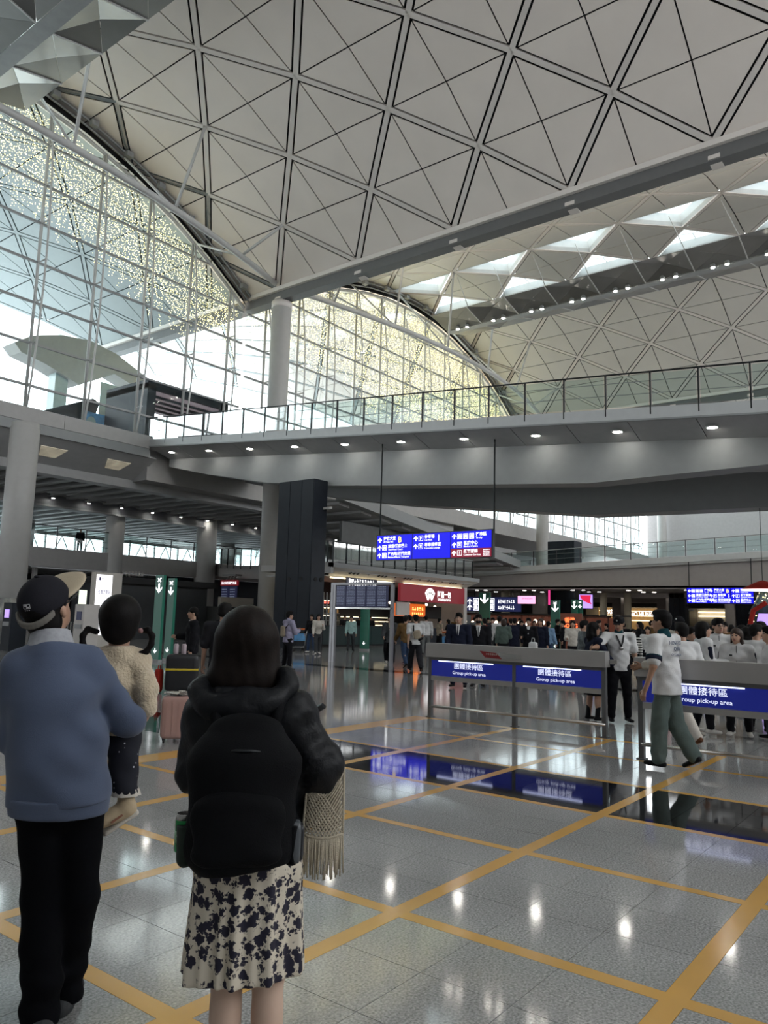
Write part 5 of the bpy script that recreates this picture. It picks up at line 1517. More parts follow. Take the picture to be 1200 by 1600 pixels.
def top_blob(J, h, fem=False, g=1.0, t=0.014, sleeve=1.0, hem=0.0, loose=0.0, hood=False, collar=False, seed=1, fold=0.004):
    B = Blob(0.035); k = h / 1.7
    hz = J['pelvis'][2] + (-0.06 + hem) * k
    b = J['pelvis'] * 1.0; b = V3(b[0], b[1], hz)
    lw = loose
    B.tor(b, J['waist'], (1, 0, 0), (0.150 * k * g + t + lw, 0.108 * k * g + t + lw), (0.132 * k * g + t + lw, 0.095 * k * g + t + lw))
    B.tor(J['waist'], J['chest'], (1, 0, 0), (0.132 * k * g + t + lw, 0.095 * k * g + t + lw), (0.160 * k * g + t, 0.112 * k * g + t))
    B.tor(J['chest'], J['chest'] * 0.3 + J['neck'] * 0.7, (1, 0, 0), (0.160 * k * g + t, 0.112 * k * g + t), (0.10 * k * g + t, 0.072 * k * g + t))
    for n in 'LR':
        S, E_, W = J['sh' + n], J['el' + n], J['wr' + n]
        B.cap(J['neck'] * 0.75 + J['chest'] * 0.25, S, 0.056 * k + t * 0.6, 0.052 * k * g + t)
        if sleeve >= 1.0:
            e = E_ + (W - E_) * min(1.0, (sleeve - 1.0) if sleeve > 1.0 else 0.95)
            B.cap(S, E_, 0.053 * k * g + t + lw * 0.4, 0.042 * k * g + t + lw * 0.5); B.cap(E_, e, 0.042 * k * g + t + lw * 0.5, 0.032 * k + t + lw * 0.3)
        elif sleeve > 0:
            e = S + (E_ - S) * sleeve
            B.cap(S, e, 0.055 * k * g + t + lw * 0.3, 0.056 * k * g + t + lw * 0.3)
    if hood:
        B.ell(J['neck'] + V3(0, -0.055 * k, -0.005), V3(0.11, 0.075, 0.06) * k, None, 0.04)
        B.ell(J['neck'] + V3(0, -0.085 * k, -0.08), V3(0.085, 0.05, 0.09) * k, None, 0.04)
    if collar:
        B.cap(J['neck'] - V3(0, 0, 0.02), J['neck'] + V3(0, 0.0, 0.035 * k), 0.066 * k, 0.062 * k, 0.01)
    B.cut((0, 0, hz), (0, 0, -1))
    if not hood and not collar: B.cut(J['neck'] + V3(0, 0, 0.012), (0, 0.25, 1))
    if fold: B.fold = fold_fn(fold, 42, seed)
    return B
def bottom_blob(J, h, fem=False, g=1.0, t=0.012, loose=0.0, length=0.96, seed=2, fold=0.004, waist=0.06):
    B = Blob(0.03); k = h / 1.7
    wt = J['pelvis'] + V3(0, 0, waist * k)
    B.tor(J['pelvis'] - V3(0, 0, 0.06 * k), wt, (1, 0, 0), (0.150 * k * g + t, 0.108 * k * g + t), (0.136 * k * g + t, 0.096 * k * g + t))
    for n in 'LR':
        H_, K, A = J['hip' + n], J['kn' + n], J['an' + n]
        B.cap(H_, K, 0.088 * k * g + t, 0.060 * k * g + t + loose)
        if length > 0.5:
            e = K + (A - K) * min(1.0, (length - 0.5) * 2)
            B.cap(K, e, 0.060 * k * g + t + loose, 0.046 * k + t + loose, 0.02)
    B.cut(wt + V3(0, 0, 0.004), (0, 0, 1))
    if fold: B.fold = fold_fn(fold, 38, seed)
    return B
def skirt_blob(J, h, length=0.5, flare=0.03, t=0.02, seed=3):
    B = Blob(0.02); k = h / 1.7
    wt = J['pelvis'] + V3(0, 0, 0.07 * k); hm = V3(J['pelvis'][0], J['pelvis'][1], J['pelvis'][2] - length * h)
    mid = J['pelvis'] - V3(0, 0, 0.08 * k)
    B.tor(mid, wt, (1, 0, 0), (0.165 * k, 0.125 * k), (0.13 * k, 0.10 * k)); B.tor(hm - V3(0, 0, 0.15), mid, (1, 0, 0), (0.165 * k + flare * 1.2, 0.125 * k + flare * 1.2), (0.165 * k, 0.125 * k))
    B.cut(hm, (0, 0, -1)); B.cut(wt, (0, 0, 1))
    B.fold = lambda X, Y, Z: 0.010 * np.sin(9 * np.arctan2(Y, X) + seed) * np.clip((wt[2] - Z) * 1.6, 0, 1)
    return B
def shoe_blob(J, n, h, boot=False, big=1.0):
    B = Blob(0.015); k = h / 1.7 * big
    f = J['ft' + n]; a = J['an' + n] + V3(0, 0, -0.03 * k)
    u = unit(np.cross(f, V3(0, 0, 1)))
    B.tor(a - f * 0.05 * k, a + f * 0.14 * k - V3(0, 0, 0.010 * k), u, (0.040 * k, 0.036 * k), (0.044 * k, 0.028 * k))
    B.cap(a - f * 0.02 * k, J['an' + n] + V3(0, 0, (0.16 if boot else 0.015) * k), 0.044 * k, 0.044 * k)
    sole = a - V3(0, 0, 0.040 * k)
    up = unit(np.cross(u, f)); up = up if up[2] > 0 else -up
    B.cut(a - up * 0.030 * k, -up)
    return B
def hair_blob(J, h, style='short', fat=1.0):
    k = J.get('hk', h / 1.7); HR, H = J['HR'], J['head']; q = lambda x, y, z: H + HR @ (V3(x, y, z) * k)
    B = Blob(0.02)
    B.ell(q(0, -0.018, 0.048), V3(0.089, 0.104, 0.092) * k * fat, HR)
    if style == 'short':
        B.ell(q(0, -0.06, -0.015), V3(0.074, 0.055, 0.06) * k, HR)
        B.ell(q(0, 0.04, 0.10), V3(0.07, 0.06, 0.038) * k, HR)
        B.sub(q(0, 0.10, -0.045), V3(0.095, 0.085, 0.085) * k, HR)
        for s in (-1, 1): B.sub(q(0.09 * s, 0.015, -0.05), V3(0.05, 0.05, 0.06) * k, HR)
    elif style == 'long':
        B.cap(q(0, -0.06, 0.03), q(0, -0.085, -0.12), 0.085 * k, 0.075 * k); B.tor(q(0, -0.075, -0.10), q(0, -0.085, -0.28), HR[:, 0], (0.10 * k, 0.05 * k), (0.085 * k, 0.035 * k))
        for s in (-1, 1): B.cap(q(0.070 * s, -0.025, 0.02), q(0.088 * s, -0.01, -0.22), 0.026 * k, 0.022 * k)
        B.sub(q(0, 0.125, -0.04), V3(0.074, 0.11, 0.098) * k, HR)
    elif style == 'bob':
        B.cap(q(0, -0.05, 0.03), q(0, -0.055, -0.07), 0.09 * k, 0.085 * k)
        for s in (-1, 1): B.cap(q(0.070 * s, -0.022, 0.02), q(0.078 * s, -0.015, -0.09), 0.026 * k, 0.025 * k)
        B.sub(q(0, 0.125, -0.04), V3(0.074, 0.11, 0.098) * k, HR)
    elif style == 'tied':
        B.cap(q(0, -0.09, 0.02), q(0, -0.115, -0.14), 0.035 * k, 0.022 * k)
        B.ell(q(0, -0.06, -0.015), V3(0.07, 0.05, 0.055) * k, HR)
        B.sub(q(0, 0.10, -0.045), V3(0.085, 0.085, 0.085) * k, HR)
    return B
_pm = {}
def cached(key, fn):
    if key not in _pm: _pm[key] = fn()
    return _pm[key]
def omat(o, ms):
    me = o.data
    while len(me.materials) < len(ms): me.materials.append(None)
    for i, m in enumerate(ms):
        o.material_slots[i].link = 'OBJECT'; o.material_slots[i].material = m
POSES = dict(
    stand=dict(),
    stand2=dict(armR=(5, 10, 18, 0), armL=(-4, 9, 8, 0), legR=(3, 4, 2), legL=(-4, 5, 4)),
    phone=dict(armR=(22, 8, 105, 20), armL=(10, 8, 70, 30), headpitch=-18, legR=(0, 4, 2), legL=(-2, 4, 3)),
    cross=dict(armR=(22, 4, 82, 55), armL=(24, 4, 86, 55), legR=(2, 3, 2), legL=(-2, 4, 2)),
    walk=dict(armR=(-22, 6, 20, 0), armL=(24, 6, 24, 0), legR=(24, 2, 10), legL=(-16, 2, 22), lean=3),
    walk2=dict(armR=(18, 7, 40, 10), armL=(-16, 6, 16, 0), legR=(-14, 2, 24), legL=(22, 2, 8), lean=3),
    carry=dict(armR=(6, 8, 85, 10), armL=(-3, 9, 14, 0), legR=(3, 4, 2), legL=(-5, 4, 6)),
    hips=dict(armR=(-6, 34, 70, 40), armL=(2, 10, 16, 0), legR=(2, 6, 1), legL=(-3, 6, 2)),
    behind=dict(armR=(-20, 8, -10, 25), armL=(-20, 8, -10, 25), legR=(0, 5, 0), legL=(0, 5, 0)),
)
def person(label, loc, face, h=1.7, pose='stand', fem=False, res=0.016, skin=None, hair='short', hairm=None, top=None, topm='black', bot=None, botm='navy', shoem='shoeblack', kind='trousers', group=None, extra=None, headyaw=0, headpitch=None, g=1.0, topname='top', boot=False, cap=None):
    """face = world azimuth (degrees) the person looks towards"""
    pz = dict(POSES[pose]) if isinstance(pose, str) else dict(pose)
    if headyaw: pz['headyaw'] = headyaw
    if headpitch is not None: pz['headpitch'] = headpitch
    J = skeleton(h, fem, **pz)
    t = thing('person', label, 'person', (loc[0], loc[1], 0), math.radians(face - 90), group)
    gk = (str(sorted(pz.items())), h, fem, res, g)
    fine = res < 0.012
    def mk_body():
        me = to_mesh('body', body_blob(J, h, fem, g, 1.0 if fine else 1.25).mesh(res)); 
        for _ in range(3): me.materials.append(None)
        paint_face(me, J, h); return me
    b = link('body', cached(('body',) + gk, mk_body), t, True); omat(b, [skin or SKIN, EYE_M, LIP_M])
    if hair:
        o = link('hair', cached(('hair', hair) + gk, lambda: to_mesh('hair', hair_blob(J, h, hair).mesh(res * 0.8))), t, True); omat(o, [hairm or HAIR])
    tp = dict(top or {}); 
    o = link(topname, cached(('top', str(sorted(tp.items()))) + gk, lambda: to_mesh(topname, top_blob(J, h, fem, g, **tp).mesh(res * 0.9))), t, True); omat(o, [C[topm] if isinstance(topm, str) else topm])
    bt = dict(bot or {})
    if kind == 'skirt':
        o = link('skirt', cached(('skirt', str(sorted(bt.items()))) + gk, lambda: to_mesh('skirt', skirt_blob(J, h, **bt).mesh(res * 0.9))), t, True)
    else:
        o = link('trousers', cached(('bot', str(sorted(bt.items()))) + gk, lambda: to_mesh('trousers', bottom_blob(J, h, fem, g, **bt).mesh(res * 0.9))), t, True)
    omat(o, [C[botm] if isinstance(botm, str) else botm])
    for n in 'LR':
        o = link('shoe', cached(('shoe', n, boot) + gk, lambda: to_mesh('shoe', shoe_blob(J, n, h, boot).mesh(min(res, 0.011)))), t, True); omat(o, [C[shoem]])
    if extra: extra(t, J, h)
    return t, J
def blob_part(name, B, res, m, parent, relax=1):
    o = link(name, to_mesh(name, B.mesh(res), relax=relax), parent, True); o.data.materials.append(m); return o
# ------------------------------------------------------------------ foreground: man carrying a girl, woman with backpack
def superbox(c, hx, hy, hz, e=0.35, n=24, m=14):
    """rounded box (superquadric)"""
    f = lambda v, p: math.copysign(abs(v) ** p, v)
    vs, fs = [], []
    for k in range(m + 1):
        ph = -math.pi / 2 + math.pi * k / m
        for j in range(n):
            t = 2 * math.pi * j / n
            vs.append((c[0] + hx * f(math.cos(ph), e) * f(math.cos(t), e), c[1] + hy * f(math.cos(ph), e) * f(math.sin(t), e), c[2] + hz * f(math.sin(ph), e)))
    for k in range(m):
        for j in range(n):
            fs.append((k * n + j, k * n + (j + 1) % n, (k + 1) * n + (j + 1) % n, (k + 1) * n + j))
    b = MB(); b.v = vs; b.f = fs; return b
def loc_build(b, name, m, parent, smooth=True):
    o = b.build(name, m, None, smooth); attach(o, parent, True); return o
def hrot(yaw, pitch, roll=0.0):
    y, p, r = (math.radians(v) for v in (yaw, pitch, roll))
    Ry = np.array([[math.cos(y), math.sin(y), 0], [-math.sin(y), math.cos(y), 0], [0, 0, 1]])
    Rp = np.array([[1, 0, 0], [0, math.cos(p), -math.sin(p)], [0, math.sin(p), math.cos(p)]])
    Rr = np.array([[math.cos(r), 0, math.sin(r)], [0, 1, 0], [-math.sin(r), 0, math.cos(r)]])
    return Ry @ Rp @ Rr
FR = 0.0072
# ---- the man
m_sweater = mat('blue_grey_knit', rgb(82, 92, 114), 0.9, var=0.05, scale=4, bump=0.10, bscale=260, sheen=0.15, spec=0.15)
m_blacktr = mat('black_trouser_cloth', rgb(10, 11, 15), 0.9, var=0.15, scale=5, bump=0.15, spec=0.08)
m_cap = mat('black_cap_cloth', rgb(34, 34, 40), 0.85, var=0.1, bump=0.15, bscale=300, spec=0.15)
m_capbeige = mat('beige_cap_cloth', rgb(186, 172, 148), 0.85, var=0.06, bump=0.2, bscale=200)
m_collar = mat('pale_check_shirt', rgb(158, 160, 166), 0.8, var=0.1, scale=60)
m_print = mat('white_embroidery', rgb(200, 200, 205), 0.7)
MAN_AZ = 57.8
man = thing('person', 'man in a blue-grey sweater and dark cap carrying the little girl', 'person', (1.77, 2.81, 0), math.radians(MAN_AZ - 90))
Jm = dict(pelvis=V3(-0.078, 0, 0.90), waist=V3(-0.098, 0, 1.02), chest=V3(-0.132, 0.0, 1.20), neck=V3(-0.155, 0.005, 1.41), head=V3(-0.180, 0.03, 1.555),
          shL=V3(-0.268, 0, 1.325), shR=V3(-0.012, 0, 1.335), elL=V3(-0.270, 0.05, 1.07), wrL=V3(-0.19, 0.27, 1.02), hdL=unit(V3(0.3, 0.95, 0.0)),
          elR=V3(0.150, 0.05, 1.105), wrR=V3(0.09, 0.29, 1.06), hdR=unit(V3(-0.5, 0.85, 0.05)),
          hipL=V3(-0.150, 0, 0.87), hipR=V3(-0.008, 0, 0.87), knL=V3(-0.108, 0.02, 0.47), knR=V3(0.012, 0.03, 0.46), anL=V3(-0.085, -0.06, 0.085), anR=V3(-0.012, 0.10, 0.085),
          ftL=unit(V3(-0.15, 1, 0)), ftR=unit(V3(0.2, 1, 0)), HR=hrot(34, 26, -4), hk=0.95)
b = link('body', to_mesh('body', body_blob(Jm, 1.72, False, 0.96).mesh(FR)), man, True)
for q in (SKIN, EYE_M, LIP_M): b.data.materials.append(q)
paint_face(b.data, Jm, 1.72)
def man_top():
    B = Blob(0.04)
    B.tor((-0.078, 0, 0.80), (-0.096, 0, 1.00), (1, 0, 0), (0.186, 0.152), (0.178, 0.140))
    B.tor((-0.096, 0, 1.00), (-0.132, 0, 1.22), (1, 0, 0), (0.178, 0.140), (0.182, 0.132))
    B.tor((-0.132, 0, 1.22), (-0.150, 0, 1.375), (1, 0, 0), (0.180, 0.130), (0.105, 0.085))
    for n, r in (('L', 0.066), ('R', 0.068)):
        B.cap(Jm['neck'] * 0.7 + Jm['chest'] * 0.3, Jm['sh' + n], 0.072, r)
        B.cap(Jm['sh' + n], Jm['el' + n], r, 0.056); B.cap(Jm['el' + n], Jm['wr' + n] - Jm['hd' + n] * 0.02, 0.056, 0.040)
    B.cut((0, 0, 0.82), (0.05, 0, -1)); B.cut((-0.15, 0, 1.415), (0, 0.2, 1))
    f1 = fold_fn(0.0085, 21, 4)
    B.fold = lambda X, Y, Z: f1(X, Y, Z) + 0.010 * np.sin(34 * (X * 0.75 + Z * 0.9) + 1.0) * np.exp(-((X + 0.02) ** 2 + (Z - 1.02) ** 2) / 0.012) + 0.009 * np.sin(40 * (X - 0.8 * Z)) * np.exp(-((X - 0.06) ** 2 + (Z - 1.22) ** 2) / 0.01)
    return B
blob_part('sweater', man_top(), 0.0065, m_sweater, man)
B = Blob(0.01); B.tor((-0.077, 0, 0.74), (-0.080, 0, 0.868), (1, 0, 0), (0.176, 0.146), (0.190, 0.156)); B.cut((-0.077, 0, 0.775), (-0.02, 0, -1)); B.cut((0, 0, 0.842), (0.02, 0, 1))
blob_part('sweater_hem', B, 0.006, m_sweater, man)
B = Blob(0.012); B.tor((-0.158, 0.0, 1.405), (-0.163, 0.012, 1.462), (1, 0, 0), (0.088, 0.080), (0.072, 0.068)); B.cut((-0.16, 0, 1.466), (-0.1, 0.25, 1)); B.cut((-0.16, 0, 1.395), (0, 0, -1))
B.sub((-0.16, 0.1, 1.43), (0.035, 0.06, 0.06))
blob_part('shirt_collar', B, 0.006, m_collar, man)
def man_trousers():
    B = Blob(0.03)
    B.tor((-0.078, 0, 0.82), (-0.078, 0, 0.92), (1, 0, 0), (0.150, 0.115), (0.140, 0.105))
    for n in 'LR':
        B.cap(Jm['hip' + n], Jm['kn' + n], 0.092, 0.080); B.cap(Jm['kn' + n], Jm['an' + n] - V3(0, 0, 0.03), 0.080, 0.068, 0.02)
    B.cut((0, 0, 0.052), (0, 0, -1))
    f1 = fold_fn(0.005, 24, 8); B.fold = lambda X, Y, Z: f1(X, Y, Z) + 0.006 * np.sin(60 * Z + 8 * X) * np.exp(-((Z - 0.16) / 0.12) ** 2)
    return B
blob_part('trousers', man_trousers(), 0.008, m_blacktr, man)
for n in 'LR':
    blob_part('shoe', shoe_blob(Jm, n, 1.75, big=1.08), 0.008, C['dgrey'], man)
H, HR = Jm['head'], Jm['HR']; hq = lambda x, y, z: H + HR @ V3(x, y, z)
B = Blob(0.012); B.ell(hq(0, -0.045, -0.035), (0.072, 0.062, 0.075), HR); B.ell(hq(0, -0.02, 0.03), (0.083, 0.10, 0.075), HR)
B.cut(hq(0, 0.035, 0), HR @ V3(0, 1, 0)); B.cut(hq(0, -0.05, -0.088), HR @ V3(0, -0.15, -1))
blob_part('hair', B, 0.006, HAIR, man)
cp_ = empty('cap'); cp_.parent = man
B = Blob(0.012); B.ell(hq(0, -0.012, 0.040), (0.092, 0.108, 0.098), HR); B.cut(hq(0, 0, 0.018), HR @ V3(0, 0.10, -1))
B.sub(hq(0, -0.118, 0.012), (0.040, 0.05, 0.030), HR)
crown = blob_part('cap_crown', B, 0.0055, m_cap, cp_)
B = Blob(0.02)
Rv = HR @ np.array([[1, 0, 0], [0, math.cos(0.22), -math.sin(0.22)], [0, math.sin(0.22), math.cos(0.22)]])
B.ell(hq(0, 0.098, 0.052), (0.074, 0.090, 0.011), Rv)
for s_ in (-1, 1): B.ell(hq(0.050 * s_, 0.085, 0.044), (0.036, 0.065, 0.010), Rv)
blob_part('cap_visor', B, 0.005, m_capbeige, cp_)
pts = [hq(0.100 * math.sin(a), -0.012 - 0.112 * math.cos(a), 0.010 - 0.030 * (1 - (a / 0.95) ** 2)) for a in [(-0.95 + 1.9 * j / 12) for j in range(13)]]
B = Blob(0.004)
for a, c in zip(pts[:-1], pts[1:]):
    B.cap(a + HR @ V3(0, 0, 0.006), c + HR @ V3(0, 0, 0.006), 0.0075); B.cap(a - HR @ V3(0, 0, 0.006), c - HR @ V3(0, 0, 0.006), 0.0075)
blob_part('cap_strap', B, 0.004, mat('grey_strap', rgb(120, 116, 110), 0.8), cp_)
loc_build(MB().ball(hq(0, -0.012, 0.139), 0.012, 0.012, 0.006), 'cap_button', m_cap, cp_)
# small embroidered emblem on the back of the cap
em = MB()
def on_cap(u, v):
    d = unit(V3(math.sin(u), -math.cos(u), v)); return hq(*(V3(0, -0.012, 0.040) + d * V3(0.0925, 0.1085, 0.0985) * 1.004))
def emb(u0, u1, v0, v1):
    n = 4; o = len(em.v)
    for i in range(n + 1):
        for vv in (v0, v1): em.v.append(tuple(on_cap(u0 + (u1 - u0) * i / n, vv)))
    for i in range(n): em.f.append((o + 2 * i, o + 2 * i + 2, o + 2 * i + 3, o + 2 * i + 1))
for r in ((-0.06, 0.22, 0.275, 0.30), (-0.06, 0.22, 0.10, 0.125), (-0.08, -0.05, 0.11, 0.29), (0.21, 0.24, 0.11, 0.29), (0.06, 0.10, 0.12, 0.28), (-0.02, 0.06, 0.20, 0.27), (0.11, 0.19, 0.13, 0.19), (-0.03, 0.01, 0.02, 0.06), (0.06, 0.10, 0.02, 0.06), (0.15, 0.19, 0.02, 0.06)):
    emb(*r)
loc_build(em, 'emblem', m_print, cp_, False)
gl = MB()
gl.path([hq(0.082, -0.01, 0.012), hq(0.082, 0.05, 0.015), hq(0.072, 0.098, 0.014)], 0.003, 6)
for s in (-1, 1):
    gl.path([hq(s * 0.034 + 0.026 * math.cos(t), 0.108, 0.008 + 0.020 * math.sin(t)) for t in [2 * math.pi * j / 12 for j in range(13)]], 0.0025, 5)
gl.path([hq(-0.01, 0.110, 0.012), hq(0.01, 0.110, 0.012)], 0.0025, 5)
gl.path([hq(-0.082, -0.01, 0.012), hq(-0.072, 0.098, 0.014)], 0.003, 6)
loc_build(gl, 'glasses', m_railb, man)

# ---- the little girl on his arm
m_fleece = mat('cream_fleece', rgb(200, 184, 158), 0.95, var=0.08, scale=20, bump=0.6, bscale=90, sheen=0.4)
m_dots = bpy.data.materials.new('navy_dotted_cloth'); m_dots.use_nodes = True
_n = m_dots.node_tree.nodes; _l = m_dots.node_tree.links
_v = _n.new('ShaderNodeTexVoronoi'); _v.inputs['Scale'].default_value = 34
_r = _n.new('ShaderNodeValToRGB'); _r.color_ramp.elements[0].color = rgb(190, 190, 200); _r.color_ramp.elements[1].color = rgb(16, 18, 30)
_r.color_ramp.elements[0].position = 0.09; _r.color_ramp.elements[1].position = 0.14
_t = _n.new('ShaderNodeTexCoord'); _l.new(_t.outputs['Object'], _v.inputs['Vector']); _l.new(_v.outputs['Distance'], _r.inputs['Fac']); _l.new(_r.outputs['Color'], _n['Principled BSDF'].inputs['Base Color'])
_n['Principled BSDF'].inputs['Roughness'].default_value = 0.9
girl = thing('person', 'little girl with looped pigtails in a cream fleece carried on the man\'s arm', 'person', (1.77, 2.81, 0), math.radians(MAN_AZ - 90))
Jg = dict(pelvis=V3(0.128, 0.17, 1.07), waist=V3(0.122, 0.17, 1.14), chest=V3(0.112, 0.17, 1.255), neck=V3(0.104, 0.17, 1.375), head=V3(0.098, 0.18, 1.505),
          shL=V3(0.035, 0.18, 1.335), shR=V3(0.182, 0.17, 1.335), elL=V3(-0.01, 0.26, 1.25), wrL=V3(-0.04, 0.33, 1.27), hdL=unit(V3(-0.4, 0.6, 0.2)),
          elR=V3(0.218, 0.10, 1.235), wrR=V3(0.228, 0.09, 1.165), hdR=unit(V3(0.05, 0.15, -1)),
          hipL=V3(0.095, 0.19, 1.05), hipR=V3(0.145, 0.17, 1.04), knL=V3(0.03, 0.33, 1.02), knR=V3(0.152, 0.14, 0.93), anL=V3(0.02, 0.35, 0.90), anR=V3(0.166, 0.10, 0.795),
          ftL=unit(V3(-0.3, 0.6, -0.5)), ftR=unit(V3(-0.78, -0.12, -0.50)), HR=hrot(6, 4), hk=0.86)
b = link('body', to_mesh('body', body_blob(Jg, 0.95, True, 0.95).mesh(0.0065)), girl, True)
for q in (SKIN, EYE_M, LIP_M): b.data.materials.append(q)
paint_face(b.data, Jg, 0.95)
B = Blob(0.018)
B.tor((0.120, 0.17, 1.07), (0.106, 0.17, 1.26), (1, 0, 0), (0.088, 0.080), (0.094, 0.085)); B.tor((0.106, 0.17, 1.26), (0.103, 0.17, 1.375), (1, 0, 0), (0.094, 0.085), (0.062, 0.058))
for n in 'LR':
    B.cap(Jg['neck'] - V3(0, 0, 0.03), Jg['sh' + n], 0.05, 0.052); B.cap(Jg['sh' + n], Jg['el' + n], 0.052, 0.046); B.cap(Jg['el' + n], Jg['wr' + n], 0.046, 0.038)
f1 = fold_fn(0.005, 48, 21); B.fold = f1
B.cut((0, 0, 1.405), (0, 0, 1)); B.cut((0, 0, 1.04), (0, 0, -1))
blob_part('fleece_jacket', B, 0.006, m_fleece, girl)
B = Blob(0.006); B.cap(Jg['wr' + 'R'] + V3(0, 0, 0.008), Jg['wrR'] - V3(-0.002, 0, 0.012), 0.040, 0.039); blob_part('jacket_cuff', B, 0.005, m_fleece, girl)
B = Blob(0.025); B.tor((0.128, 0.17, 1.03), (0.125, 0.17, 1.11), (1, 0, 0), (0.088, 0.078), (0.085, 0.075))
for n in 'LR':
    B.cap(Jg['hip' + n], Jg['kn' + n], 0.062, 0.055); B.cap(Jg['kn' + n], Jg['an' + n] + V3(0, 0, 0.02), 0.056, 0.052)
B.fold = fold_fn(0.004, 45, 22); B.cut((0, 0, 0.815), (0, 0, -1))
blob_part('trousers', B, 0.006, m_dots, girl)
rf_ = MB(); pr = []
for j in range(24):
    t = 2 * math.pi * j / 24; rr = 0.052 + 0.007 * (j % 2)
    pr.append((0.165 + rr * math.cos(t), 0.108 + rr * math.sin(t)))
o_ = len(rf_.v)
for z, s in ((0.832, 0.93), (0.815, 1.05), (0.806, 1.10)):
    for x, y in pr: rf_.v.append((0.165 + (x - 0.165) * s, 0.108 + (y - 0.108) * s, z))
for k in range(2):
    for j in range(24): rf_.f.append((k * 24 + j, k * 24 + (j + 1) % 24, (k + 1) * 24 + (j + 1) % 24, (k + 1) * 24 + j))
loc_build(rf_, 'lace_cuff', C['offwhite'], girl)
sh = empty('shoe'); sh.parent = girl
a_, f_ = Jg['anR'], Jg['ftR']
B = Blob(0.014); B.cap(a_ + V3(0.004, 0, 0.0), a_ + V3(0.006, 0, -0.035), 0.034, 0.036); B.tor(a_ + V3(0.012, 0, -0.045), a_ + f_ * 0.118 + V3(0.0, 0, -0.025), unit(np.cross(f_, V3(0, 0, 1))), (0.036, 0.040), (0.034, 0.030))
blob_part('shoe_upper', B, 0.005, mat('beige_suede', rgb(176, 158, 130), 0.85, var=0.08, bump=0.2), sh)
u_ = unit(np.cross(f_, V3(0, 0, 1))); dn = unit(np.cross(f_, u_)); dn = dn if dn[2] < 0 else -dn
B = Blob(0.01); s0 = a_ + V3(0.012, 0, -0.045) + dn * 0.030; B.tor(s0 - f_ * 0.02, s0 + f_ * 0.115 + dn * -0.004, u_, (0.036, 0.012), (0.034, 0.011)); blob_part('shoe_sole', B, 0.005, C['offwhite'], sh)
for q in (0.35, 0.6):
    c = s0 + f_ * 0.1 * q - dn * 0.030 - V3(0, 0.035, 0)
    loc_build(MB().obox(c, f_ * 0.012, dn * 0.004, V3(0, 0.003, 0)), 'shoe_stripe', mat('rust_trim', rgb(130, 84, 66), 0.8), sh, False)
B = Blob(0.02); H, HR = Jg['head'], Jg['HR']; gq = lambda x, y, z: H + HR @ (V3(x, y, z) * 0.86)
B.ell(gq(0, -0.02, 0.035), V3(0.098, 0.112, 0.100) * 0.9, HR); B.ell(gq(0, -0.055, -0.03), V3(0.082, 0.06, 0.075) * 0.9, HR)
B.sub(gq(0, 0.12, -0.045), V3(0.085, 0.085, 0.09) * 0.86, HR)
blob_part('hair', B, 0.0055, HAIR, girl)
for s, pp in ((-1, [(0.004, 0.16, 1.462), (-0.028, 0.15, 1.472), (-0.046, 0.14, 1.445), (-0.044, 0.14, 1.412), (-0.026, 0.14, 1.388), (0.0, 0.145, 1.380)]),
             (1, [(0.188, 0.16, 1.470), (0.214, 0.15, 1.474), (0.232, 0.14, 1.448), (0.230, 0.14, 1.412), (0.212, 0.14, 1.382), (0.186, 0.145, 1.372)])):
    B = Blob(0.008)
    for a, c in zip(pp[:-1], pp[1:]): B.cap(a, c, 0.0125, 0.0125)
    blob_part('pigtail', B, 0.005, HAIR, girl)
    loc_build(MB().ball(pp[0], 0.016, 0.016, 0.012), 'hair_tie', C['pink'] if s > 0 else C['black'], girl)

# ---- the woman with the backpack
m_jacket = mat('black_nylon', rgb(16, 18, 22), 0.5, var=0.15, scale=6, bump=0.25, bscale=30, spec=0.22)
m_pack = mat('black_backpack_fabric', rgb(10, 11, 14), 0.75, spec=0.12, var=0.15, scale=8, bump=0.25, bscale=260)
m_floral = bpy.data.materials.new('cream_floral_cloth'); m_floral.use_nodes = True
_n = m_floral.node_tree.nodes; _l = m_floral.node_tree.links; _p = _n['Principled BSDF']; _p.inputs['Roughness'].default_value = 0.8
_t = _n.new('ShaderNodeTexCoord')
def _vor(scale, lo, hi, dist=None, rnd=1.0):
    v = _n.new('ShaderNodeTexVoronoi'); v.inputs['Scale'].default_value = scale; v.inputs['Randomness'].default_value = rnd
    nz_ = _n.new('ShaderNodeTexNoise'); nz_.inputs['Scale'].default_value = 70; nz_.inputs['Detail'].default_value = 3
    mx_ = _n.new('ShaderNodeMix'); mx_.data_type = 'VECTOR'; mx_.inputs[0].default_value = dist or 0.02
    _l.new(_t.outputs['Object'], nz_.inputs['Vector']); _l.new(_t.outputs['Object'], mx_.inputs[4]); _l.new(nz_.outputs['Color'], mx_.inputs[5]); _l.new(mx_.outputs[1], v.inputs['Vector'])
    r = _n.new('ShaderNodeMapRange'); r.inputs['From Min'].default_value = lo; r.inputs['From Max'].default_value = hi; r.clamp = True
    _l.new(v.outputs['Distance'], r.inputs['Value']); return r
_a = _vor(28, 0.40, 0.45, 0.022); _b = _vor(78, 0.40, 0.48, 0.012)
_c = _n.new('ShaderNodeMath'); _c.operation = 'MULTIPLY_ADD'     # big blossoms, broken up by small buds
_a2 = _vor(28, 0.56, 0.62, 0.022)
_o = _n.new('ShaderNodeMath'); _o.operation = 'MAXIMUM'; _l.new(_a2.outputs[0], _o.inputs[0]); _l.new(_b.outputs[0], _o.inputs[1])
_d = _n.new('ShaderNodeMath'); _d.operation = 'MINIMUM'; _l.new(_a.outputs[0], _d.inputs[0]); _l.new(_o.outputs[0], _d.inputs[1])
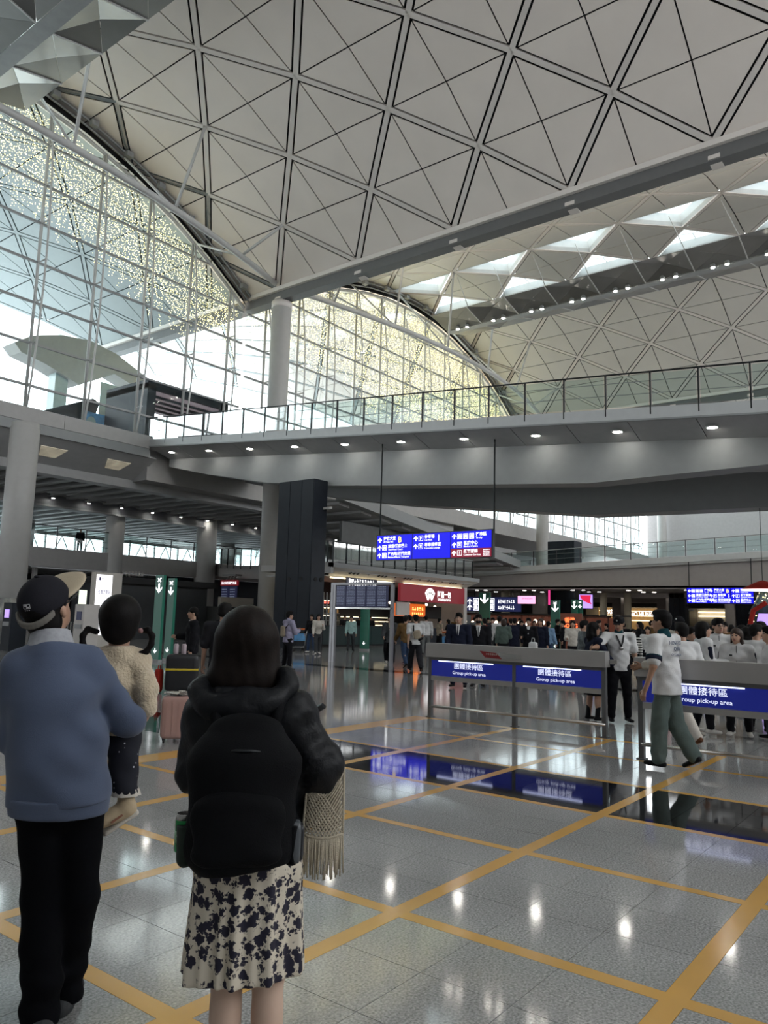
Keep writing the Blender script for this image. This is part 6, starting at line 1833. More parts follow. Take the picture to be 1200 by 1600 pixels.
_r = _n.new('ShaderNodeValToRGB'); _r.color_ramp.elements[0].color = rgb(26, 24, 44); _r.color_ramp.elements[1].color = rgb(206, 197, 180)
_l.new(_d.outputs[0], _r.inputs['Fac']); _l.new(_r.outputs['Color'], _p.inputs['Base Color'])
WAZ = 45.6
wom = thing('person', 'woman in a black hooded jacket and cream floral skirt seen from behind', 'person', (1.79, 1.83, 0), math.radians(WAZ - 90))
Jw = dict(pelvis=V3(-0.035, 0, 0.87), waist=V3(-0.045, 0, 0.98), chest=V3(-0.060, 0, 1.13), neck=V3(-0.072, 0.01, 1.315), head=V3(-0.075, 0.035, 1.455),
          shL=V3(-0.200, 0, 1.235), shR=V3(0.072, 0, 1.245), elL=V3(-0.222, 0.03, 1.055), wrL=V3(-0.14, 0.20, 0.99), hdL=unit(V3(0.3, 0.9, 0.1)),
          elR=V3(0.180, 0.0, 1.075), wrR=V3(0.125, 0.06, 0.905), hdR=unit(V3(-0.35, 0.5, -0.8)),
          hipL=V3(-0.095, 0, 0.84), hipR=V3(0.025, 0, 0.84), knL=V3(-0.085, 0.02, 0.46), knR=V3(0.040, 0.02, 0.46), anL=V3(-0.082, 0.0, 0.085), anR=V3(0.048, -0.02, 0.085),
          ftL=unit(V3(-0.1, 1, 0)), ftR=unit(V3(0.15, 1, 0)), HR=hrot(2, 6), hk=0.90)
FAIR = mat('fair_skin', (0.56, 0.40, 0.31, 1), 0.5, var=0.05, scale=6)
b = link('body', to_mesh('body', body_blob(Jw, 1.58, True, 0.95).mesh(FR)), wom, True)
for q in (FAIR, EYE_M, LIP_M): b.data.materials.append(q)
paint_face(b.data, Jw, 1.58)
B = Blob(0.045)
B.tor((-0.040, 0, 0.86), (-0.050, 0, 1.05), (1, 0, 0), (0.160, 0.125), (0.158, 0.125)); B.tor((-0.05, 0, 1.05), (-0.065, 0, 1.18), (1, 0, 0), (0.158, 0.125), (0.165, 0.125)); B.tor((-0.065, 0, 1.18), (-0.072, 0, 1.29), (1, 0, 0), (0.160, 0.12), (0.10, 0.09))
for n in 'LR':
    ra = 0.070 if n == 'R' else 0.058; B.cap(Jw['neck'] - V3(0, 0, 0.04), Jw['sh' + n], 0.07, ra); B.cap(Jw['sh' + n], Jw['el' + n], ra, ra); B.cap(Jw['el' + n], Jw['wr' + n], ra, 0.044)
f1 = fold_fn(0.008, 24, 31); f2 = fold_fn(0.004, 60, 32)
B.fold = lambda X, Y, Z: f1(X, Y, Z) + f2(X, Y, Z)
B.cut((0, 0, 0.85), (0, 0, -1)); B.cut((0, 0, 1.325), (0, 0, 1))
blob_part('jacket', B, 0.0065, m_jacket, wom)
B = Blob(0.03)
for j in range(11):
    a = math.pi * (-0.12 + 1.24 * j / 10); c = (-0.075 + 0.135 * math.cos(a), -0.035 - 0.075 * math.sin(a), 1.318 - 0.045 * math.sin(a) + 0.018 * math.cos(a)); B.ell(c, (0.034, 0.030, 0.036))
B.ell((-0.080, -0.085, 1.235), (0.095, 0.040, 0.070)); B.ell((-0.085, -0.085, 1.18), (0.06, 0.034, 0.05))
f3 = fold_fn(0.006, 36, 33); B.fold = f3
blob_part('jacket_hood', B, 0.006, m_jacket, wom)
B = Blob(0.02); B.cap(Jw['wrR'] + V3(0.006, -0.01, 0.03), Jw['wrR'] + V3(-0.002, 0.0, -0.01), 0.047, 0.044); blob_part('jacket_cuff', B, 0.006, m_jacket, wom)
# skirt
B = Blob(0.02); B.tor((-0.036, 0, 0.30), (-0.036, 0, 0.78), (1, 0, 0), (0.190, 0.150), (0.166, 0.140)); B.tor((-0.036, 0, 0.78), (-0.04, 0, 0.95), (1, 0, 0), (0.166, 0.140), (0.13, 0.11))
B.cut((-0.036, 0, 0.458), (0.05, -0.10, -1)); B.cut((0, 0, 0.96), (0, 0, 1))
B.fold = lambda X, Y, Z: (0.011 * np.sin(8 * np.arctan2(Y, X + 0.036) + 0.8) + 0.006 * np.sin(19 * np.arctan2(Y, X + 0.036))) * np.clip((0.92 - Z) * 2.4, 0, 1) + 0.02 * np.exp(-((np.arctan2(-Y, X + 0.036) - 1.95) / 0.09) ** 2) * np.clip((0.86 - Z) * 3, 0, 1)
B.sub((-0.036, 0, 0.38), (0.172, 0.132, 0.16))
blob_part('skirt', B, 0.0062, m_floral, wom)
H, HR = Jw['head'], Jw['HR']; wq = lambda x, y, z: H + HR @ (V3(x, y, z) * 0.9)
B = Blob(0.03)
B.ell(wq(0, -0.02, 0.045), V3(0.098, 0.112, 0.095) * 0.93, HR); B.tor(wq(0, -0.045, 0.02), wq(0.0, -0.055, -0.12), (1, 0, 0), (0.100, 0.075), (0.108, 0.062)); B.tor(wq(0, -0.055, -0.12), wq(0.0, -0.05, -0.19), (1, 0, 0), (0.110, 0.060), (0.10, 0.045))
for s, x in ((-1, -0.125), (1, 0.115)): B.cap(wq(0.06 * s, -0.02, 0.0), wq(x, -0.02, -0.20), 0.04, 0.018)
B.sub(wq(0, 0.12, -0.045), V3(0.07, 0.085, 0.10) * 0.9, HR)
B.fold = lambda X, Y, Z: 0.0008 * np.sin(150 * (X + 0.05 * Z) + 3 * np.sin(9 * Z))
blob_part('hair', B, 0.0055, HAIRD, wom)
for n in 'LR': blob_part('shoe', shoe_blob(Jw, n, 1.58), 0.009, C['offwhite'], wom)
# ---- her backpack
bp = thing('backpack', 'bulky black backpack worn by the woman in the floral skirt', 'backpack', (1.79, 1.83, 0), math.radians(WAZ - 90))
c0 = (-0.060, -0.235, 1.025)
def packshape(B):
    B.tor((-0.062, -0.225, 0.885), (-0.060, -0.215, 1.13), (1, 0, 0), (0.158, 0.092), (0.150, 0.085))
    B.tor((-0.060, -0.215, 1.13), (-0.060, -0.20, 1.205), (1, 0, 0), (0.150, 0.085), (0.105, 0.06))
    return B
B = packshape(Blob(0.03)); B.cut((-0.06, 0, 0.835), (0.12, 0, -1)); B.fold = fold_fn(0.004, 28, 41)
blob_part('main_compartment', B, 0.0065, m_pack, bp)
B = Blob(0.03); B.tor((-0.065, -0.285, 0.895), (-0.065, -0.28, 1.02), (1, 0, 0), (0.128, 0.048), (0.125, 0.045)); B.fold = fold_fn(0.004, 30, 42); B.cut((0, 0, 0.85), (0.1, 0, -1))
blob_part('front_pocket', B, 0.0065, m_pack, bp)
for s in (-1, 1):
    B = Blob(0.02); B.tor((-0.062 + s * 0.150, -0.20, 0.86), (-0.062 + s * 0.150, -0.20, 0.955), (0, 1, 0), (0.055, 0.026), (0.060, 0.030)); B.cut((0, 0, 0.955), (0, 0, 1))
    blob_part('side_pocket', B, 0.006, mat('dark_green_mesh', rgb(10, 30, 20), 0.8) if s < 0 else m_pack, bp)
zp = MB(); zp.path([(-0.062 + 0.135 * math.sin(a), -0.302 + 0.10 * (1 - math.cos(a) * 0.0) * 0 + 0.014 * abs(math.sin(a)) * 3, 1.10 + 0.07 * math.cos(a)) for a in [(-1.35 + 2.7 * j / 14) for j in range(15)]], 0.004, 6)
loc_build(zp, 'zip', m_railb, bp)
for s in (-1, 1):
    st_ = MB(); st_.path([(-0.062 + s * 0.085, -0.14, 1.20), (-0.062 + s * 0.10, -0.09, 1.285), (-0.062 + s * 0.11, 0.02, 1.33), (-0.062 + s * 0.12, 0.11, 1.25)], 0.018, 8)
    loc_build(st_, 'shoulder_strap', m_pack, bp)
hd_ = MB(); hd_.path([(-0.09, -0.20, 1.215), (-0.075, -0.20, 1.245), (-0.045, -0.20, 1.245), (-0.03, -0.20, 1.215)], 0.008, 8); loc_build(hd_, 'grab_handle', m_pack, bp)
# drink can in the side pocket
cn = thing('drink_can', 'green drink can in the side pocket of the backpack', 'can', (1.79, 1.83, 0), math.radians(WAZ - 90))
loc_build(MB().lathe((-0.219, -0.205, 0.875), [(0.022, 0), (0.0265, 0.006), (0.0265, 0.088), (0.0265, 0.090)], 24), 'can_body', mat('green_can_paint', (0.01, 0.24, 0.06, 1), 0.25, 0.3, var=0.1), cn)
loc_build(MB().lathe((-0.219, -0.205, 0.875), [(0.0265, 0.09), (0.0225, 0.103), (0.0232, 0.106), (0.020, 0.104)], 24), 'can_lid', m_cladmetal, cn)
loc_build(MB().lathe((-0.219, -0.205, 0.875), [(0.0268, 0.028), (0.0268, 0.060)], 24), 'can_band', mat('pale_green_print', rgb(120, 170, 130), 0.3), cn)
for k, ch in enumerate('雪碧'):
    a = math.radians(-112 + 48 * k); nrm = Vector((math.cos(a), math.sin(a), 0)); rt = Vector((-nrm.y, nrm.x, 0))
    o = text('lettering', ch, 0.022, Vector((-0.219, -0.205, 0.912)) + nrm * 0.0264, rt, (0, 0, 1), m_print, None, 'CENTER', 0.02, 0.0008)
    attach(o, cn, True)
# grey pouch clipped on the right of the pack
gp = thing('grey_pouch', 'small grey case clipped to the right side of the backpack', 'case', (1.79, 1.83, 0), math.radians(WAZ - 90))
loc_build(superbox((0.098, -0.225, 0.905), 0.016, 0.030, 0.058, 0.45), 'case_body', mat('grey_plastic', rgb(84, 88, 92), 0.35), gp)
loc_build(superbox((0.112, -0.225, 0.905), 0.010, 0.024, 0.050, 0.45), 'case_side', mat('dark_plastic', rgb(34, 36, 40), 0.3), gp)
loc_build(superbox((0.086, -0.22, 0.985), 0.007, 0.008, 0.014, 0.6), 'clip', mat('white_plastic', rgb(170, 172, 176), 0.35), gp)
# crochet bag with fringe
m_yarn = mat('cream_yarn', rgb(186, 176, 156), 0.95, var=0.08, scale=40, bump=0.4, bscale=300)
cb_ = thing('crochet_bag', 'cream crochet bag with long fringe hanging at the woman\'s right side', 'bag', (1.79, 1.83, 0), math.radians(WAZ - 90))
BX0, BX1, BZ0, BZ1, BYF = 0.128, 0.254, 0.872, 1.075, -0.035
B = Blob(0.02); B.tor((0.195, 0.0, 0.895), (0.200, 0.0, 1.04), (1, 0, 0), (0.055, 0.022), (0.050, 0.018)); blob_part('pouch', B, 0.006, mat('pale_lining', rgb(120, 112, 100), 0.9), cb_)
def bag_pt(u, v):
    x0 = BX0 + 0.012 * v; x1 = BX1 - 0.002 * v; x = x0 + (x1 - x0) * u; z = BZ0 + (BZ1 - BZ0) * v - 0.01 * math.sin(math.pi * u)
    if v > 0.6: z -= (1 - u) * 0.07 * (v - 0.6) / 0.4
    return (x, BYF + 0.010 * (2 * u - 1) ** 2 - 0.006 * math.sin(math.pi * u), z)
for d in (1, -1):
    for k in range(-12, 14):
        pts = []
        for j in range(17):
            v = j / 16; u = k / 11 + d * v * 1.15 + (0 if d > 0 else 1.0) * 0
            if 0 <= u <= 1: pts.append(bag_pt(u, v))
        if len(pts) > 2:
            loc_build(MB().path(pts, 0.0032, 5), 'crochet_cord', m_yarn, cb_)
for v in (0.0, 1.0): loc_build(MB().path([bag_pt(j / 10, v) for j in range(11)], 0.005, 6), 'rim_cord', m_yarn, cb_)
for u in (0.0, 1.0): loc_build(MB().path([bag_pt(u, j / 10) for j in range(11)], 0.005, 6), 'rim_cord', m_yarn, cb_)
R_ = random.Random(11)
for k in range(40):
    u = k / 39; p = bag_pt(u, 0); L = 0.115 + R_.uniform(-0.012, 0.012); s = R_.uniform(-0.006, 0.006)
    loc_build(MB().path([p, (p[0] + s * 0.4, p[1] - 0.004 + R_.uniform(-0.004, 0.004), p[2] - L * 0.5), (p[0] + s, p[1] + R_.uniform(-0.006, 0.006), p[2] - L)], [0.0032, 0.003, 0.0024], 5), 'fringe_strand', m_yarn, cb_)
loc_build(MB().path([bag_pt(0.0, 1.0), (0.15, -0.03, 1.12), (0.11, -0.02, 1.25), (0.06, 0.02, 1.33)], 0.006, 6), 'bag_strap', m_yarn, cb_)
# phone in her hand, only a corner shows past the sleeve
ph = thing('mobile_phone', 'dark phone held in front of the woman, corner showing past her sleeve', 'phone', (1.79, 1.83, 0), math.radians(WAZ - 90))
loc_build(MB().obox((0.176, 0.10, 1.245), (0.008, 0.016, -0.008), (0.012, -0.006, 0.008), (0.002, 0.004, 0.003)), 'phone_body', m_railb, ph, False)
loc_build(MB().obox((0.175, 0.096, 1.2445), (0.006, 0.013, -0.006), (0.010, -0.005, 0.006), (0.0015, 0.003, 0.002)), 'phone_screen', m_dark, ph, False)
# ------------------------------------------------------------------ group pick-up barriers
m_balu = mat('barrier_aluminium', (0.40, 0.39, 0.38, 1), 0.38, 0.45, var=0.05, scale=2)
m_bpost = mat('barrier_post', (0.13, 0.135, 0.14, 1), 0.45, 0.3)
m_bblue = emitter('backlit_blue_panel', (0.006, 0.012, 0.16, 1), 0.55)
m_led = emitter('blue_white_led', (0.62, 0.68, 1.0, 1), 1.8)
m_btxt = emitter('backlit_lettering', (0.70, 0.74, 0.95, 1), 0.8)
m_tubem = mat('steel_tube_polished', (0.55, 0.52, 0.48, 1), 0.22, 0.9)
def barrier(x, ys, label, texts, sticker=False):
    t = thing('pickup_barrier', label, 'barrier', (x, (ys[0] + ys[-1]) / 2, 0))
    ya, yb = ys[0], ys[-1]
    for y in ys:
        MB().box(x - 0.035, x + 0.035, y - 0.03, y + 0.03, 0, 0.98).build('post', m_bpost, t)
        MB().box(x - 0.06, x + 0.06, y - 0.05, y + 0.05, 0, 0.012).build('foot_plate', m_bpost, t)
    MB().prism([(x - 0.10, yb - 0.05, 0.955), (x - 0.085, yb - 0.05, 1.175), (x + 0.07, yb - 0.05, 1.175), (x + 0.09, yb - 0.05, 0.955)], (0, ya - yb + 0.10, 0)).build('top_beam', m_balu, t)
    MB().box(x - 0.06, x + 0.05, yb, ya, 0.905, 0.955).build('light_recess', m_bpost, t)
    MB().tube((x - 0.02, yb - 0.02, 0.172), (x - 0.02, ya + 0.0, 0.172), 0.024, 10).build('foot_rail', m_tubem, t, True)
    MB().obox((x + 0.09, yb - 0.1, 1.03), (0.03, 0, 0), (0, 0.06, 0), (0, 0, 0.03)).build('tail_bracket', m_balu, t)
    for k in range(len(ys) - 1):
        a, b = ys[k] - 0.03, ys[k + 1] + 0.03
        pn = MB().box(x - 0.03, x + 0.02, b, a, 0.66, 0.905).build('sign_panel', m_bblue, t)
        MB().box(x - 0.045, x + 0.03, b, a, 0.585, 0.655).build('lower_frame', m_balu, t)
        MB().box(x - 0.058, x - 0.04, b + 0.22 * (a - b), a - 0.10 * (a - b), 0.890, 0.904).build('led_strip', m_led, t)
        if texts[k]:
            c = (a + b) / 2 + 0.03
            text('lettering', '團體接待區', 0.098, (x - 0.03, c + 0.01, 0.795), RT, UP, m_btxt, pn, 'CENTER', 0.006, 0.002, width=0.52)
            text('lettering', 'Group pick-up area', 0.072, (x - 0.03, c, 0.705), RT, UP, m_btxt, pn, 'CENTER', 0.006, 0.002, width=0.60)
    if sticker:
        MB().prism([(x - 0.098, 6.12, 1.095), (x - 0.098, 5.83, 1.07), (x - 0.102, 5.73, 0.985), (x - 0.102, 6.02, 0.998)], (-0.003, 0, 0)).build('red_sticker', m_stick, t)
        strokes('sticker_print', 0.04, 0, 0.2, 0.03, 6, (x - 0.103, 6.04, 1.035), RT, (0, 0, 1), m_palewall, t, 77)
        MB().prism([(x - 0.096, 5.82, 1.08), (x - 0.096, 5.42, 1.06), (x - 0.101, 5.40, 0.985), (x - 0.101, 5.73, 0.985)], (-0.002, 0, 0)).build('scuffed_patch', m_cladmetal, t)
    return t
m_stick = mat('red_sticker_print', rgb(140, 40, 44), 0.5, var=0.1)
barrier(10.57, [7.08, 5.56, 4.17], 'long barrier with two lit blue group pick-up signs at centre', [True, True], True)
barrier(9.25, [3.20, 1.70, 0.20], 'barrier with a lit blue sign behind the walking man at right', [True, False])

# ------------------------------------------------------------------ luggage at left
def suitcase(loc, rz, w, d, h, m, label, strap=None, handle=0.0, shine=None):
    t = thing('suitcase', label, 'suitcase', (loc[0], loc[1], 0), rz)
    loc_build(superbox((0, 0, 0.05 + h / 2), w / 2, d / 2, h / 2, 0.22), 'shell', m, t)
    for sx in (-1, 1):
        for sy in (-1, 1):
            loc_build(MB().tube((sx * w * 0.38 - 0.012, sy * d * 0.32, 0.028), (sx * w * 0.38 + 0.012, sy * d * 0.32, 0.028), 0.028, 12), 'wheel', m_black, t)
            loc_build(MB().box(sx * w * 0.38 - 0.02, sx * w * 0.38 + 0.02, sy * d * 0.32 - 0.02, sy * d * 0.32 + 0.02, 0.035, 0.07), 'wheel_housing', m_railb, t, False)
    for k in range(5):
        x = -w * 0.34 + w * 0.17 * k
        loc_build(MB().box(x - 0.006, x + 0.006, -d / 2 - 0.004, -d / 2 + 0.01, 0.10, h - 0.02), 'shell_rib', m, t, False)
    loc_build(MB().path([(-0.10, 0, 0.05 + h), (-0.10, 0, 0.05 + h + 0.03), (0.10, 0, 0.05 + h + 0.03), (0.10, 0, 0.05 + h)], 0.012, 8), 'carry_handle', m_railb, t)
    if handle:
        loc_build(MB().path([(-0.09, 0.06, 0.05 + h), (-0.09, 0.06, 0.05 + h + handle), (0.09, 0.06, 0.05 + h + handle), (0.09, 0.06, 0.05 + h)], 0.010, 8), 'pull_handle', m_cladmetal, t)
    if strap:
        loc_build(superbox((0, 0, 0.46), w / 2 + 0.006, d / 2 + 0.006, 0.025, 0.22), 'strap', strap, t)
    return t
m_pinkc = mat('dusty_pink_shell', rgb(168, 134, 126), 0.4, var=0.06)
m_blackc = mat('black_shell', rgb(20, 20, 24), 0.45, var=0.1)
m_yst = mat('yellow_strap', rgb(200, 176, 40), 0.6)
azp = math.radians(52)
suitcase((9.72, 12.35), azp - math.pi / 2, 0.62, 0.32, 0.70, m_blackc, 'black suitcase with a yellow strap beside the woman in black', m_yst)
suitcase((6.12, 7.78), azp - math.pi / 2, 0.42, 0.28, 0.50, m_pinkc, 'dusty pink suitcase standing behind the woman\'s left arm', None, 0.0)
w_ = thing('foil_wrap', 'crumpled silver wrap lying on the pink suitcase', 'wrap', (6.12, 7.78, 0.55), azp - math.pi / 2)
fw = MB(); R = random.Random(5)
for k in range(26):
    c = Vector((R.uniform(-0.17, 0.12), R.uniform(-0.10, 0.08), 0.012 + R.uniform(0, 0.03)))
    fw.obox(c, (0.04, R.uniform(-0.02, 0.02), R.uniform(-0.015, 0.015)), (R.uniform(-0.01, 0.01), 0.03, R.uniform(-0.012, 0.012)), (0, 0, 0.002))
loc_build(fw, 'foil', mat('silver_foil', (0.7, 0.68, 0.66, 1), 0.25, 0.9), w_, False)
for k, dx in enumerate((-0.13, 0.02)):
    u = Vector((math.cos(azp - math.pi / 2), math.sin(azp - math.pi / 2)))
    bt_ = thing('travel_bottle', ('left' if k == 0 else 'right') + ' of two pale pink bottles on the black suitcase', 'bottle', (9.72 + u.x * dx, 12.35 + u.y * dx, 0.752))
    loc_build(MB().lathe((0, 0, 0), [(0.045, 0), (0.048, 0.02), (0.048, 0.17), (0.030, 0.20)], 14), 'bottle_body', mat('pale_pink_plastic', rgb(176, 160, 166), 0.4), bt_)
    loc_build(MB().lathe((0, 0, 0.2), [(0.03, 0), (0.03, 0.035)], 12), 'bottle_cap', C['dgrey'], bt_)
rb = thing('red_bag', 'small red bag tucked behind the black suitcase', 'bag', (9.42, 12.75, 0))
MB().add(superbox((9.44, 12.68, 0.24), 0.07, 0.07, 0.22, 0.4).v, superbox((9.44, 12.68, 0.24), 0.07, 0.07, 0.22, 0.4).f).build('bag_body', C['red'], rb, True)
MB().path([(9.41, 12.68, 0.44), (9.42, 12.68, 0.52), (9.46, 12.68, 0.52), (9.47, 12.68, 0.44)], 0.01, 6).build('bag_handle', C['red'], rb)
# luggage trolley
def trolley(loc, rz, label):
    t = thing('luggage_trolley', label, 'trolley', (loc[0], loc[1], 0), rz)
    loc_build(MB().path([(-0.28, -0.35, 0.95), (-0.28, 0.0, 0.25), (-0.28, 0.55, 0.15)], 0.02, 8), 'side_tube', m_cladmetal, t)
    loc_build(MB().path([(0.28, -0.35, 0.95), (0.28, 0.0, 0.25), (0.28, 0.55, 0.15)], 0.02, 8), 'side_tube', m_cladmetal, t)
    loc_build(MB().tube((-0.3, -0.35, 0.97), (0.3, -0.35, 0.97), 0.045, 10), 'push_bar', mat('orange_grip', rgb(190, 96, 40), 0.5), t)
    loc_build(MB().box(-0.27, 0.27, 0.0, 0.6, 0.15, 0.19), 'platform', m_cladmetal, t, False)
    loc_build(MB().box(-0.25, 0.25, -0.2, -0.17, 0.45, 0.78), 'advert_panel', m_poster, t, False)
    for x, y in ((-0.25, 0.5), (0.25, 0.5), (-0.22, -0.05), (0.22, -0.05)):
        loc_build(MB().tube((x - 0.015, y, 0.07), (x + 0.015, y, 0.07), 0.07, 12), 'wheel', m_black, t)
    return t
p = at(466, 1017, z=0); trolley(p, math.radians(-35), 'luggage trolley with an orange push bar in front of the dark shaft')
p = at(694, 1020, z=0); trolley(p, math.radians(-70), 'luggage trolley beside the woman at the bun shop')
# left edge: stanchion and extinguisher stand
p = at(12, 1012, z=0)
sn = thing('belt_stanchion', 'steel belt post with a red tape at the left edge', 'stanchion', p)
MB().lathe(p, [(0.18, 0), (0.18, 0.03), (0.035, 0.05), (0.035, 0.98), (0.05, 1.0)], 14).build('pole', m_cladmetal, sn, True)
MB().bar(p + Vector((0, 0, 0.93)), p + Vector((1.5, -0.7, 0.93)), 0.02, 0.09).build('belt', C['red'], sn)
p = at(31, 1005, z=0) + Vector((0.9, 0.4, 0))
ex = thing('fire_extinguisher', 'orange-red extinguisher beside the man\'s collar at left', 'extinguisher', p)
MB().lathe(p, [(0.17, 0), (0.17, 0.6), (0.08, 0.72), (0.05, 0.82)], 14).build('cylinder', C['red'], ex, True)
MB().bar(p + Vector((-0.1, 0, 0.86)), p + Vector((0.12, 0, 0.88)), 0.04, 0.05).build('lever', m_railb, ex)
# self-service machines at left
for k, (px, x_, lab, m1) in enumerate([(20, 14.5, 'dark ticket machine with a small blue screen behind the left column base', m_dark), (133, 15.5, 'pale service machine between the man and the girl', m_palewall)]):
    p = at(px, 1000, x=x_); y = p.y
    t = thing('service_machine', lab, 'machine', (x_, y, 0))
    MB().box(x_ - 0.3, x_ + 0.3, y - 0.3, y + 0.3, 0, 1.75).build('cabinet', m1, t)
    MB().box(x_ - 0.32, x_ - 0.3, y - 0.15, y + 0.15, 1.2, 1.5).build('screen', m_lilac if k == 0 else m_fids, t)
    MB().box(x_ - 0.34, x_ - 0.3, y - 0.2, y + 0.2, 0.9, 1.05).build('tray', m_dsteel, t)
# steel gate rails between them
gr_ = thing('steel_gate', 'row of upright steel rails behind the man at left', 'gate', (16, 26, 0))
for k in range(9):
    p = at(100 + 5 * k, 985, x=16.0 + 0.05 * k)
    MB().tube((p.x, p.y, 0), (p.x, p.y, 1.1), 0.035, 8).build('upright', m_cladmetal, gr_)

# ------------------------------------------------------------------ people in the middle distance
def az_of(p): return math.degrees(math.atan2(p[1], p[0]))
def shirt_front(t, J, h, tie=None, w=0.040, m='white', jw=0.012, dy=0.0):
    k = h / 1.7
    B = Blob(0.01); B.tor(J['chest'] + V3(0, (0.120 + dy) * k, -0.05 * k), J['neck'] + V3(0, (0.075 + dy) * k, -0.005 * k), (1, 0, 0), (0.022 * k, 0.018), (w * k, 0.014))
    blob_part('shirt_front', B, 0.010, C[m], t)
    if tie:
        B = Blob(0.006); B.tor(J['chest'] + V3(0, (0.135 + dy) * k, -0.06 * k), J['neck'] + V3(0, (0.09 + dy) * k, -0.03 * k), (1, 0, 0), (0.022 * k, 0.010), (0.014 * k, 0.010)); blob_part('tie', B, 0.009, C[tie], t)
def mask_part(t, J, h, m='black'):
    k = h / 1.7; HR, H = J['HR'], J['head']
    B = Blob(0.01); B.ell(H + HR @ (V3(0, 0.045, -0.055) * k), V3(0.062, 0.06, 0.05) * k, HR); blob_part('face_mask', B, 0.010, C[m], t)
def ball_cap(t, J, h, m):
    k = h / 1.7; HR, H = J['HR'], J['head']; q = lambda x, y, z: H + HR @ (V3(x, y, z) * k)
    c = empty('cap'); c.parent = t
    B = Blob(0.012); B.ell(q(0, -0.01, 0.045), V3(0.092, 0.108, 0.095) * k, HR); B.cut(q(0, 0, 0.025), HR @ V3(0, 0.1, -1)); blob_part('cap_crown', B, 0.009, m, c)
    B = Blob(0.008); B.ell(q(0, 0.115, 0.035), V3(0.07, 0.065, 0.010) * k, HR); blob_part('cap_visor', B, 0.008, m, c)
    B = Blob(0.004); B.ell(q(0.0, 0.096, 0.080), V3(0.016, 0.008, 0.018) * k, HR); blob_part('cap_emblem', B, 0.006, C['white'], c)
def back_print(t, lines, m, z0, ru, rv, cx=0.0, cy=0.0):
    for s, size, z, wd in lines:
        o = text('print', s, size, (0, 0, 0), (1, 0, 0), (0, 0, 1), m, None, 'CENTER', 0.03, 0.0, width=wd)
        me = o.data
        for v in me.vertices:
            x, zz = v.co.x, v.co.z
            v.co = (cx + x, cy - rv * math.sqrt(max(0.05, 1 - (x / ru) ** 2)) - 0.004, z + zz)
        attach(o, t, True)

# walking man in the white polo
m_navyprint = mat('navy_print', rgb(52, 66, 92), 0.8)
wm_pose = dict(armR=(30, 8, 48, 10), armL=(-8, 20, 22, -4), legR=(-6, 1, 26), legL=(7, 1, 5), lean=3, headyaw=-6)
def polo_extra(t, J, h):
    k = h / 1.7
    B = Blob(0.008); B.tor(J['neck'] + V3(0, -0.008, -0.012), J['neck'] + V3(0, 0.0, 0.028), (1, 0, 0), (0.082 * k, 0.076 * k), (0.070 * k, 0.066 * k)); B.sub(J['neck'] + V3(0, 0.09, 0.01), (0.035, 0.06, 0.06)); blob_part('collar', B, 0.008, C['teal'], t)
    for n in 'LR':
        e = J['sh' + n] + (J['el' + n] - J['sh' + n]) * 0.72; d = unit(J['el' + n] - J['sh' + n])
        B = Blob(0.005); B.cap(e - d * 0.012, e + d * 0.02, 0.088 * k, 0.087 * k); B.cut(e + d * 0.022, d); B.cut(e - d * 0.022, -d); blob_part('sleeve_band', B, 0.008, C['navy'], t)
        B = Blob(0.004); B.cap(e - d * 0.03, e - d * 0.02, 0.087 * k, 0.087 * k); B.cut(e - d * 0.018, d); B.cut(e - d * 0.034, -d); blob_part('sleeve_stripe', B, 0.007, C['teal'], t)
    back_print(t, (('HONG KONG', 0.062, J['chest'][2] + 0.085, 0.24), ('CHINA', 0.062, J['chest'][2] + 0.022, 0.14), ('CYCLING TEAM', 0.036, J['chest'][2] - 0.035, 0.20)), m_navyprint, 0, 0.20, 0.148, J['chest'][0], J['chest'][1] - 0.004)
wloc = (8.82, 2.76)
wmn, Jx = person('man in a white polo and grey-green trousers walking past the right barrier', wloc, 78, 1.70, wm_pose, res=0.0095, skin=SKIN2, g=0.94, top=dict(t=0.018, sleeve=0.75, hem=-0.05, loose=0.03, fold=0.004), topm='white', bot=dict(t=0.004, loose=0.032, fold=0.005), botm='sage', shoem='shoeblack', topname='polo_shirt', extra=polo_extra)
# white garment over his right forearm
gw = thing('folded_garment', 'white garment hanging over the walking man\'s right forearm', 'garment', (wloc[0], wloc[1], 0), math.radians(78 - 90))
B = Blob(0.02); e_ = Jx['elR']; w__ = Jx['wrR']; B.cap(e_ + (w__ - e_) * 0.15, e_ + (w__ - e_) * 0.85, 0.058, 0.052); B.cap(e_ + (w__ - e_) * 0.5, e_ + (w__ - e_) * 0.5 - V3(0, 0, 0.10), 0.05, 0.045); B.fold = fold_fn(0.006, 50, 91)
blob_part('cloth', B, 0.009, C['offwhite'], gw)

# couple at the end of the centre barrier
mp = (12.35, 4.62)
def medal_extra(t, J, h):
    k = h / 1.7
    ball_cap(t, J, h, C['black'])
    rb_ = MB(); c = J['chest'] + V3(0, 0.150 * k, -0.03)
    for s in (-1, 1): rb_.path([J['neck'] + V3(s * 0.068 * k, 0.02, 0.01), J['neck'] + V3(s * 0.055 * k, 0.085, -0.05), J['chest'] + V3(s * 0.030 * k, 0.142, 0.05), c], 0.011, 6)
    loc_build(rb_, 'medal_ribbon', C['black'], t, False)
    loc_build(MB().tube(c + V3(0, 0.0, -0.03), c + V3(0, 0.008, -0.03), 0.034, 16), 'medal', m_cladmetal, t)
    B = Blob(0.008); B.tor(J['neck'] + V3(0, 0, -0.012), J['neck'] + V3(0, 0, 0.022), (1, 0, 0), (0.076 * k, 0.072 * k), (0.068 * k, 0.064 * k)); blob_part('collar', B, 0.009, C['teal'], t)
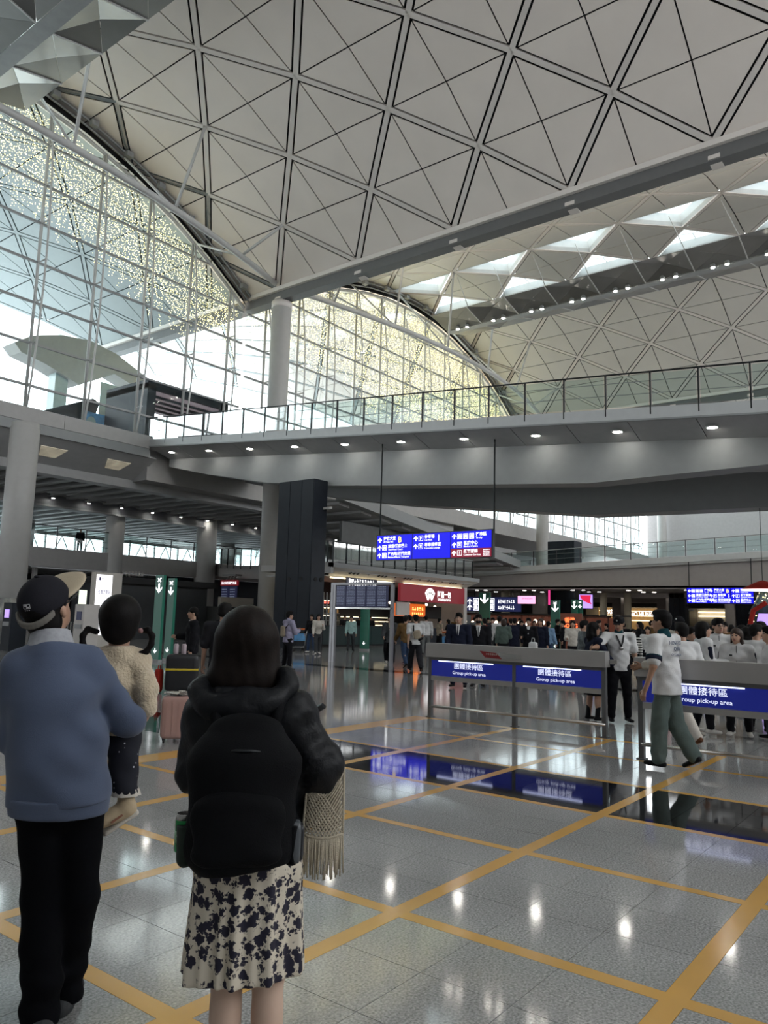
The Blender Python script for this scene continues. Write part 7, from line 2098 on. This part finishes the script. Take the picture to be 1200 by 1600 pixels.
person('man in a black cap and white polo with a medal, arm around the woman', mp, az_of(mp) + 180 + 14, 1.67, dict(armR=(38, 40, 50, -10), armL=(2, 10, 12, 0), legR=(2, 5, 2), legL=(-2, 5, 2), headyaw=30, headpitch=-16), res=0.011, skin=SKIN2, hair='short', top=dict(t=0.016, sleeve=0.7, hem=-0.02, loose=0.01), topm='white', botm='black', bot=dict(t=0.014), shoem='shoeblack', topname='polo_shirt', extra=medal_extra)
wp_ = (12.18, 4.98)
person('woman in a long dark dress and boots beside the man with the medal', wp_, az_of(wp_) - 62, 1.56, dict(armR=(24, 8, 30, 10), armL=(30, 10, 40, 20), legR=(2, 3, 2), legL=(-2, 3, 2)), True, res=0.011, hair='long', top=dict(t=0.024, loose=0.01), topm='navy', kind='skirt', bot=dict(length=0.27, flare=0.05), botm='black', shoem='shoeblack', boot=True, topname='cardigan')

# left group
def left_extra(t, J, h):
    shirt_front(t, J, h, None, 0.045, 'white')
p = (10.25, 12.75); person('woman in a black jacket over a white top facing left by the suitcases', p, az_of(p) + 95, 1.64, 'carry', True, res=0.012, hair='tied', top=dict(t=0.028, loose=0.012, hem=-0.08), topm='black', botm='black', extra=left_extra, topname='jacket')
p = (10.9, 12.55); person('person half hidden between the woman in black and the man in the dark tee', p, az_of(p) + 60, 1.67, 'stand2', False, res=0.014, top=dict(t=0.02), topm='black', botm='black')
p = (7.25, 8.35); person('man in a dark tee standing by the pink suitcase seen from behind', p, az_of(p) - 12, 1.68, dict(armL=(4, 12, 14, 0), armR=(12, 8, 40, 20), legR=(2, 4, 2), legL=(-2, 4, 2), headyaw=20), res=0.011, skin=SKIN, top=dict(t=0.022, sleeve=0.8, loose=0.018, hem=-0.05), topm='charcoal', botm='black', topname='t_shirt', headpitch=-4)
def sling_extra(t, J, h):
    B = Blob(0.02); B.tor(J['waist'] + V3(-0.03, -0.15, 0.0), J['chest'] + V3(-0.02, -0.16, 0.02), (1, 0, 0), (0.10, 0.055), (0.09, 0.05)); o = blob_part('satchel_strap_pad', B, 0.012, C['beige'], t)
p = (16.0, 15.65); person('man in a pale lilac shirt with folded arms standing near the shaft', p, az_of(p) - 62, 1.66, 'cross', res=0.012, skin=SKIN, top=dict(t=0.022, loose=0.014, hem=-0.03, collar=True), topm='lilac', botm='black', topname='shirt')
bgp = thing('shoulder_bag', 'beige bag behind the man in the lilac shirt', 'bag', (p[0], p[1], 0), math.radians(az_of(p) - 62 - 90))
B = Blob(0.02); B.tor((0.02, -0.19, 1.0), (0.01, -0.19, 1.22), (1, 0, 0), (0.12, 0.05), (0.11, 0.045)); blob_part('bag_body', B, 0.013, C['beige'], bgp)
loc_build(MB().path([(0.10, -0.15, 1.2), (0.13, -0.02, 1.36), (0.12, 0.13, 1.2)], 0.014, 6), 'bag_strap', C['black'], bgp)
p = (23.6, 21.4); person('long-haired woman in a cream top and dark trousers walking with a phone', p, az_of(p) + 190, 1.62, dict(armR=(10, 8, 20, 0), armL=(22, 8, 95, 20), legR=(12, 2, 4), legL=(-10, 2, 14)), True, res=0.014, hair='long', top=dict(t=0.02, hem=0.02), topm='offwhite', botm='dgrey', shoem='shoewhite', topname='sweater')
p = (24.6, 22.7); person('long-haired person in a dark top and jeans behind the trolley', p, az_of(p) + 150, 1.62, 'stand2', True, res=0.016, hair='long', top=dict(t=0.02), topm='black', botm='denim', shoem='shoewhite')
p = (27.5, 22.9); person('woman in a pale mint jacket and dark trousers in front of the cafe', p, az_of(p) + 185, 1.60, 'stand2', True, res=0.016, hair='tied', top=dict(t=0.024), topm='mint', botm='dgrey', topname='jacket')
p = (21.3, 16.0); person('woman in a grey cardigan, black wide trousers and white shoes walking', p, az_of(p) + 175, 1.66, 'walk2', True, res=0.013, hair='tied', top=dict(t=0.026, loose=0.012, hem=-0.08), topm='dgrey', botm='black', bot=dict(t=0.02, loose=0.035), shoem='shoewhite', topname='cardigan', extra=lambda t, J, h: shirt_front(t, J, h, None, 0.05, 'beige', dy=0.015))
p = (22.3, 15.9); person('person in a dark jacket half hidden behind the man in brown', p, az_of(p) + 10, 1.66, 'stand2', False, res=0.016, top=dict(t=0.026), topm='charcoal', botm='dgrey', topname='jacket')
pb = (22.0, 15.75); t = thing('pink_bag', 'pale pink bag carried behind the man in brown', 'bag', (pb[0], pb[1], 0))
MB().add(superbox((pb[0], pb[1], 0.55), 0.10, 0.10, 0.2, 0.5).v, superbox((pb[0], pb[1], 0.55), 0.10, 0.10, 0.2, 0.5).f).build('bag_body', C['pink'], t, True)
MB().path([(pb[0] - 0.05, pb[1], 0.72), (pb[0] - 0.04, pb[1], 0.86), (pb[0] + 0.04, pb[1], 0.86), (pb[0] + 0.05, pb[1], 0.72)], 0.012, 6).build('bag_handle', C['pink'], t)
p = (19.9, 14.3); person('man in a brown jacket and jeans walking away to the left', p, az_of(p) + 20, 1.66, 'walk', False, res=0.013, headyaw=40, top=dict(t=0.026, loose=0.012), topm='brown', botm='denim', topname='jacket')
p = (19.0, 13.3); person('man in a white tee with a sling pack and dark jeans', p, az_of(p) + 12, 1.68, 'walk2', False, res=0.013, top=dict(t=0.02, sleeve=0.7, loose=0.012, hem=-0.02), topm='white', botm='charcoal', bot=dict(t=0.016, loose=0.015), topname='t_shirt')
sp = thing('sling_pack', 'pale sling pack on the back of the man in the white tee', 'bag', (p[0], p[1], 0), math.radians(az_of(p) + 12 - 90))
B = Blob(0.02); B.tor((0.02, -0.20, 1.02), (-0.02, -0.20, 1.18), (1, 0, 0), (0.12, 0.05), (0.11, 0.05)); blob_part('pack_body', B, 0.013, C['beige'], sp)
B = Blob(0.015); B.tor((0.10, -0.12, 0.95), (0.17, -0.02, 0.98), (0, 1, 0), (0.07, 0.04), (0.06, 0.04)); blob_part('waist_pouch', B, 0.013, C['black'], sp)
loc_build(MB().path([(-0.10, -0.17, 1.16), (-0.09, -0.10, 1.36), (-0.06, 0.06, 1.38)], 0.016, 6), 'pack_strap', C['black'], sp)
p = (28.2, 19.2); person('man in a white shirt and grey trousers at the bun shop queue', p, az_of(p) + 5, 1.70, 'stand2', False, res=0.015, g=1.06, top=dict(t=0.024, loose=0.016), topm='white', botm='grey', topname='shirt')
p = (30.5, 20.0); person('woman in a beige vest beside the shop trolley', p, az_of(p) - 60, 1.60, 'carry', True, res=0.016, hair='tied', top=dict(t=0.02, sleeve=0.4), topm='beige', botm='black')
p = (15.5, 9.62); person('man in a dark suit and tie standing behind the centre barrier', p, az_of(p) + 168, 1.70, 'stand2', False, res=0.0125, top=dict(t=0.026, loose=0.01, hem=-0.08), topm='navy', botm='navy', topname='suit_jacket', extra=lambda t, J, h: shirt_front(t, J, h, 'navy', 0.055, 'white', dy=0.030))
def suit_mask(t, J, h):
    shirt_front(t, J, h, 'grey', 0.060, 'white', dy=0.036); mask_part(t, J, h)
    loc_build(MB().bar(J['shL'] + V3(0.02, 0.03, 0.062), J['shL'] + V3(-0.06, 0.0, 0.03), 0.05, 0.02), 'orange_epaulette', C['red'], t, False)
p = (16.1, 9.45); person('man in a black suit with grey tie and black face mask behind the centre barrier', p, az_of(p) + 180, 1.70, 'stand', False, res=0.0125, g=1.08, top=dict(t=0.028, loose=0.012, hem=-0.08), topm='black', botm='black', topname='suit_jacket', extra=suit_mask)

# waiting crowd behind the centre barrier
def crowd(px, X, h, face, pose, label, fem=False, group=None, **k):
    p = at(px, 985, x=X)
    return person(label, (X, p.y), az_of(p) + face, h, pose, fem, res=k.pop('res', 0.017), group=group, **k)
J1, S1 = dict(t=0.026, loose=0.01), dict(t=0.018)
crowd(757, 24.5, 1.62, 20, 'stand2', 'person in a dark top and jeans right of the masked man', top=S1, topm='black', botm='denim')
crowd(770, 26.5, 1.68, 170, 'stand', 'person in a charcoal jacket left of the man in the white shirt', top=J1, topm='charcoal', botm='dgrey')
crowd(780, 25.0, 1.72, 10, 'stand2', 'man in a white shirt seen from behind in the waiting crowd', top=S1, topm='white', botm='black')
crowd(787, 23.0, 1.62, -8, 'carry', 'woman in a grey-green jacket with a pale bag in the waiting crowd', True, hair='bob', hairm=HAIRB, top=J1, topm='green', botm='black')
crowd(798, 27.5, 1.66, 30, 'stand', 'person in dark grey behind the man in the navy coat', top=J1, topm='dgrey', botm='black')
crowd(804, 24.8, 1.66, 0, 'stand2', 'man in a navy coat seen from behind in the waiting crowd', g=1.08, top=dict(t=0.03, hem=-0.12), topm='navy', botm='navy')
crowd(815, 28.0, 1.60, 180, 'stand', 'person in beige trousers behind the navy coat', top=J1, topm='beige', botm='khaki')
crowd(826, 22.5, 1.66, 175, 'carry', 'man in an open black jacket and white shirt with a carrier bag', top=J1, topm='black', botm='black', extra=lambda t, J, h: shirt_front(t, J, h, None, 0.06, 'white', dy=0.014))
pcb = at(833, 1010, x=22.3); t = thing('carrier_bag', 'white carrier bag held by the man in the open black jacket', 'bag', (22.3, pcb.y, 0))
MB().add(superbox((22.3, pcb.y, 0.72), 0.08, 0.14, 0.22, 0.4).v, superbox((22.3, pcb.y, 0.72), 0.08, 0.14, 0.22, 0.4).f).build('bag_body', C['white'], t, True)
MB().path([(22.3, pcb.y - 0.06, 0.92), (22.3, pcb.y - 0.04, 1.06), (22.3, pcb.y + 0.04, 1.06), (22.3, pcb.y + 0.06, 0.92)], 0.01, 5).build('bag_handle', C['white'], t)
crowd(845, 24.0, 1.66, 160, 'stand2', 'person with light brown hair in a long navy jacket', True, hair='bob', hairm=HAIRB, top=dict(t=0.026, hem=-0.12), topm='navy', botm='navy')
crowd(857, 25.8, 1.58, -30, 'stand2', 'person in a washed denim jacket right of the navy jackets', True, hair='tied', top=J1, topm='sky', botm='denim')
crowd(895, 24.0, 1.62, 178, 'carry', 'long-haired woman in a cream cardigan by the neon sign', True, hair='long', top=J1, topm='offwhite', botm='black')
crowd(912, 17.0, 1.60, -75, 'stand2', 'boy in a black and white checked jacket behind the couple', top=J1, topm=mat('checked_cloth', rgb(84, 90, 92), 0.6, var=0.75, scale=9), botm='black')
crowd(989, 21.0, 1.40, 178, 'carry', 'child in a black and white striped sweater between the barriers', True, hair='long', top=S1, topm=None, botm='black', res=0.015) if False else None
m_stripe = bpy.data.materials.new('striped_knit'); m_stripe.use_nodes = True
_n = m_stripe.node_tree.nodes; _l = m_stripe.node_tree.links
_w = _n.new('ShaderNodeTexWave'); _w.bands_direction = 'Z'; _w.inputs['Scale'].default_value = 4.6; _w.inputs['Distortion'].default_value = 0.2
_r = _n.new('ShaderNodeValToRGB'); _r.color_ramp.interpolation = 'CONSTANT'; _r.color_ramp.elements[0].color = rgb(20, 20, 24); _r.color_ramp.elements[1].color = rgb(205, 203, 198); _r.color_ramp.elements[1].position = 0.5
_t = _n.new('ShaderNodeTexCoord'); _l.new(_t.outputs['Object'], _w.inputs['Vector']); _l.new(_w.outputs['Fac'], _r.inputs['Fac']); _l.new(_r.outputs['Color'], _n['Principled BSDF'].inputs['Base Color'])
crowd(989, 21.0, 1.42, 178, 'carry', 'child in a black and white striped sweater between the two barriers', True, hair='long', top=S1, topm=m_stripe, botm='black', res=0.015)
crowd(1012, 23.0, 1.50, 170, 'stand2', 'woman in a white top left of the walking man', True, hair='long', top=S1, topm='white', botm='black')
crowd(1028, 19.0, 1.56, 185, 'carry', 'woman in a pink top just left of the walking man', True, hair='tied', hairm=HAIRB, top=S1, topm='pink', botm='black')
# team in white jackets behind the right barrier
TJ = dict(t=0.020, loose=0.014, hem=-0.02, collar=True)
def panel_extra(t, J, h):
    k = h / 1.7
    for n in 'LR':
        B = Blob(0.01); B.cap(J['sh' + n] * 0.75 + J['el' + n] * 0.25 + V3((0.052 if n == 'R' else -0.052) * k, 0, 0), J['el' + n] + V3((0.040 if n == 'R' else -0.040) * k, 0, 0), 0.040 * k, 0.034 * k); blob_part('sleeve_panel', B, 0.012, C['navy'], t)
def zip_extra(t, J, h):
    panel_extra(t, J, h)
    loc_build(MB().bar(J['waist'] + V3(0, 0.150, -0.05), J['neck'] + V3(0, 0.088, 0.0), 0.012, 0.012, (0, 1, 0)), 'zip', C['grey'], t, False)
    kk = h / 1.7; loc_build(MB().obox(J['chest'] + V3(0.075, 0.146, 0.03), (0.02, -0.004, 0), (0, 0.002, 0), (0, 0, 0.012)), 'chest_emblem', C['dgrey'], t, False)
def glasses_extra(t, J, h):
    zip_extra(t, J, h); k = h / 1.7; HR, H = J['HR'], J['head']; q = lambda x, y, z: H + HR @ (V3(x, y, z) * k)
    g_ = MB()
    for s in (-1, 1): g_.path([q(s * 0.034 + 0.024 * math.cos(a), 0.106, 0.010 + 0.018 * math.sin(a)) for a in [2 * math.pi * j / 10 for j in range(11)]], 0.003, 5)
    loc_build(g_, 'glasses', m_railb, t)
crowd(1062, 14.5, 1.70, 150, 'stand2', 'person in a dark cap and white jacket behind the walking man', hair=None, top=TJ, topm='offwhite', botm='black', res=0.013, extra=lambda t, J, h: ball_cap(t, J, h, C['black']))
crowd(1076, 12.2, 1.52, -110, 'stand2', 'boy in a white polo with short dark hair beside the walking man', top=dict(t=0.016, sleeve=0.7), topm='white', botm='black', res=0.013, shoem='shoewhite', topname='polo_shirt', extra=lambda t, J, h: blob_part('collar', Blob(0.008).tor(J['neck'] + V3(0, 0, -0.012), J['neck'] + V3(0, 0, 0.02), (1, 0, 0), (0.072, 0.068), (0.064, 0.06)), 0.011, C['teal'], t))
crowd(1098, 12.0, 1.60, -70, 'carry', 'dark-haired person in a white and navy team jacket facing right', True, hair='bob', top=TJ, topm='white', botm='black', res=0.012, shoem='shoewhite', extra=panel_extra, topname='team_jacket')
crowd(1122, 13.0, 1.68, 186, dict(armR=(6, 8, 24, 8), armL=(8, 10, 30, 10), legR=(0, 4, 0), legL=(0, 4, 0), headyaw=-22), 'tall man with glasses in a white zipped team jacket facing the camera', top=TJ, topm='white', botm='offwhite', res=0.012, shoem='shoewhite', extra=glasses_extra, topname='team_jacket')
crowd(1150, 12.1, 1.52, 178, 'stand2', 'smiling long-haired woman in a white team jacket', True, hair='long', hairm=HAIRB, top=TJ, topm='white', botm='black', res=0.012, shoem='shoewhite', extra=zip_extra, topname='team_jacket', headyaw=18)
crowd(1166, 15.0, 1.56, 60, 'stand', 'person with long black hair behind the smiling woman', True, hair='long', top=J1, topm='charcoal', botm='black', res=0.014)
crowd(1181, 13.0, 1.60, -20, dict(armR=(10, 8, 70, 10), armL=(20, 8, 60, 10), legR=(0, 4, 0), legL=(0, 4, 0), headyaw=150 - 110), 'man in a white tee pointing at the right edge', top=dict(t=0.018, sleeve=0.7), topm='white', botm='black', res=0.013, topname='t_shirt')
crowd(1203, 12.0, 1.56, 100, 'carry', 'short-haired person in a white tee at the far right edge', top=dict(t=0.018, sleeve=0.7), topm='white', botm='dgrey', res=0.013, topname='t_shirt')
crowd(1190, 16.6, 1.66, 140, 'stand2', 'person in a white top with a green collar at the right edge', top=TJ, topm='white', botm='black', res=0.015)
# person mostly hidden behind the walking man's legs
crowd(1068, 10.6, 1.60, 40, 'walk', 'person in white trousers partly hidden behind the walking man', top=S1, topm='white', botm='offwhite', res=0.013, shoem='shoebrown', bot=dict(t=0.014, loose=0.01))
# far visitors: nothing in the photo tells them apart
R = random.Random(21)
spots = [(880, 30), (871, 33), (935, 30), (948, 34), (968, 28), (975, 33), (999, 30), (1003, 36), (1018, 31), (1036, 29), (1046, 34), (1090, 22), (1108, 24), (1132, 21), (1143, 26), (1158, 23), (1172, 20), (742, 34), (763, 36), (790, 38), (835, 32), (812, 35), (700, 33), (712, 36)]
for k, (px, X) in enumerate(spots):
    crowd(px, X, R.choice((1.56, 1.62, 1.68, 1.72)), R.choice((0, 170, 185, 90, -80)), R.choice(('stand', 'stand2', 'carry')), 'distant visitor in the crowd at the back of the hall', R.random() < 0.4, 'distant visitors in the crowd', hair=R.choice(('short', 'short', 'bob')), top=J1, topm=R.choice(('black', 'charcoal', 'navy', 'dgrey', 'grey', 'offwhite', 'brown', 'black')), botm=R.choice(('black', 'navy', 'dgrey')), res=0.022)
for px in (538, 562, 578):
    p = at(px, 985, y=29.2)
    person('staff member in dark clothes behind the cafe counter', (p.x, p.y), az_of(p) + 180, 1.64, 'carry', res=0.022, group='staff behind the cafe counter', top=J1, topm='charcoal', botm='black')
# walker on the mezzanine
t, J = person('tiny figure leaning at the mezzanine railing beyond the round column', (29.3, 49.2), 240, 1.65, 'stand', res=0.022, top=J1, topm='black', botm='black'); t.location.z = 5.5
# lit tree and red ornament at the right edge
tr = at(1196, 985, x=34)
xt = thing('lit_tree', 'tree covered in small warm lights at the right edge', 'tree', (34, tr.y, 0))
MB().lathe((34, tr.y, 0), [(0.1, 0), (0.1, 0.5)], 10).build('trunk', m_rust, xt)
MB().lathe((34, tr.y, 0), [(0.95, 0.5), (0.75, 1.2), (0.85, 1.25), (0.5, 2.1), (0.6, 2.15), (0.05, 3.2)], 16).build('foliage', m_darkgreen, xt, True)
ld = MB(); R = random.Random(4)
for k in range(160):
    z = R.uniform(0.5, 3.1); r = 0.98 * (1 - (z - 0.5) / 3.0) + 0.06; a = R.uniform(0, 6.28)
    ld.ball((34 + r * math.cos(a), tr.y + r * math.sin(a), z), 0.022, n=5, m=3)
tag(ld.build('tree_lights', m_fairy, xt), kind='stuff')
ro = at(1192, 921, x=33)
rp = thing('red_ornament', 'red saucer ornament with a white rim hanging at the right edge', 'ornament', (33, ro.y, ro.z))
MB().lathe((33, ro.y, ro.z), [(0.05, 0.35), (0.25, 0.28), (0.75, 0.02), (0.7, -0.02)], 20).build('saucer', C['red'], rp, True)
MB().lathe((33, ro.y, ro.z), [(0.78, -0.05), (0.78, -0.01)], 20).build('rim', m_txt, rp)
MB().tube((33, ro.y, ro.z + 0.35), (33, ro.y, 6.3), 0.015, 5).build('cord', m_railb, rp)
og = at(1180, 970, x=31)
oa = thing('orange_arch', 'orange arch with a pale screen beside the lit tree', 'arch', (31, og.y, 0))
MB().path([(31, og.y + 0.35, 0), (31, og.y + 0.3, 1.2), (31, og.y + 0.05, 2.2), (31, og.y - 0.4, 2.5)], 0.09, 8).build('arch_tube', C['red'], oa)
MB().prism([(31.1, og.y + 0.22, 0), (31.1, og.y - 0.8, 0), (31.1, og.y - 0.8, 2.1), (31.1, og.y - 0.1, 2.1), (31.1, og.y + 0.1, 1.2)], (0.05, 0, 0)).build('pale_screen', m_lilac, oa)
